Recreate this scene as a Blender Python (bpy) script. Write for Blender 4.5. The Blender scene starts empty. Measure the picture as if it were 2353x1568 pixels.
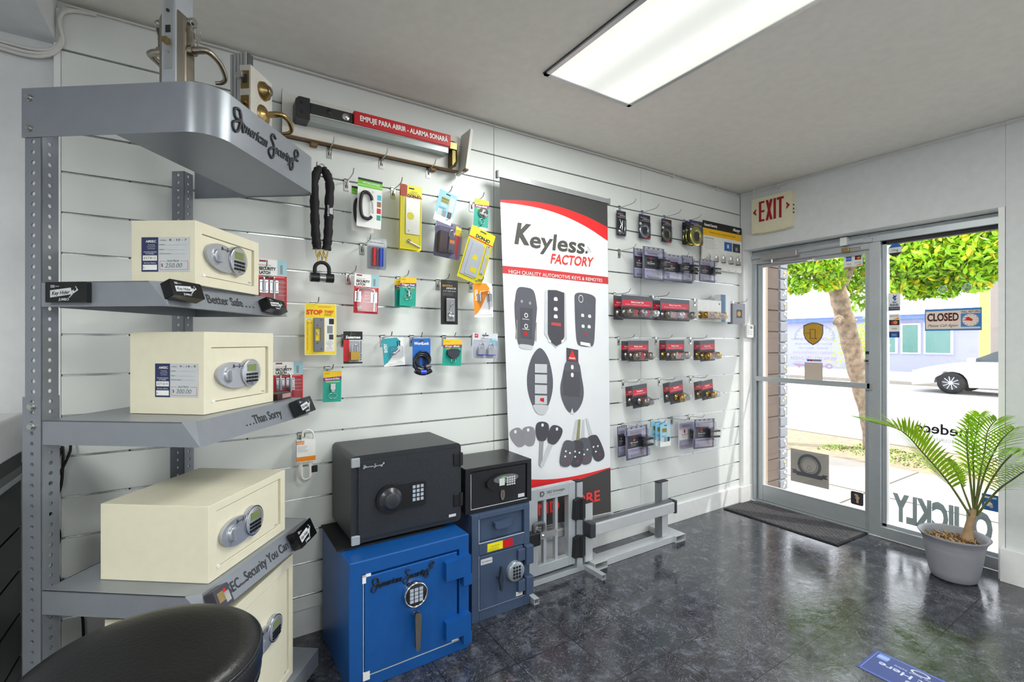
import bpy, bmesh, math, random
from mathutils import Matrix, Vector
from math import sin, cos, pi, radians as R
random.seed(7)
SC = bpy.context.scene
COL = SC.collection
# ------------------------------------------------------------------ camera
CAM = Vector((-3.90, -2.41, 1.39)); YAW = R(57.26); F_PX = 1097.0
cd = bpy.data.cameras.new('camera'); cam = bpy.data.objects.new('camera', cd); COL.objects.link(cam)
cd.sensor_width = 36; cd.lens = F_PX / 2353 * 36; cd.clip_start = .02; cd.clip_end = 300
cam.location = CAM; cam.rotation_euler = (R(90), 0, YAW - R(90)); SC.camera = cam
FW = Vector((cos(YAW), sin(YAW), 0)); RT = Vector((sin(YAW), -cos(YAW), 0))
def ray(px, py): return FW + RT * ((px - 1176.5) / F_PX) - Vector((0, 0, (py - 784) / F_PX))
def onY(px, py, y=0.):
    k = ray(px, py); t = (y - CAM.y) / k.y; return CAM + k * t
def onX(px, py, x=0.):
    k = ray(px, py); t = (x - CAM.x) / k.x; return CAM + k * t
def atD(px, py, t): return CAM + ray(px, py) * t
def depth(p): return (Vector(p) - CAM).dot(FW)
# ------------------------------------------------------------------ world, sun, exposure
vs = SC.view_settings; vs.view_transform = 'Standard'; vs.look = 'None'; vs.gamma = 1; vs.use_curve_mapping = False
vs.exposure = 1.25
W = bpy.data.worlds.new('sky'); SC.world = W; W.use_nodes = True
nt = W.node_tree; nt.nodes.clear()
wo = nt.nodes.new('ShaderNodeOutputWorld'); bg = nt.nodes.new('ShaderNodeBackground')
sk = nt.nodes.new('ShaderNodeTexSky'); sk.sky_type = 'HOSEK_WILKIE'; sk.turbidity = 6; sk.ground_albedo = .6
sk.sun_direction = Vector((.25, -.45, .86)).normalized()
mx = nt.nodes.new('ShaderNodeMixRGB'); mx.inputs[0].default_value = .72; mx.inputs[2].default_value = (.93, .96, 1, 1)
nt.links.new(sk.outputs[0], mx.inputs[1]); nt.links.new(mx.outputs[0], bg.inputs[0]); nt.links.new(bg.outputs[0], wo.inputs[0])
bg.inputs[1].default_value = 2.1
sl = bpy.data.lights.new('sun', 'SUN'); sl.energy = 2.6; sl.angle = R(1.0); sl.color = (1, .96, .88)
sun = bpy.data.objects.new('sun', sl); COL.objects.link(sun)
sun.rotation_euler = Vector((.30, -.50, .82)).to_track_quat('Z', 'Y').to_euler()
LIGHT_E = 16.0
# ------------------------------------------------------------------ materials
MC = {}
def lin(h):
    if isinstance(h, str):
        h = h.lstrip('#'); c = [int(h[i:i + 2], 16) / 255 for i in (0, 2, 4)]
        return tuple((v / 12.92 if v <= .04045 else ((v + .055) / 1.055) ** 2.4) for v in c) + (1,)
    return tuple(h) + (1,) if len(h) == 3 else tuple(h)
def mat(name, col='#808080', rough=.5, metal=0, spec=.5, noise=0, nscale=20, bump=0, bscale=200, emis=0, coat=0, alpha=1):
    if name in MC: return MC[name]
    m = bpy.data.materials.new(name); m.use_nodes = True; n = m.node_tree; b = n.nodes['Principled BSDF']
    c = lin(col); b.inputs['Base Color'].default_value = c; b.inputs['Roughness'].default_value = rough
    b.inputs['Metallic'].default_value = metal; b.inputs['Specular IOR Level'].default_value = spec
    b.inputs['Coat Weight'].default_value = coat
    if emis: b.inputs['Emission Color'].default_value = c; b.inputs['Emission Strength'].default_value = emis
    tc = n.nodes.new('ShaderNodeTexCoord')
    nz = n.nodes.new('ShaderNodeTexNoise'); nz.inputs['Scale'].default_value = nscale; nz.inputs['Detail'].default_value = 5
    n.links.new(tc.outputs['Object'], nz.inputs['Vector'])
    rp = n.nodes.new('ShaderNodeValToRGB'); k = noise if noise else .03
    rp.color_ramp.elements[0].position = .3; rp.color_ramp.elements[1].position = .7
    rp.color_ramp.elements[0].color = tuple(v * (1 - k) for v in c[:3]) + (1,)
    rp.color_ramp.elements[1].color = tuple(min(1, v * (1 + k)) for v in c[:3]) + (1,)
    n.links.new(nz.outputs['Fac'], rp.inputs[0]); n.links.new(rp.outputs[0], b.inputs['Base Color'])
    if bump:
        n2 = n.nodes.new('ShaderNodeTexNoise'); n2.inputs['Scale'].default_value = bscale; n.links.new(tc.outputs['Object'], n2.inputs['Vector'])
        bp = n.nodes.new('ShaderNodeBump'); bp.inputs['Strength'].default_value = bump; bp.inputs['Distance'].default_value = .002
        n.links.new(n2.outputs['Fac'], bp.inputs['Height']); n.links.new(bp.outputs[0], b.inputs['Normal'])
    MC[name] = m; return m
def clear_mat(name, tint='#ffffff', gloss=.12, rough=.05, fres=True):
    if name in MC: return MC[name]
    m = bpy.data.materials.new(name); m.use_nodes = True; n = m.node_tree; n.nodes.clear()
    o = n.nodes.new('ShaderNodeOutputMaterial'); t = n.nodes.new('ShaderNodeBsdfTransparent'); g = n.nodes.new('ShaderNodeBsdfGlossy')
    t.inputs[0].default_value = lin(tint); g.inputs['Roughness'].default_value = rough
    x = n.nodes.new('ShaderNodeMixShader'); lw = n.nodes.new('ShaderNodeLayerWeight'); lw.inputs[0].default_value = .25
    ad = n.nodes.new('ShaderNodeMath'); ad.operation = 'MULTIPLY_ADD'; ad.inputs[1].default_value = .55; ad.inputs[2].default_value = gloss
    n.links.new(lw.outputs['Fresnel'], ad.inputs[0]); n.links.new(ad.outputs[0], x.inputs[0])
    n.links.new(t.outputs[0], x.inputs[1]); n.links.new(g.outputs[0], x.inputs[2]); n.links.new(x.outputs[0], o.inputs[0])
    MC[name] = m; return m
def vinyl(name, col, op):      # translucent sticker film
    if name in MC: return MC[name]
    m = bpy.data.materials.new(name); m.use_nodes = True; n = m.node_tree; b = n.nodes['Principled BSDF']
    b.inputs['Base Color'].default_value = lin(col); b.inputs['Alpha'].default_value = op; b.inputs['Roughness'].default_value = .5
    MC[name] = m; return m
# common ones
WHITE = mat('white_print', '#f0f0ee', .5); BLACK = mat('black_print', '#151517', .5); DARK = mat('charcoal_print', '#33343a', .5)
RED = mat('red_print', '#c81420', .45); YEL = mat('yellow_print', '#f4e400', .4); TEAL = mat('teal_print', '#0fa08c', .45)
CYAN = mat('cyan_print', '#49b9d4', .45); PURP = mat('purple_print', '#8c2a78', .45); ORNG = mat('orange_print', '#f08a12', .45)
BLUE = mat('blue_print', '#1667c4', .45); NAVY = mat('navy_print', '#26315e', .45); GREEN = mat('lime_print', '#6cc628', .45)
GREY = mat('grey_print', '#8e9096', .5); LGREY = mat('light_grey_print', '#c9ccd0', .5); GOLD = mat('gold_print', '#c79a2a', .45)
STEEL = mat('brushed_steel', '#c4c4c2', .28, 1); CHROME = mat('chrome', '#dcdcdc', .1, 1); BRASS = mat('antique_brass', '#a38c5e', .3, 1, noise=.15)
GBRASS = mat('gold_brass', '#d0a83a', .25, 1); ALU = mat('satin_aluminium', '#c6c9cc', .35, .75); NICK = mat('satin_nickel', '#a89f92', .3, 1)
BPLAS = mat('black_plastic', '#17171a', .35); RUBB = mat('black_rubber', '#111214', .7); ZINC = mat('zinc_plate', '#b3b3ad', .35, .9)
BLIS = clear_mat('clear_blister', '#f2f3f8', .06, .12); BLISV = clear_mat('clamshell_plastic', '#eeeef8', .08, .15)
# ------------------------------------------------------------------ mesh builder
TXT = {}
def text_mesh(s, bold=0, shear=0, space=1.0):
    k = (s, bold, shear, space)
    if k not in TXT:
        c = bpy.data.curves.new('glyphs', 'FONT'); c.body = s; c.size = 1; c.offset = bold; c.shear = shear
        c.space_character = space; c.resolution_u = 3; c.fill_mode = 'BOTH'
        o = bpy.data.objects.new('glyphs', c); COL.objects.link(o); bpy.context.view_layer.update()
        dg = bpy.context.evaluated_depsgraph_get(); me = o.evaluated_get(dg).to_mesh()
        v = [(p.co.x, p.co.y) for p in me.vertices]; f = [tuple(p.vertices) for p in me.polygons]
        o.evaluated_get(dg).to_mesh_clear(); bpy.data.objects.remove(o); bpy.data.curves.remove(c)
        xs = [a for a, _ in v] or [0, 1]; ys = [b for _, b in v] or [0, 1]
        TXT[k] = (v, f, min(xs), max(xs), min(ys), max(ys))
    return TXT[k]
def RZ(a): return Matrix.Rotation(a, 4, 'Z')
def T(x, y, z): return Matrix.Translation((x, y, z))
class MB:
    def __init__(s): s.v = []; s.f = []; s.mi = []; s.sm = []; s.mats = []; s.M = Matrix.Identity(4); s.warp = None
    def m(s, m):
        if m not in s.mats: s.mats.append(m)
        return s.mats.index(m)
    def add(s, vs, fs, m, smooth=False):
        o = len(s.v)
        for p in vs:
            p = s.M @ Vector(p)
            if s.warp: p = Vector(s.warp(p))
            s.v.append(p)
        i = s.m(m)
        for f in fs: s.f.append([o + a for a in f]); s.mi.append(i); s.sm.append(smooth)
        return s
    def box(s, x0, x1, y0, y1, z0, z1, m):
        v = [(x, y, z) for x in (x0, x1) for y in (y0, y1) for z in (z0, z1)]
        return s.add(v, [(0, 1, 3, 2), (4, 6, 7, 5), (0, 4, 5, 1), (2, 3, 7, 6), (0, 2, 6, 4), (1, 5, 7, 3)], m)
    def rect(s, x0, x1, z0, z1, y, m): return s.add([(x0, y, z0), (x1, y, z0), (x1, y, z1), (x0, y, z1)], [(0, 1, 2, 3)], m)
    def quad(s, pts, m): return s.add(pts, [(0, 1, 2, 3)], m)
    def flat(s, pts, y, m):        # polygon in XZ
        return s.add([(a, y, b) for a, b in pts], [tuple(range(len(pts)))], m)
    def prism(s, pts, y0, y1, m, smooth=False):   # XZ outline, thickness along Y
        n = len(pts); v = [(a, y0, b) for a, b in pts] + [(a, y1, b) for a, b in pts]
        s.add(v, [tuple(range(n)), tuple(range(2 * n - 1, n - 1, -1))], m)
        return s.add(v, [(i, i + n, (i + 1) % n + n, (i + 1) % n) for i in range(n)], m, smooth)
    def slab(s, pts, z0, z1, m, smooth=False):    # XY outline, thickness along Z
        n = len(pts); v = [(a, b, z0) for a, b in pts] + [(a, b, z1) for a, b in pts]
        s.add(v, [tuple(range(n - 1, -1, -1)), tuple(range(n, 2 * n))], m)
        return s.add(v, [(i, (i + 1) % n, (i + 1) % n + n, i + n) for i in range(n)], m, smooth)
    def tube(s, pts, r, m, n=8, close=False, caps=True):
        pts = [Vector(p) for p in pts]; k = len(pts); rr = r if isinstance(r, (list, tuple)) else [r] * k
        ring = []; up = None
        for i, p in enumerate(pts):
            a = pts[i - 1] if (i or close) else p; b = pts[(i + 1) % k] if (i < k - 1 or close) else p
            d = (b - a).normalized() if (b - a).length > 1e-9 else Vector((0, 0, 1))
            if up is None: up = Vector((0, 0, 1)) if abs(d.z) < .9 else Vector((1, 0, 0))
            x = d.cross(up)
            if x.length < 1e-5: x = d.orthogonal()
            x.normalize(); up = x.cross(d).normalized()
            ring += [tuple(p + (x * cos(2 * pi * j / n) + up * sin(2 * pi * j / n)) * rr[i]) for j in range(n)]
        fs = []
        for i in range(k if close else k - 1):
            a = i * n; b = ((i + 1) % k) * n
            fs += [(a + j, a + (j + 1) % n, b + (j + 1) % n, b + j) for j in range(n)]
        s.add(ring, fs, m, True)
        if caps and not close: s.add(ring[:n], [tuple(range(n - 1, -1, -1))], m); s.add(ring[-n:], [tuple(range(n))], m)
        return s
    def cyl(s, a, b, r, m, r2=None, n=20): return s.tube([a, b], [r, r if r2 is None else r2], m, n)
    def lathe(s, prof, m, n=32, o=(0, 0, 0), ax='z', smooth=True):   # prof (radius, height)
        v = []
        for r, h in prof:
            for j in range(n):
                c, d = r * cos(2 * pi * j / n), r * sin(2 * pi * j / n)
                p = (c, d, h) if ax == 'z' else ((c, -h, d) if ax == 'y' else (h, c, d))
                v.append((o[0] + p[0], o[1] + p[1], o[2] + p[2]))
        fs = [(i * n + j, i * n + (j + 1) % n, (i + 1) * n + (j + 1) % n, (i + 1) * n + j) for i in range(len(prof) - 1) for j in range(n)]
        return s.add(v, fs, m, smooth)
    def disc(s, x, z, r, y, m, n=28, rz=None):
        return s.flat([(x + r * cos(2 * pi * i / n), z + (rz or r) * sin(2 * pi * i / n)) for i in range(n)], y, m)
    def ringf(s, x, z, r0, r1, y, m, n=32, a0=0, a1=2 * pi, k=1.0):
        v = []
        for i in range(n + 1):
            a = a0 + (a1 - a0) * i / n; v += [(x + r0 * cos(a), y, z + r0 * k * sin(a)), (x + r1 * cos(a), y, z + r1 * k * sin(a))]
        return s.add(v, [(2 * i, 2 * i + 1, 2 * i + 3, 2 * i + 2) for i in range(n)], m)
    def text(s, t, x, z, h, m, y=-.0008, w=None, bold=0.0, shear=0, al='c', rot=0, space=1.0, th=0):
        # h = cap height; x,z = centre (al c), left (l), right (r); w squeezes to width
        v, f, a, b, c, d = text_mesh(t, bold, shear, space)
        cap = .70; k = h / cap; kx = k if w is None else w / max(1e-6, b - a)
        ox = {'c': (a + b) / 2, 'l': a, 'r': b}[al]; cr, sr = cos(rot), sin(rot); P = []
        for p, q in v:
            u = (p - ox) * kx; e = (q - cap / 2) * k; P.append((x + u * cr - e * sr, y, z + u * sr + e * cr))
        s.add(P, f, m)
        if th:
            n = len(P); s.add([(p[0], p[1] + th, p[2]) for p in P], [tuple(reversed(q)) for q in f], m)
            ed = {}
            for q in f:
                for i in range(len(q)):
                    e = (q[i], q[(i + 1) % len(q)]); ed[e] = 1
            side = [(e[0], e[1]) for e in ed if (e[1], e[0]) not in ed]
            s.add(P + [(p[0], p[1] + th, p[2]) for p in P], [(b_, a_, a_ + n, b_ + n) for a_, b_ in side], m)
        return s
    def lines(s, x0, x1, z, n, dz, m, y=-.0008, th=.0012):
        for i in range(n):
            e = x1 - (x1 - x0) * random.random() * .35; s.rect(x0, e, z - i * dz, z - i * dz - th, y, m)
        return s
    def build(s, name, parent=None, bevel=0, label=None, seg=2, sub=0):
        me = bpy.data.meshes.new(name); me.from_pydata([tuple(p) for p in s.v], [], s.f)
        for m in s.mats: me.materials.append(m)
        me.polygons.foreach_set('material_index', s.mi); me.polygons.foreach_set('use_smooth', s.sm)
        me.update(); o = bpy.data.objects.new(name, me); COL.objects.link(o)
        if parent: o.parent = parent
        if bevel:
            b = o.modifiers.new('bevel', 'BEVEL'); b.width = bevel; b.segments = seg; b.limit_method = 'ANGLE'; b.angle_limit = R(40)
            b.harden_normals = False
        if sub:
            b = o.modifiers.new('sub', 'SUBSURF'); b.levels = sub; b.render_levels = sub
        if label: o['label'] = label
        return o
def rrect(x0, x1, z0, z1, r, n=4):
    p = []
    for cx, cz, a in ((x1 - r, z1 - r, 0), (x0 + r, z1 - r, 90), (x0 + r, z0 + r, 180), (x1 - r, z0 + r, 270)):
        for i in range(n + 1):
            t = R(a + 90 * i / n); p.append((cx + r * cos(t), cz + r * sin(t)))
    return p
def ell(x, z, rx, rz, n=28, a=0): return [(x + rx * cos(t) * cos(a) - rz * sin(t) * sin(a), z + rx * cos(t) * sin(a) + rz * sin(t) * cos(a)) for t in (2 * pi * i / n for i in range(n))]
def tag(o, label, cat, group=None, kind=None):
    o['label'] = label; o['category'] = cat
    if group: o['group'] = group
    if kind: o['kind'] = kind
    return o
def thing(name, label, cat, loc=(0, 0, 0), rz=0, group=None, rot=None):
    o = bpy.data.objects.new(name, None); COL.objects.link(o); o.empty_display_size = .05
    o.location = loc; o.rotation_euler = rot or (0, 0, rz)
    return tag(o, label, cat, group)
def struct(o): o['kind'] = 'structure'; return o
def dup(root, loc, label=None, rot=None, scale=None):
    r = root.copy(); COL.objects.link(r); r.location = loc
    if rot is not None: r.rotation_euler = rot
    if scale: r.scale = scale
    if label: r['label'] = label
    for ch in list(root.children):
        c = ch.copy(); COL.objects.link(c); c.parent = r
        for g in list(ch.children):
            d = g.copy(); COL.objects.link(d); d.parent = c
    return r
def catmull(P, n=6, close=False):
    P = [Vector(p) for p in P]; k = len(P); out = []
    for i in range(k if close else k - 1):
        a = P[i - 1] if (i or close) else P[0]; b = P[i]; c = P[(i + 1) % k]; d = P[(i + 2) % k] if (i < k - 2 or close) else P[-1]
        for j in range(n):
            t = j / n; out.append(.5 * ((2 * b) + (c - a) * t + (2 * a - 5 * b + 4 * c - d) * t * t + (3 * b - a - 3 * c + d) * t ** 3))
    if not close: out.append(P[-1])
    return out
def script_logo(mb, x, z, h, w, m, y=-.0008, th=0):     # "American Security" in swash script
    mb.text('merican', x - w * .20, z - h * .02, h * .42, m, y, w=w * .34, shear=.45, bold=.012, th=th)
    mb.text('ecurity', x + w * .235, z - h * .02, h * .42, m, y, w=w * .30, shear=.45, bold=.012, th=th)
    r = h * .055
    def sw(pts): mb.tube([(x + a * w, y + th * .5, z + b * h) for a, b in catmull2(pts)], r, m, 6)
    sw([(-.40, .12), (-.47, .10), (-.48, .42), (-.42, .48), (-.40, .2), (-.44, -.35), (-.49, -.42), (-.5, -.15), (-.44, .02), (-.38, .05), (-.35, -.02)])
    sw([(-.415, .45), (-.385, -.02), (-.37, -.3)])
    sw([(.10, .40), (.06, .52), (.03, .32), (.07, .05), (.07, -.35), (.03, -.55), (-.01, -.35), (.03, -.12), (.09, -.05)])
    sw([(.385, .1), (.40, -.3), (.36, -.5), (.345, -.25), (.40, -.02), (.45, .2), (.50, .42), (.47, .6), (.43, .4), (.45, .15), (.49, .12)])
def catmull2(pts): return [(p.x, p.z) for p in catmull([(a, 0, b) for a, b in pts], 5)]
# ================================================================== SETTING
CEIL = 2.665
WALLM = mat('painted_wall', '#dcdee0', .55, bump=.15, bscale=120); CEILM = mat('painted_ceiling', '#ebe7e0', .8, bump=.25, bscale=160)
REV = mat('white_trim_paint', '#efefef', .4)
# floor material: dark marbled vinyl tiles with scuffs
fm = bpy.data.materials.new('marbled_vinyl_tile'); fm.use_nodes = True; n = fm.node_tree; b = n.nodes['Principled BSDF']
def N(t, **k):
    x = n.nodes.new(t)
    for a, v in k.items(): setattr(x, a, v)
    return x
tc = N('ShaderNodeTexCoord'); L = n.links.new
def noise(sc, det, dist=0, rough=.6):
    x = N('ShaderNodeTexNoise'); x.inputs['Scale'].default_value = sc; x.inputs['Detail'].default_value = det
    x.inputs['Distortion'].default_value = dist; x.inputs['Roughness'].default_value = rough; L(tc.outputs['Object'], x.inputs['Vector']); return x
def ramp(src, els):
    x = N('ShaderNodeValToRGB'); L(src, x.inputs[0]); e = x.color_ramp.elements
    for i, (p, c) in enumerate(els):
        q = e[i] if i < 2 else e.new(p); q.position = p; q.color = lin(c) if isinstance(c, str) else (c, c, c, 1)
    return x
base = ramp(noise(13, 10, .4, .72).outputs['Fac'], [(.36, '#1a1b20'), (.52, '#32343c'), (.68, '#5a5d68')])
scr = ramp(noise(10, 5, 5.0, .62).outputs['Fac'], [(.484, 0.0), (.5, .6), (.516, 0.0)])
scr2 = ramp(noise(5, 3, 9, .5).outputs['Fac'], [(.493, 0.0), (.5, .6), (.507, 0.0)])
msk = ramp(noise(2.2, 4).outputs['Fac'], [(.46, .0), (.66, 1.0)])
mul = N('ShaderNodeMath', operation='MULTIPLY'); L(scr.outputs[0], mul.inputs[0]); L(msk.outputs[0], mul.inputs[1])
ad = N('ShaderNodeMath', operation='ADD'); L(mul.outputs[0], ad.inputs[0]); L(scr2.outputs[0], ad.inputs[1])
mixs = N('ShaderNodeMixRGB'); mixs.inputs[2].default_value = lin('#a9a9ad'); L(ad.outputs[0], mixs.inputs[0]); L(base.outputs[0], mixs.inputs[1])
sx = N('ShaderNodeSeparateXYZ'); L(tc.outputs['Object'], sx.inputs[0])
def gline(o, off):
    a = N('ShaderNodeMath', operation='ADD'); L(o, a.inputs[0]); a.inputs[1].default_value = off + 30.5
    f = N('ShaderNodeMath', operation='MODULO'); L(a.outputs[0], f.inputs[0]); f.inputs[1].default_value = .305
    c = N('ShaderNodeMath', operation='LESS_THAN'); L(f.outputs[0], c.inputs[0]); c.inputs[1].default_value = .004; return c
g1 = gline(sx.outputs[0], .94 - .305 * 3); g2 = gline(sx.outputs[1], 1.0 - .305 * 3)
gm = N('ShaderNodeMath', operation='MAXIMUM'); L(g1.outputs[0], gm.inputs[0]); L(g2.outputs[0], gm.inputs[1])
mg = N('ShaderNodeMixRGB'); mg.inputs[2].default_value = lin('#0a0a0c'); L(gm.outputs[0], mg.inputs[0]); L(mixs.outputs[0], mg.inputs[1])
L(mg.outputs[0], b.inputs['Base Color'])
rr = ramp(noise(7, 5, .6).outputs['Fac'], [(.35, .09), (.7, .24)]); L(rr.outputs[0], b.inputs['Roughness'])
bp = N('ShaderNodeBump'); bp.inputs['Strength'].default_value = .18; bp.inputs['Distance'].default_value = .003
L(noise(26, 5, 1.5).outputs['Fac'], bp.inputs['Height']); L(bp.outputs[0], b.inputs['Normal'])
b.inputs['Specular IOR Level'].default_value = .95
mb = MB(); mb.box(-7.5, .12, -5.2, .02, -.05, 0, fm); struct(mb.build('floor'))
mb = MB(); mb.box(-7.5, .3, -5.2, .3, CEIL, CEIL + .08, CEILM); struct(mb.build('ceiling'))
mb = MB(); mb.box(-7.5, .02, .018, .20, 0, CEIL, WALLM); struct(mb.build('wall_left'))
mb = MB(); mb.box(-7.6, -7.5, -5.2, .02, 0, CEIL, WALLM); struct(mb.build('wall_back'))
mb = MB(); mb.box(-7.5, .3, -5.3, -5.2, 0, CEIL, WALLM); struct(mb.build('wall_right'))
# front (storefront) wall: header above the opening, pier to the right, side reveal
mb = MB(); mb.box(0, .3, -1.63, 0, 2.17, CEIL, WALLM); mb.box(0, .3, -2.25, -1.63, 0, CEIL, WALLM); mb.box(0, .3, -5.2, -2.25, 2.17, CEIL, WALLM); mb.box(0, .3, -5.2, -2.25, 0, .12, WALLM); mb.box(0, .3, -5.2, -5.0, .12, 2.17, WALLM)
mb.box(0.02, .3, 0.0, .2, 0, CEIL, WALLM); struct(mb.build('wall_front', bevel=.003))
mb = MB(); mb.box(-.0, .13, -1.628, -1.6, 0, 2.17, REV); mb.box(0.0, .13, -.03, .0, 0, 2.17, REV); struct(mb.build('trim_1'))
mb = MB(); mb.box(-.035, .13, -.034, -.002, 0, .135, REV); mb.box(-2.4, -.03, -.015, -.0, 0, .135, REV); struct(mb.build('baseboard_left', bevel=.002))
mb = MB(); mb.box(-.03, 0, -5.2, -1.612, 0, .19, REV); struct(mb.build('baseboard_front', bevel=.002))
# soffit box top left
mb = MB(); mb.box(-6.5, -4.365, -1.9, .018, 2.5, CEIL, WALLM); struct(mb.build('trim_2'))
# --- slatwall panels
SLM = mat('slatwall_melamine', '#e2e5e3', .38, spec=.45, noise=.015, nscale=3); INS = mat('groove_insert_aluminium', '#b9bcbc', .25, .9)
GRK = mat('groove_shadow_core', '#5b5c5e', .6)
GZ = [1.4133 + .1524 * k for k in range(-8, 8)]
def slat_panel(x0, x1, label, z0=.13, z1=2.645, right_end=False):
    r = thing('slatwall_panel', label, 'wall panel', ((x0 + x1) / 2, .018, z0), group=None)
    mb = MB(); mb.M = T(-(x0 + x1) / 2, -.018, -z0)
    zs = [z0] + [g for g in GZ if z0 < g < z1] + [z1]; hw = .0042
    for i in range(len(zs) - 1):
        a = zs[i] + (hw if i else 0); c = zs[i + 1] - (hw if i < len(zs) - 2 else 0)
        mb.box(x0, x1, 0, .0179, a, c, SLM)
    mb.build('panel_face', r, bevel=.0012)
    mb = MB(); mb.M = T(-(x0 + x1) / 2, -.018, -z0)
    for g in zs[1:-1]:
        mb.box(x0, x1, .0125, .0179, g - .0041, g + .0041, GRK)
        mb.box(x0 + .001, x1 - .001, .0012, .0125, g - .0042, g - .0028, INS); mb.box(x0 + .001, x1 - .001, .011, .0127, g - .0028, g + .004, INS)
        k = x0 + .2
        while k < x1: mb.cyl((k, .0108, g), (k, .0095, g), .0036, BLACK, n=8); k += .41
    mb.build('groove_inserts', r)
    return r
slat_panel(-4.352, -2.478, 'white slatwall panel behind the grey stand and carded locks')
slat_panel(-2.475, -1.24, 'white slatwall panel behind the tall key remote banner')
slat_panel(-1.237, -.004, 'white slatwall panel next to the corner by the glass door')
mb = MB(); mb.box(-4.372, -4.353, -.002, .018, 0, 2.63, REV); mb.box(-.012, .0, -.004, .0, .13, 2.17, REV); struct(mb.build('trim_3'))
# cable along the ceiling
cb = mat('white_cable', '#d8d6d2', .5)
mb = MB(); mb.tube([(-4.33, -.012, CEIL - .02), (-3.6, -.012, CEIL - .012), (-2.4, -.013, CEIL - .018), (-1.2, -.012, CEIL - .012), (-.05, -.013, CEIL - .03), (-.014, -.06, CEIL - .035), (-.012, -.5, CEIL - .02), (-.012, -1.6, CEIL - .022), (-.012, -3, CEIL - .02)], .004, cb, 8)
for x in (-.9, -.35): mb.box(x - .006, x + .006, -.02, 0, CEIL - .03, CEIL - .002, cb)
for y in (-.13, -.33): mb.box(-.02, 0, y - .006, y + .006, CEIL - .045, CEIL - .002, cb)
tag(mb.build('ceiling_cable'), 'white cable clipped along the wall just under the ceiling', 'cable')
mb = MB()
for k, dz in enumerate((0, .014, .026)):
    mb.tube(catmull([(-6.4, .006 - .004 * k, 2.47 - dz), (-5.2, .006, 2.475 - dz), (-4.6, .004, 2.462 - dz), (-4.42, -.004, 2.455 - dz), (-4.355 + .004 * k, -.015, 2.49), (-4.352, -.02 - .006 * k, 2.57), (-4.34 + .006 * k, -.012, 2.625), (-4.25, -.01, 2.64)], 6), .0065, cb, 8)
mb.box(-4.70, -4.68, -.014, .018, 2.42, 2.50, REV)
tag(mb.build('cable_bundle'), 'white cable bundle looping under the soffit box in the left corner', 'cable')
# --- ceiling fixtures
diff = bpy.data.materials.new('prismatic_diffuser'); diff.use_nodes = True; dn = diff.node_tree; db = dn.nodes['Principled BSDF']
db.inputs['Base Color'].default_value = (.9, .92, .88, 1); db.inputs['Emission Strength'].default_value = .30
t2 = dn.nodes.new('ShaderNodeTexCoord'); sp = dn.nodes.new('ShaderNodeSeparateXYZ'); dn.links.new(t2.outputs['Object'], sp.inputs[0])
mm = dn.nodes.new('ShaderNodeMath'); mm.operation = 'ABSOLUTE'; dn.links.new(sp.outputs[0], mm.inputs[0])
cr = dn.nodes.new('ShaderNodeValToRGB'); dn.links.new(mm.outputs[0], cr.inputs[0]); e = cr.color_ramp.elements
e[0].position = .0; e[0].color = (.70, .73, .68, 1); e[1].position = .28; e[1].color = (.86, .90, .78, 1)
q = e.new(.05); q.color = (.8, .83, .78, 1); q = e.new(.12); q.color = (1.15, 1.2, 1.1, 1)
dn.links.new(cr.outputs[0], db.inputs['Emission Color'])
def fixture(x, y, label, e=LIGHT_E):
    r = thing('ceiling_light', label, 'ceiling light', (x, y, CEIL), group=None)
    w, l = .285, .61; mb = MB()
    for a in ((-w, w, -l, -l + .022), (-w, w, l - .022, l), (-w, -w + .022, -l, l), (w - .022, w, -l, l)):
        mb.box(a[0], a[1], a[2], a[3], -.014, -.001, ALU)
    mb.box(-w - .004, w + .004, -l - .004, l + .004, -.004, -.0005, mat('fixture_gap', '#4a4a48', .6))
    mb.build('frame', r)
    mb = MB(); mb.box(-w + .02, w - .02, -l + .02, l - .02, -.010, -.006, diff); mb.build('diffuser', r)
    mb = MB(); st = mat('water_stain', '#d8d2b4', .7)
    mb.M = Matrix.Rotation(R(-90), 4, 'X')
    mb.ringf(.06, .05, .045, .047, .0, st); mb.M = Matrix.Identity(4)
    ld = bpy.data.lights.new('tube_glow', 'AREA'); ld.shape = 'RECTANGLE'; ld.size = .5; ld.size_y = 1.15; ld.energy = e; ld.color = (.97, 1, .95)
    lo = bpy.data.objects.new('tube_glow', ld); COL.objects.link(lo); lo.location = (0, 0, -.02); lo.parent = r
    return r
fixture(-2.262, -1.195, 'rectangular fluorescent ceiling light over the middle of the shop')
fixture(-5.6, -2.6, 'added unseen fluorescent ceiling light above the back of the shop', 30)  # unseen fixture behind the camera, added to even out the room light
fixture(-3.2, -4.0, 'added unseen fluorescent ceiling light near the right wall', 26)  # another unseen fixture, added as fill from the right side
def pendant(x, y, label, e=52):  # unseen globe lamps added behind the camera to brighten ceiling and walls
    r = thing('added_fill_lamp', label, 'added fill lamp', (x, y, CEIL)); mb = MB(); mb.cyl((0, 0, -.62), (0, 0, -.001), .004, GASK0, n=8); mb.lathe([(0, -.001), (.05, -.001), (.05, -.02), (0, -.03)], WHITE, 20); mb.build('cord', r)
    mb = MB(); mb.lathe([(.16 * sin(R(10 * i)), -.78 - .16 * cos(R(10 * i))) for i in range(19)], mat('opal_globe', '#ffffff', .4, emis=1.5), 28); mb.build('globe', r)
    ld = bpy.data.lights.new('fill_lamp_glow', 'POINT'); ld.energy = e; ld.shadow_soft_size = .17; ld.color = (.97, .98, 1)
    lo = bpy.data.objects.new('fill_lamp_glow', ld); COL.objects.link(lo); lo.location = (0, 0, -.78); lo.parent = r; bpy.data.objects[r.children[1].name].visible_shadow = True
GASK0 = mat('dark_gasket', '#2b2b2d', .6)
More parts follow.
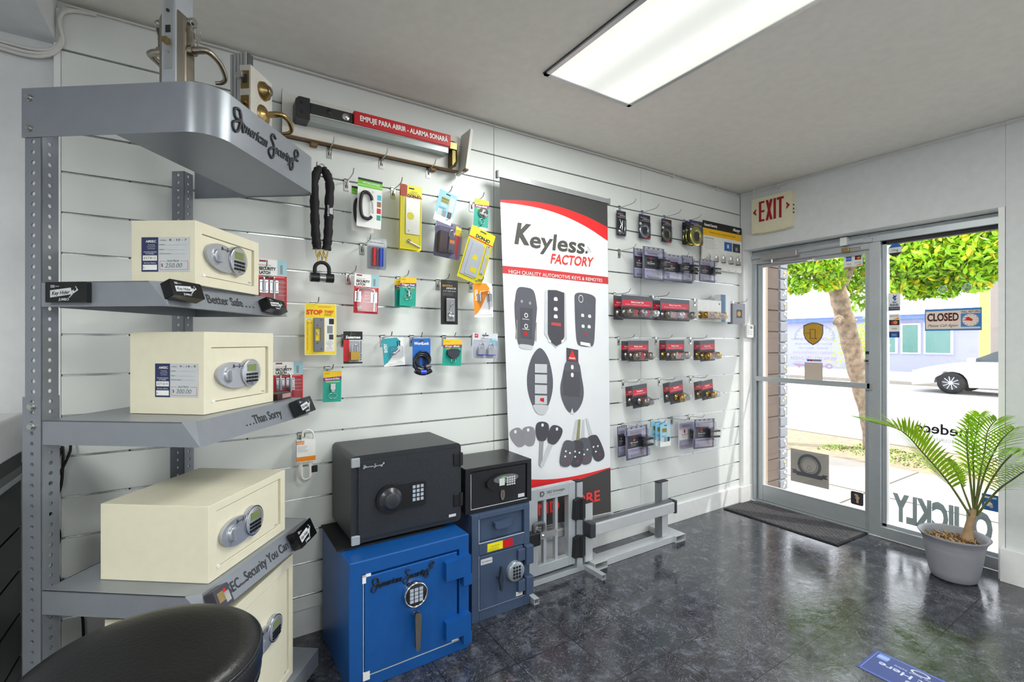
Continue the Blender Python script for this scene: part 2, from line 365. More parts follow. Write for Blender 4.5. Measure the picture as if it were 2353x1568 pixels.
pendant(-4.7, -3.9, 'added unseen globe lamp behind the camera, nearer the back of the shop', 26); pendant(-2.0, -4.2, 'added unseen globe lamp near the right wall of the shop')
# --- storefront frame, door, window
FRM = mat('storefront_aluminium', '#b9bec2', .38, .55); FX0, FX1 = .13, .24; GASK = mat('dark_gasket', '#2b2b2d', .6)
GLASS = clear_mat('window_glass', '#ffffff', .02, .0)
mb = MB()
mb.box(FX0, FX1, -.065, -.0, 0, 2.055, FRM); mb.box(FX0, FX1, -.065, -.0, 2.0555, 2.165, FRM)
mb.box(FX0, FX1, -.975, -.9055, 0, 2.0995, FRM); mb.box(FX0, FX1, -1.605, -1.5855, 0, 2.0995, FRM)
mb.box(FX0, FX1, -.905, -.0655, 2.055, 2.165, FRM); mb.box(FX0, FX1, -1.605, -.9055, 2.10, 2.165, FRM)
mb.box(FX0 - .005, FX1 - .002, -1.585, -.9755, .0005, .075, FRM); mb.box(FX0, FX1 + .03, -.905, -.065, -.02, .012, FRM)
mb.box(FX0 - .02, FX0 - .0005, -.93, -.03, 2.10, 2.13, FRM)
struct(mb.build('trim_4', bevel=.002))
mb = MB(); mb.box(FX0 + .03, FX1 - .03, -1.002, -.975, .075, 2.10, FRM); mb.box(FX0 + .03, FX1 - .03, -1.585, -1.572, .075, 2.10, FRM)
mb.box(FX0 + .03, FX1 - .03, -1.585, -.975, .075, .095, FRM); mb.box(FX0 + .03, FX1 - .03, -1.585, -.975, 2.075, 2.10, GASK)
wf = struct(mb.build('window_1', bevel=.002))
mb = MB(); mb.box(.183, .189, -1.572, -1.002, .095, 2.075, GLASS); o = mb.build('pane', wf)
mb = MB(); mb.box(FX0, FX1, -5.0, -4.94, .12, 2.17, FRM); mb.box(FX0, FX1, -2.31, -2.25, .12, 2.17, FRM); mb.box(FX0, FX1, -3.66, -3.60, .12, 2.17, FRM); mb.box(FX0, FX1, -4.94, -2.31, .12, .18, FRM); mb.box(FX0, FX1, -4.94, -2.31, 2.1, 2.17, FRM); wf2 = struct(mb.build('window_2', bevel=.002))  # unseen second window, added to let daylight in; floor reflections suggest it
mb = MB(); mb.box(.183, .189, -4.94, -3.66, .18, 2.1, GLASS); mb.build('pane', wf2); mb = MB(); mb.box(.183, .189, -3.60, -2.31, .18, 2.1, GLASS); mb.build('pane', wf2)
dr = thing('door_1', '', 'door', (.18, -.06, 0)); del dr['label']; del dr['category']; struct(dr)
mb = MB(); mb.M = T(-.18, .06, 0)
dx0, dx1 = .155, .2
mb.box(dx0, dx1, -.112, -.068, .014, 2.05, FRM); mb.box(dx0, dx1, -.902, -.875, .014, 2.05, FRM)
mb.box(dx0, dx1, -.8745, -.1125, .014, .145, FRM); mb.box(dx0, dx1, -.8745, -.1125, 2.03, 2.0505, FRM)
mb.build('door_frame', dr, bevel=.003)
mb = MB(); mb.M = T(-.18, .06, 0)
for a in ((-.114, -.106, .151, 2.025), (-.881, -.873, .151, 2.025)): mb.box(.15, .158, a[0], a[1], a[2], a[3], FRM)
mb.box(.15, .158, -.88, -.106, .141, .150, FRM); mb.box(.15, .158, -.88, -.106, 2.0255, 2.034, FRM); mb.build('glazing_bead', dr, bevel=.001)
mb = MB(); mb.M = T(-.18, .06, 0); mb.box(.176, .181, -.876, -.111, .144, 2.03, GLASS); mb.build('pane', dr)
mb = MB(); mb.M = T(-.18, .06, 0); mb.box(.118, .132, -.915, -.07, 1.045, 1.085, FRM); mb.box(.122, .16, -.10, -.075, 1.05, 1.08, FRM); mb.box(.118, .16, -.925, -.895, 1.035, 1.09, STEEL)
mb.build('push_bar', dr, bevel=.002)
mb = MB(); mb.M = T(-.18, .06, 0); mb.cyl((.155, -.889, 1.245), (.14, -.889, 1.245), .018, STEEL)
mb.cyl((.14, -.889, 1.245), (.135, -.889, 1.245), .009, GASK); mb.build('lock_cylinder', dr)
mb = MB(); mb.M = T(-.18, .06, 0); mb.box(.148, .156, -.905, -.877, 1.295, 1.315, BLACK); mb.box(.147, .151, -.915, -.903, 1.75, 1.81, mat('alarm_contact', '#3a1010', .5)); mb.build('contact_sensor', dr)
# closer on the frame head
cl = thing('door_closer', 'grey door closer arm mounted above the glass door', 'door closer', (.12, -.27, 2.08))
mb = MB(); mb.box(-.045, .008, -.16, .14, -.005, .045, mat('closer_body', '#a9a6a6', .4, .5)); mb.build('body', cl, bevel=.006)
mb = MB(); mb.cyl((-.02, .05, -.035), (-.02, .05, .0), .012, STEEL); mb.tube([(-.02, .05, -.032), (-.01, -.23, -.045)], .006, STEEL, 8); mb.box(-.02, .03, -.27, -.22, -.052, -.036, STEEL); mb.build('arm', cl, bevel=.001)
ha = thing('door_latch_block', 'small brass latch block on the frame head above the door', 'latch', (.128, -.76, 2.083))
mb = MB(); mb.box(-.02, .03, -.025, .025, -.03, .0, BRASS); mb.build('block', ha, bevel=.003)
mb = MB(); mb.cyl((-.005, -.025, -.012), (-.005, -.10, -.012), .008, STEEL); mb.build('bolt', ha)
mb = MB(); mb.box(.10, .131, -.88, -.55, 2.105, 2.135, FRM); mb.box(.085, .131, -.78, -.735, 2.10, 2.16, REV)
tag(mb.build('conduit_cover', bevel=.003), 'grey metal cover strip along the door frame head', 'cover strip')
# ================================================================== OUTSIDE
CONC = mat('sunlit_concrete', '#938d84', .85, noise=.08, nscale=3, bump=.3, bscale=60); ASPH = mat('pale_asphalt', '#a3a19f', .9, noise=.04, nscale=2)
SOIL = mat('dry_soil', '#857660', .9, noise=.2, nscale=12); LEAF = mat('tree_leaf', '#8fc01c', .45, noise=.35, nscale=3); LEAF2 = mat('tree_leaf_yellow', '#d2c41c', .45, noise=.2)
for m_ in (LEAF, LEAF2):
    m_.node_tree.nodes['Principled BSDF'].inputs['Subsurface Weight'].default_value = .0
mb = MB(); mb.box(.24, 2.9, -12, 9, -.16, -.10, CONC); mb.box(.24, .45, -6, 9, -.1, -.02, CONC)
jm = mat('pavement_joint', '#4d473f', .9)
for y in (-1.75, -.35, 1.05, 2.45): mb.box(.45, 2.9, y - .008, y + .008, -.1, -.098, jm)
mb.box(1.55, 1.565, -6, 9, -.1, -.0975, jm)
struct(mb.build('sidewalk'))
mb = MB(); mb.box(2.9, 4.6, -12, 9, -.18, -.11, SOIL); tag(mb.build('planting_strip'), 'strip of dry soil between the pavement and the street', 'ground', kind='structure')
mb = MB(); mb.box(4.6, 17.5, -30, 60, -.3, -.2, ASPH); struct(mb.build('street'))
mb = MB(); mb.box(4.45, 4.62, -6, 9, -.2, -.1, CONC); struct(mb.build('curb'))
mb = MB(); mb.box(17.5, 19.5, -30, 60, -.3, -.08, CONC); mb.box(19.5, 60, -40, 80, -.3, -.07, mat('far_ground', '#d2d0cc', .9)); struct(mb.build('far_ground'))
# grass
g = random.Random(3); mb = MB(); GR = [mat('grass_blade_' + k, c, .6) for k, c in (('fresh', '#8aa640'), ('dry', '#a89a68'), ('deep', '#5c8030'))]
for i in range(4600):
    y = -1.7 + g.random() * 2.62; x = 3.2 + .12 * sin(y * 3) + g.random() ** .8 * (.85 if y < .7 else .5)
    if g.random() < .15 and sin(x * 7) * cos(y * 5) > .3: continue
    a = g.random() * 6.28; h = .003 + g.random() * .018; w = .006 + g.random() * .012; l = (g.random() - .5) * .08
    mb.add([(x - w * cos(a), y - w * sin(a), -.11), (x + w * cos(a), y + w * sin(a), -.11), (x + l, y + l * .5, -.11 + h)], [(0, 1, 2)], GR[0 if g.random() < .55 else (1 if g.random() < .6 else 2)])
tag(mb.build('grass'), 'thin grass with dry leaves growing on the street verge', 'grass', kind='stuff')
mb = MB()
for i in range(1500):
    x = 19.0 + g.random() * .9; y = 0.5 + g.random() * 3.6; a = g.random() * 6.28
    mb.add([(x - .06 * cos(a), y - .06 * sin(a), -.08), (x + .06 * cos(a), y + .06 * sin(a), -.08), (x + (g.random() - .5) * .1, y, .05 + g.random() * .16)], [(0, 1, 2)], GR[0 if g.random() < .7 else 2])
tag(mb.build('far_grass'), 'low green verge in front of the building across the street', 'grass', kind='stuff')
# tree
BARK = mat('mottled_bark', '#8a7865', .85, noise=.5, nscale=14, bump=.8, bscale=25)
tr = thing('street_tree', 'street tree with pale forked trunk and bright green leaves on the verge', 'tree', (3.80, .50, -.11))
mb = MB(); mb.M = T(-3.80, -.50, .11)
def tp(px, py, t): return atD(px, py, t)
trunk = catmull([(3.86, .42, -.12), tp(2000, 960, 6.6), tp(1978, 880, 6.6), tp(1958, 800, 6.6), tp(1940, 730, 6.6), tp(1926, 675, 6.6), tp(1918, 640, 6.6)], 5)
k = len(trunk); mb.tube(trunk, [.125 - .02 * i / k + .006 * sin(i * 1.7) for i in range(k)], BARK, 14)
for P_, r0, r1 in (([tp(1921, 660, 6.6), tp(1900, 625, 6.6), tp(1882, 585, 6.5), tp(1870, 540, 6.3), tp(1850, 480, 6.2)], .085, .04),
                   ([tp(1930, 655, 6.6), tp(1945, 620, 6.6), tp(1962, 570, 6.7), tp(1985, 500, 6.8), tp(2030, 400, 7.)], .10, .055),
                   ([tp(1950, 615, 6.6), tp(1975, 590, 6.5), tp(2010, 570, 6.3), tp(2080, 560, 5.9), tp(2180, 540, 5.5)], .07, .03),
                   ([tp(1870, 545, 6.3), tp(1840, 560, 6.0), tp(1810, 540, 5.7)], .04, .02)):
    c = catmull(P_, 5); mb.tube(c, [r0 + (r1 - r0) * i / len(c) for i in range(len(c))], BARK, 10)
mb.tube([tp(1928, 735, 6.5), tp(1921, 742, 6.4)], [.07, .04], BARK, 8)
mb.build('trunk', tr)
mb = MB(); mb.M = T(-3.80, -.50, .11)
def leafblob(cx, cy, cz, rx, ry, rz, n):
    for i in range(int(n * 1.9)):
        while True:
            u, v, w = (g.uniform(-1, 1) for _ in range(3)); q = u * u + v * v + w * w
            if q < 1: break
        p = Vector((cx + u * rx, cy + v * ry, cz + w * rz)); s = g.uniform(.026, .058)
        a, b_, c_ = g.random() * 6.28, g.uniform(-.9, .9), g.random() * 6.28
        M = Matrix.Rotation(a, 3, 'Z') @ Matrix.Rotation(b_, 3, 'X') @ Matrix.Rotation(c_, 3, 'Y')
        pts = [(-1, 0, 0), (-.35, .42, .08), (.35, .38, .08), (1, 0, -.08), (.35, -.38, .08), (-.35, -.42, .08)]
        mb.add([tuple(p + M @ Vector((x * s, y * s, z * s))) for x, y, z in pts], [(0, 1, 2, 3), (0, 3, 4, 5)], LEAF2 if g.random() < .13 else LEAF)
def blob(px, py, t, rp, n, sq=.8):
    c = atD(px, py, t); r = rp * t / F_PX; leafblob(c.x, c.y, c.z, r, r, r * sq, n)
for a in ((1835, 600, 6.4, 45, 620), (1835, 655, 6.4, 28, 170), (1880, 590, 6.2, 60, 900), (1900, 640, 6.4, 38, 300), (1945, 560, 6.6, 60, 700), (1985, 610, 6.9, 45, 450, 1.1), (1970, 690, 6.9, 22, 60, 1.4), (1965, 655, 6.9, 22, 90),
          (1870, 540, 6.2, 55, 450), (2060, 600, 5.8, 55, 700), (2050, 650, 5.8, 35, 220), (2110, 590, 5.7, 70, 1100), (2110, 660, 5.8, 38, 260), (2170, 600, 5.6, 70, 1000), (2170, 665, 5.6, 30, 150),
          (2230, 580, 5.4, 75, 1100), (2240, 640, 5.4, 40, 300), (2290, 600, 5.3, 60, 700), (2350, 590, 5.2, 70, 500), (2150, 545, 5.6, 50, 350), (2260, 545, 5.3, 50, 350), (2040, 545, 6, 50, 300), (2240, 470, 5.8, 60, 350)): blob(*a)
mb.build('foliage', tr)
# building across the street
bl = thing('low_building', 'pale lavender one storey building across the street with a blue roof band', 'building', (24, 6, -.1))
BW = mat('lavender_stucco', '#9a9cba', .8); BB = mat('blue_roof_band', '#5f78b8', .6); BG = mat('tinted_window', '#5c8480', .15)
mb = MB(); mb.M = T(-24, -6, .1); mb.box(24, 30, -14, 26, -.1, 2.42, BW); mb.build('wall', bl)
mb = MB(); mb.M = T(-24, -6, .1); mb.box(23.7, 30, -14, 26, 2.42, 2.62, BB); mb.box(23.6, 30, -14, 26, 2.62, 2.72, mat('white_roof', '#e9e9ef', .7)); mb.build('roof_band', bl)
for py0, py1 in ((2070, 2115), (2123, 2190), (2035, 2062), (1895, 1960)):
    a = onX(py0, 775, 23.95); c = onX(py1, 775, 23.95); z0, z1 = .75 + .1, 2.15
    if py0 < 1990: continue
    mb = MB(); mb.M = T(-24, -6, .1); mb.box(23.92, 24.02, c.y, a.y, z0 - .06, z1 + .06, WHITE); w_ = mb.build('window', bl)
    mb = MB(); mb.M = T(-24, -6, .1); mb.box(23.88, 23.93, c.y + .08, a.y - .08, z0, z1, BG); mb.build('pane', w_)
mb = MB(); g2 = random.Random(5)
c = onX(1978, 790, 21)
for i in range(700):
    u, v, w = g2.gauss(0, .5), g2.gauss(0, .42), g2.gauss(0, .5); p = (c.x + u, c.y + v, c.z - .2 + w)
    s = .09; mb.add([p, (p[0], p[1] + s, p[2] + s * .4), (p[0] + s * .3, p[1], p[2] + s)], [(0, 1, 2)], LEAF if g2.random() < .5 else LEAF2)
mb.tube([(c.x, c.y, -.1), (c.x, c.y, c.z)], .06, BARK, 8)
tag(mb.build('shrub'), 'small yellow green shrub in front of the building across the street', 'shrub')
c = onX(2262, 700, 22); mb = MB(); mb.box(22, 22.15, c.y - .15, c.y + .15, -.1, 3.4, mat('yellow_post_paint', '#f0e068', .6)); tag(mb.build('yellow_post'), 'tall yellow post standing across the street', 'post')
c = onX(2290, 700, 19); mb = MB(); mb.cyl((19, c.y, -.1), (19, c.y, 9), .16, mat('utility_pole_wood', '#8f8680', .8), n=14); tag(mb.build('utility_pole'), 'grey utility pole standing across the street', 'pole')
# car (white sedan, heading left in view) -- local: length along +Y local 'x'
car = thing('car', 'white sedan parked on the far side of the street', 'car', (0, 0, 0))
cc = atD(2207, 895, 14.8); cc.z = -.2
cdir = R(90)      # nose towards +Y
car.location = (cc.x, cc.y, -.2); car.rotation_euler = (0, 0, cdir)
CP = mat('white_car_paint', '#f2f2f4', .15, coat=1); CG = mat('car_glass', '#3a4248', .05)
mb = MB()   # local x forward (nose +x); front wheel at origin
prof = [(.92, .22), (.98, .38), (.97, .55), (.90, .66), (.60, .78), (.10, .90), (-.30, .98), (-.85, 1.28), (-1.25, 1.43), (-1.9, 1.47), (-2.6, 1.40), (-3.1, 1.18), (-3.55, 1.05), (-3.72, .98), (-3.78, .7), (-3.75, .35), (-3.66, .24)]
arch = lambda x0: [(x0 - .40 * cos(t), .30 + .40 * sin(t)) for t in [pi * i / 8 for i in range(9)]]
bottom = [(-3.66, .22)] + arch(-2.78) + arch(0.0)
body = prof + bottom[1:]
low = [p for p in body if p[1] <= 1.02]
mb.prism([(.92, .22), (.98, .38), (.97, .55), (.90, .66), (.60, .78), (.10, .90), (-.30, .97), (-1.5, 1.0), (-3.1, 1.02), (-3.72, .97), (-3.78, .7), (-3.75, .35), (-3.66, .22)] + arch(-2.78) + [(-.41, .22)] + arch(0.0), -.88, .88, CP, True)
mb.prism([(-.30, .96), (-.88, 1.26), (-1.25, 1.40), (-1.9, 1.44), (-2.6, 1.37), (-3.1, 1.15), (-3.4, 1.0)], -.68, .68, CG, True)
mb.prism([(-1.0, 1.34), (-1.25, 1.43), (-1.9, 1.47), (-2.6, 1.40), (-2.9, 1.28), (-2.6, 1.36), (-1.9, 1.43), (-1.25, 1.39)], -.70, .70, CP, True)
mb.build('body', car, bevel=.03, seg=3)
for s_ in (-1, 1):
    mb = MB(); mb.box(-.55, -.38, s_ * .9 - .08, s_ * .9 + .08, .98, 1.10, CP); mb.build('mirror', car, bevel=.03)
    for x0 in (0, -2.78):
        y = s_ * .80
        mb = MB(); mb.lathe([(.20, -.1), (.31, -.1), (.33, -.06), (.33, .06), (.31, .1), (.20, .1)], RUBB, 28, (x0, y, .33), 'y'); wh = mb.build('wheel', car)
        mb = MB(); mb.lathe([(.0, -.05), (.20, -.05), (.22, -.1), (.22, .1), (.20, .05), (0, .05)], mat('wheel_shadow', '#55565c', .5), 24, (x0, y, .33), 'y')
        for i in range(10):
            a = 2 * pi * i / 10; yo = y + s_ * .085
            mb.tube([(x0 + .04 * cos(a), yo, .33 + .04 * sin(a)), (x0 + .215 * cos(a + .12), yo, .33 + .215 * sin(a + .12))], .014, ALU, 6)
        mb.lathe([(.205, 0), (.23, 0), (.23, .01), (.205, .01)], ALU, 28, (x0, y + s_ * .09, .33), 'y'); mb.lathe([(0, .0), (.05, .0)], ALU, 16, (x0, y + s_ * .095, .33), 'y'); mb.build('rim', wh)
    mb = MB(); mb.box(.75, .955, s_ * .64 - .17, s_ * .64 + .17, .56, .67, mat('headlamp', '#d8dde2', .1)); mb.build('headlight', car, bevel=.02)
# brick pier beside the door, outside, with key shapes on its corner bricks
pr = thing('masonry_pier', 'dark block pier with an orange edge and key shapes, outside the glass door', 'pier', (.5, -.0, -.1))
BK = mat('dark_block', '#54473f', .85, noise=.1, nscale=14, bump=.4); MOR = mat('dark_mortar', '#4a4040', .9); ORP = mat('orange_paint', '#c9532c', .7, noise=.1)
mb = MB(); mb.M = T(-.5, 0, .1); mb.box(.26, .56, -.02, .25, -.1, 2.8, MOR); z = -.08; i = 0
while z < 2.75: mb.box(.385, .565, -.028, .2, z, min(2.8, z + .185), BK); z += .195
mb.build('block_wall', pr, bevel=.002)
mb = MB(); mb.M = T(-.5, 0, .1); mb.box(.26, .335, -.033, .2, -.1, 2.8, ORP)
z = 0
while z < 2.75: mb.cyl((.30, -.033, z), (.30, -.038, z), .006, GASK, n=8); z += .11
mb.build('orange_edge', pr)
mb = MB(); mb.M = T(-.5, 0, .1); mb.box(.34, .38, -.03, .2, -.1, 2.8, mat('tan_channel', '#8c7a66', .6)); mb.build('channel', pr)
CB = mat('blue_grey_brick', '#74787f', .7, noise=.08); KEYM = mat('cream_key_shape', '#d9d4b8', .5); KEYG = mat('tan_key_shape', '#c9b27c', .5)
mb = MB(); mb.M = T(-.5, 0, .1); mb.box(.565, .68, -.03, .25, -.1, 2.8, mat('pale_mortar', '#6f7078', .8)); z = -.09; i = 0
while z < 2.72:
    mb.box(.572, .70, -.042, .2, z, z + .088, CB); z += .098
mb.build('corner_bricks', pr, bevel=.008)
mb = MB(); mb.M = T(-.5, 0, .1); z = -.09; i = 0
while z < 2.72:
    if i % 9 not in (6, 7):
        m_ = KEYM if i % 3 else KEYG; cx, cz = .645, z + .045; a = [.5, -.6, 1.2, .2, -1.2][i % 5]
        mb.prism(ell(cx - .0, cz + .014, .016, .013, 14), -.046, -.042, m_)
        d = (cos(a - 1.57), sin(a - 1.57)); nx, nz = -d[1] * .005, d[0] * .005
        mb.prism([(cx + nx, cz + .01 + nz), (cx + d[0] * .045 + nx, cz + .01 + d[1] * .045 + nz), (cx + d[0] * .045 - nx, cz + .01 + d[1] * .045 - nz), (cx - nx, cz + .01 - nz)], -.046, -.042, m_)
    z += .098; i += 1
mb.build('key_shapes', pr)
# ------------------------------------------------------------------ stickers on the glass (read from outside where the photo shows them mirrored)
def on_glass(px, py, off=0): p = onX(px, py, .176 - off); return p
def sticker(name, label, cat, x0, y0, x1, y1, fn, inside=True, xg=None, th=.0015):
    xg = xg if xg is not None else (.1745 if inside else .1915)
    a = onX(x0, (y0 + y1) / 2, xg); c = onX(x1, (y0 + y1) / 2, xg); m = onX((x0 + x1) / 2, y0, xg); m2 = onX((x0 + x1) / 2, y1, xg)
    w = a.y - c.y; h = m.z - m2.z; ctr = Vector((xg, (a.y + c.y) / 2, (m.z + m2.z) / 2))
    mb = MB(); fn(mb, w, h)
    o = mb.build(name); o.location = ctr; o.rotation_euler = (0, 0, R(-90 if inside else 90)); return tag(o, label, cat)
def sh(mb, w, h, m, t=.001): mb.box(-w / 2, w / 2, 0, t, -h / 2, h / 2, m)
def s_cards4(mb, w, h):
    sh(mb, w, h, WHITE); mb.rect(-w * .38, -w * .08, h * .02, h * .38, -.0006, BLUE); mb.text('AMEX', -w * .23, h * .2, h * .10, WHITE, -.001)
    mb.rect(w * .10, w * .42, h * .05, h * .38, -.0006, BLACK); mb.disc(w * .22, h * .2, h * .1, -.001, RED); mb.disc(w * .31, h * .2, h * .1, -.0012, ORNG)
    mb.text('VISA', -w * .23, -h * .25, h * .14, NAVY); mb.text('DISCOVER', w * .26, -h * .2, h * .08, BLACK, w=w * .34); mb.flat([(w * .1, -h * .42), (w * .42, -h * .42), (w * .42, -h * .3)], -.0008, ORNG)
    mb.rect(-w * .4, -w * .05, -h * .02, h * 0, -.0008, NAVY); mb.rect(-w * .4, -w * .05, -h * .46, -h * .42, -.0008, ORNG)
sticker('card_sticker', 'white square payment card sticker at the top corner of the door glass', 'sticker', 1939, 586, 1982, 613, s_cards4)
def s_ring(mb, w, h):
    o = [(w / 2 * cos(R(22.5 + 45 * i)) * 1.05, h / 2 * sin(R(22.5 + 45 * i)) * 1.05) for i in range(8)]
    mb.prism(o, 0, .001, WHITE); mb.flat([(x, max(y, h * .2)) for x, y in o], -.0006, BLUE); mb.flat([(x, min(y, -h * .22)) for x, y in o], -.0006, BLACK); mb.text('ring', 0, -h * .0, h * .2, DARK)
sticker('camera_sticker', 'small octagonal sticker with blue top at the upper corner of the window', 'sticker', 2041, 560, 2073, 589, s_ring)
def s_bbb(mb, w, h):
    sh(mb, w, h, WHITE); mb.text('BBB', 0, -h * .16, h * .14, NAVY, bold=.02, w=w * .7); mb.rect(-w * .45, w * .45, -h * .46, -h * .27, -.0006, NAVY); mb.text('ACCREDITED BUSINESS', 0, -h * .36, h * .05, WHITE, -.001, w=w * .8)
    mb.flat([(-w * .05, h * .05), (w * .16, h * .12), (w * .18, h * .24), (0, h * .2), (-w * .12, h * .32), (-w * .16, h * .22), (-w * .02, h * .14)], -.0008, BLUE)
    mb.flat([(-w * .05, h * .2), (w * .14, h * .27), (w * .2, h * .4), (w * .05, h * .33), (-w * .08, h * .42)], -.0008, NAVY); mb.rect(-w * .2, w * .22, -h * .01, h * .02, -.0008, NAVY); mb.rect(-w * .12, w * .14, -h * .05, -h * .02, -.0008, NAVY)
sticker('rating_sticker', 'white and blue sticker with a flame symbol on the window', 'sticker', 2041, 674, 2069, 715, s_bbb)
def s_pay(mb, w, h):
    sh(mb, w, h, WHITE); mb.rect(-w / 2, w / 2, h * .03, h * .25, -.0005, BLACK); mb.disc(-w * .12, h * .14, w * .2, -.001, RED); mb.disc(w * .12, h * .14, w * .2, -.0012, ORNG)
    mb.text('VISA', 0, -h * .12, h * .07, NAVY); mb.text('DISCOVER', 0, h * .41, h * .05, BLACK, w=w * .8); mb.flat([(-w * .1, h * .28), (w * .45, h * .28), (w * .45, h * .36)], -.0008, ORNG)
    mb.rect(-w / 2, w / 2, -h / 2, -h * .25, -.0005, NAVY); mb.rect(-w * .32, w * .32, -h * .48, -h * .3, -.0008, BLUE); mb.text('AMEX', 0, -h * .39, h * .04, WHITE, -.0011)
sticker('payment_sticker', 'tall narrow payment sticker with red and orange circles on the window', 'sticker', 2043, 722, 2067, 776, s_pay)
# closed sign hanging from two suction cups
sg = thing('closed_sign', 'CLOSED sign with a red handed clock hanging in the window', 'sign')
a = onX(2125, 737, .165); c = onX(2256, 737, .165); zt = onX(2190, 709, .165).z; zb = onX(2190, 760, .165).z; w = a.y - c.y; h = zt - zb
sg.location = (.165, (a.y + c.y) / 2, (zt + zb) / 2); sg.rotation_euler = (0, 0, R(-90)); SKY = mat('sign_blue', '#3f86cf', .4); PK = mat('sign_cream', '#f0dcd2', .5)
mb = MB(); mb.box(-w / 2, w / 2, 0, .003, -h / 2, h / 2, SKY); mb.rect(-w * .48, w * .48, -h * .42, h * .40, -.0005, PK); mb.rect(w * .15, w * .48, -h * .34, h * .26, -.0008, SKY)
mb.disc(w * .315, -h * .04, h * .27, -.0012, PK, rz=h * .27)
for i in range(12): t = 2 * pi * i / 12; mb.disc(w * .315 + h * .23 * cos(t), -h * .04 + h * .23 * sin(t), h * .015, -.0016, NAVY, 8)
mb.build('board', sg)
mb = MB(); mb.text('CLOSED', -w * .17, h * .12, h * .34, RED, -.001, w=w * .57, bold=.03); mb.text('CLOSED', -w * .165, h * .13, h * .34, BLACK, -.0018, w=w * .56, bold=.02); mb.text('Please Call Again', -w * .17, -h * .26, h * .12, BLACK, -.001, w=w * .54, shear=.35)
mb.text('WILL RETURN', w * .31, h * .33, h * .08, BLACK, -.001, w=w * .32, bold=.02); mb.build('lettering', sg)
mb = MB(); mb.flat([(w * .315 + h * .04, -h * .10), (w * .315 - h * .2, h * .06), (w * .315 - h * .06, h * .10), (w * .315 + h * .08, -h * .02)], -.002, RED); mb.flat([(w * .315 + h * .02, -h * .08), (w * .315 - h * .24, -h * .04), (w * .315 - h * .1, h * .02)], -.0022, RED); mb.build('clock_hands', sg)
mb = MB(); cup = onX(2165, 665, .165); cup2 = onX(2220, 660, .165); ST = mat('sign_string', '#b9c4cc', .5)
for cu, px in ((cup, 2153), (cup2, 2237)):
    lx = sg.location.y - cu.y; hx = (-.28 if px < 2200 else .25) * w
    mb.tube([(lx, .0, cu.z - sg.location.z), (hx, 0, h / 2)], .0008, ST, 5)
mb.build('string', sg)
for cu, t in ((cup, 'left'), (cup2, 'right')):
    mb = MB(); mb.lathe([(0, 0), (.008, 0), (.009, .006), (.02, .009), (.024, .013), (.0, .012)], clear_mat('suction_cup_rubber', '#e6ecec', .15, .2), 24, (0, 0, 0), 'y'); mb.M = Matrix.Identity(4)
    o = mb.build('suction_cup'); o.location = (.163 + .0, cu.y, cu.z); o.rotation_euler = (0, 0, R(90)); tag(o, 'clear suction cup on the window above the closed sign, the %s one' % t, 'suction cup')
# vinyl lettering on the door read from outside
VG = vinyl('frosted_grey_vinyl', '#6f7078', .55); VR = vinyl('faded_red_vinyl', '#e07888', .5); VGo = mat('shield_gold', '#d9a916', .35); VB = mat('shield_border', '#6f6a66', .4)
def s_shield(mb, w, h):
    def shp(k): return [(x * w * k, z * h * k + h * .02 * (1 - k)) for x, z in [(-.5, .38), (-.25, .46), (0, .5), (.25, .46), (.5, .38), (.5, 0), (.42, -.2), (.25, -.37), (0, -.5), (-.25, -.37), (-.42, -.2), (-.5, 0)]]
    mb.prism(shp(1), 0, .001, VB); mb.prism(shp(.88), -.0006, .0016, VGo)
    for y in (-.0009, .0019):
        for a in ((-.16, .12, .18, .2), (-.16, .12, -.22, -.2), (-.16, -.13, -.22, .2), (.09, .12, -.22, .2), (-.4, -.16, .02, .04), (.09, .2, -.22, -.19)): mb.rect(-a[1] * w, -a[0] * w, a[2] * h, a[3] * h, y, DARK)
sticker('shield_decal', 'gold shield decal with a door symbol on the door glass', 'decal', 1846, 741, 1892, 794, s_shield, inside=False, xg=.183)
def s_txt(mb, w, h):
    mb.text('QUICKEY LOCKSMITH', 0, h * .43, h * .12, VG, 0, w=w * .95); mb.text('BEST 24/7 LOCKSMITH IN MIAMI', 0, h * .22, h * .085, VG, 0, w=w * .8)
    mb.text('MONDAY - FRIDAY 9-5PM', 0, h * .04, h * .085, VG, 0, w=w * .62); mb.text('EMERGENCY LOCKSMITH 24 HOURS', 0, -h * .16, h * .10, VR, 0, w=w * .9); mb.text('305.984.9922 | 786.254.8268', 0, -h * .40, h * .15, VR, 0, w=w)
sticker('hours_lettering', 'mirrored grey and red shop hours lettering on the door glass', 'lettering', 1817, 776, 1923, 829, s_txt, inside=False, xg=.1825)
def s_dial(mb, w, h):
    for i in range(0, 50):
        a = R(-10 + 200 * i / 49); r0 = .42 if i % 5 else .38
        mb.tube([(w * r0 * cos(a), 0, -h * .3 + h * .7 * r0 * 2 * .6 * sin(a)), (w * .47 * cos(a), 0, -h * .3 + h * .7 * .94 * .6 * sin(a))], .0012, VG, 4)
    mb.flat([(-w * .03, h * .5), (w * .03, h * .5), (0, h * .4)], 0, VG)
sticker('dial_decal', 'faint dial ring of tick marks around the shield on the door glass', 'decal', 1822, 712, 1922, 790, s_dial, inside=False, xg=.1822)
def s_key(mb, w, h):
    mb.ringf(-w * .36, 0, h * .2, h * .42, 0, VR, k=.8); mb.rect(-w * .3, w * .2, -h * .08, h * .08, 0, VR); mb.flat([(w * .15, h * .2), (w * .5, h * .25), (w * .4, -h * .1), (w * .15, -h * .1)], 0, VR)
    mb.rect(w * .0, w * .05, -h * .5, 0, 0, VR); mb.rect(w * .3, w * .35, -h * .5, 0, 0, VR); mb.rect(-w * .2, w * .45, h * .42, h * .48, 0, VR)
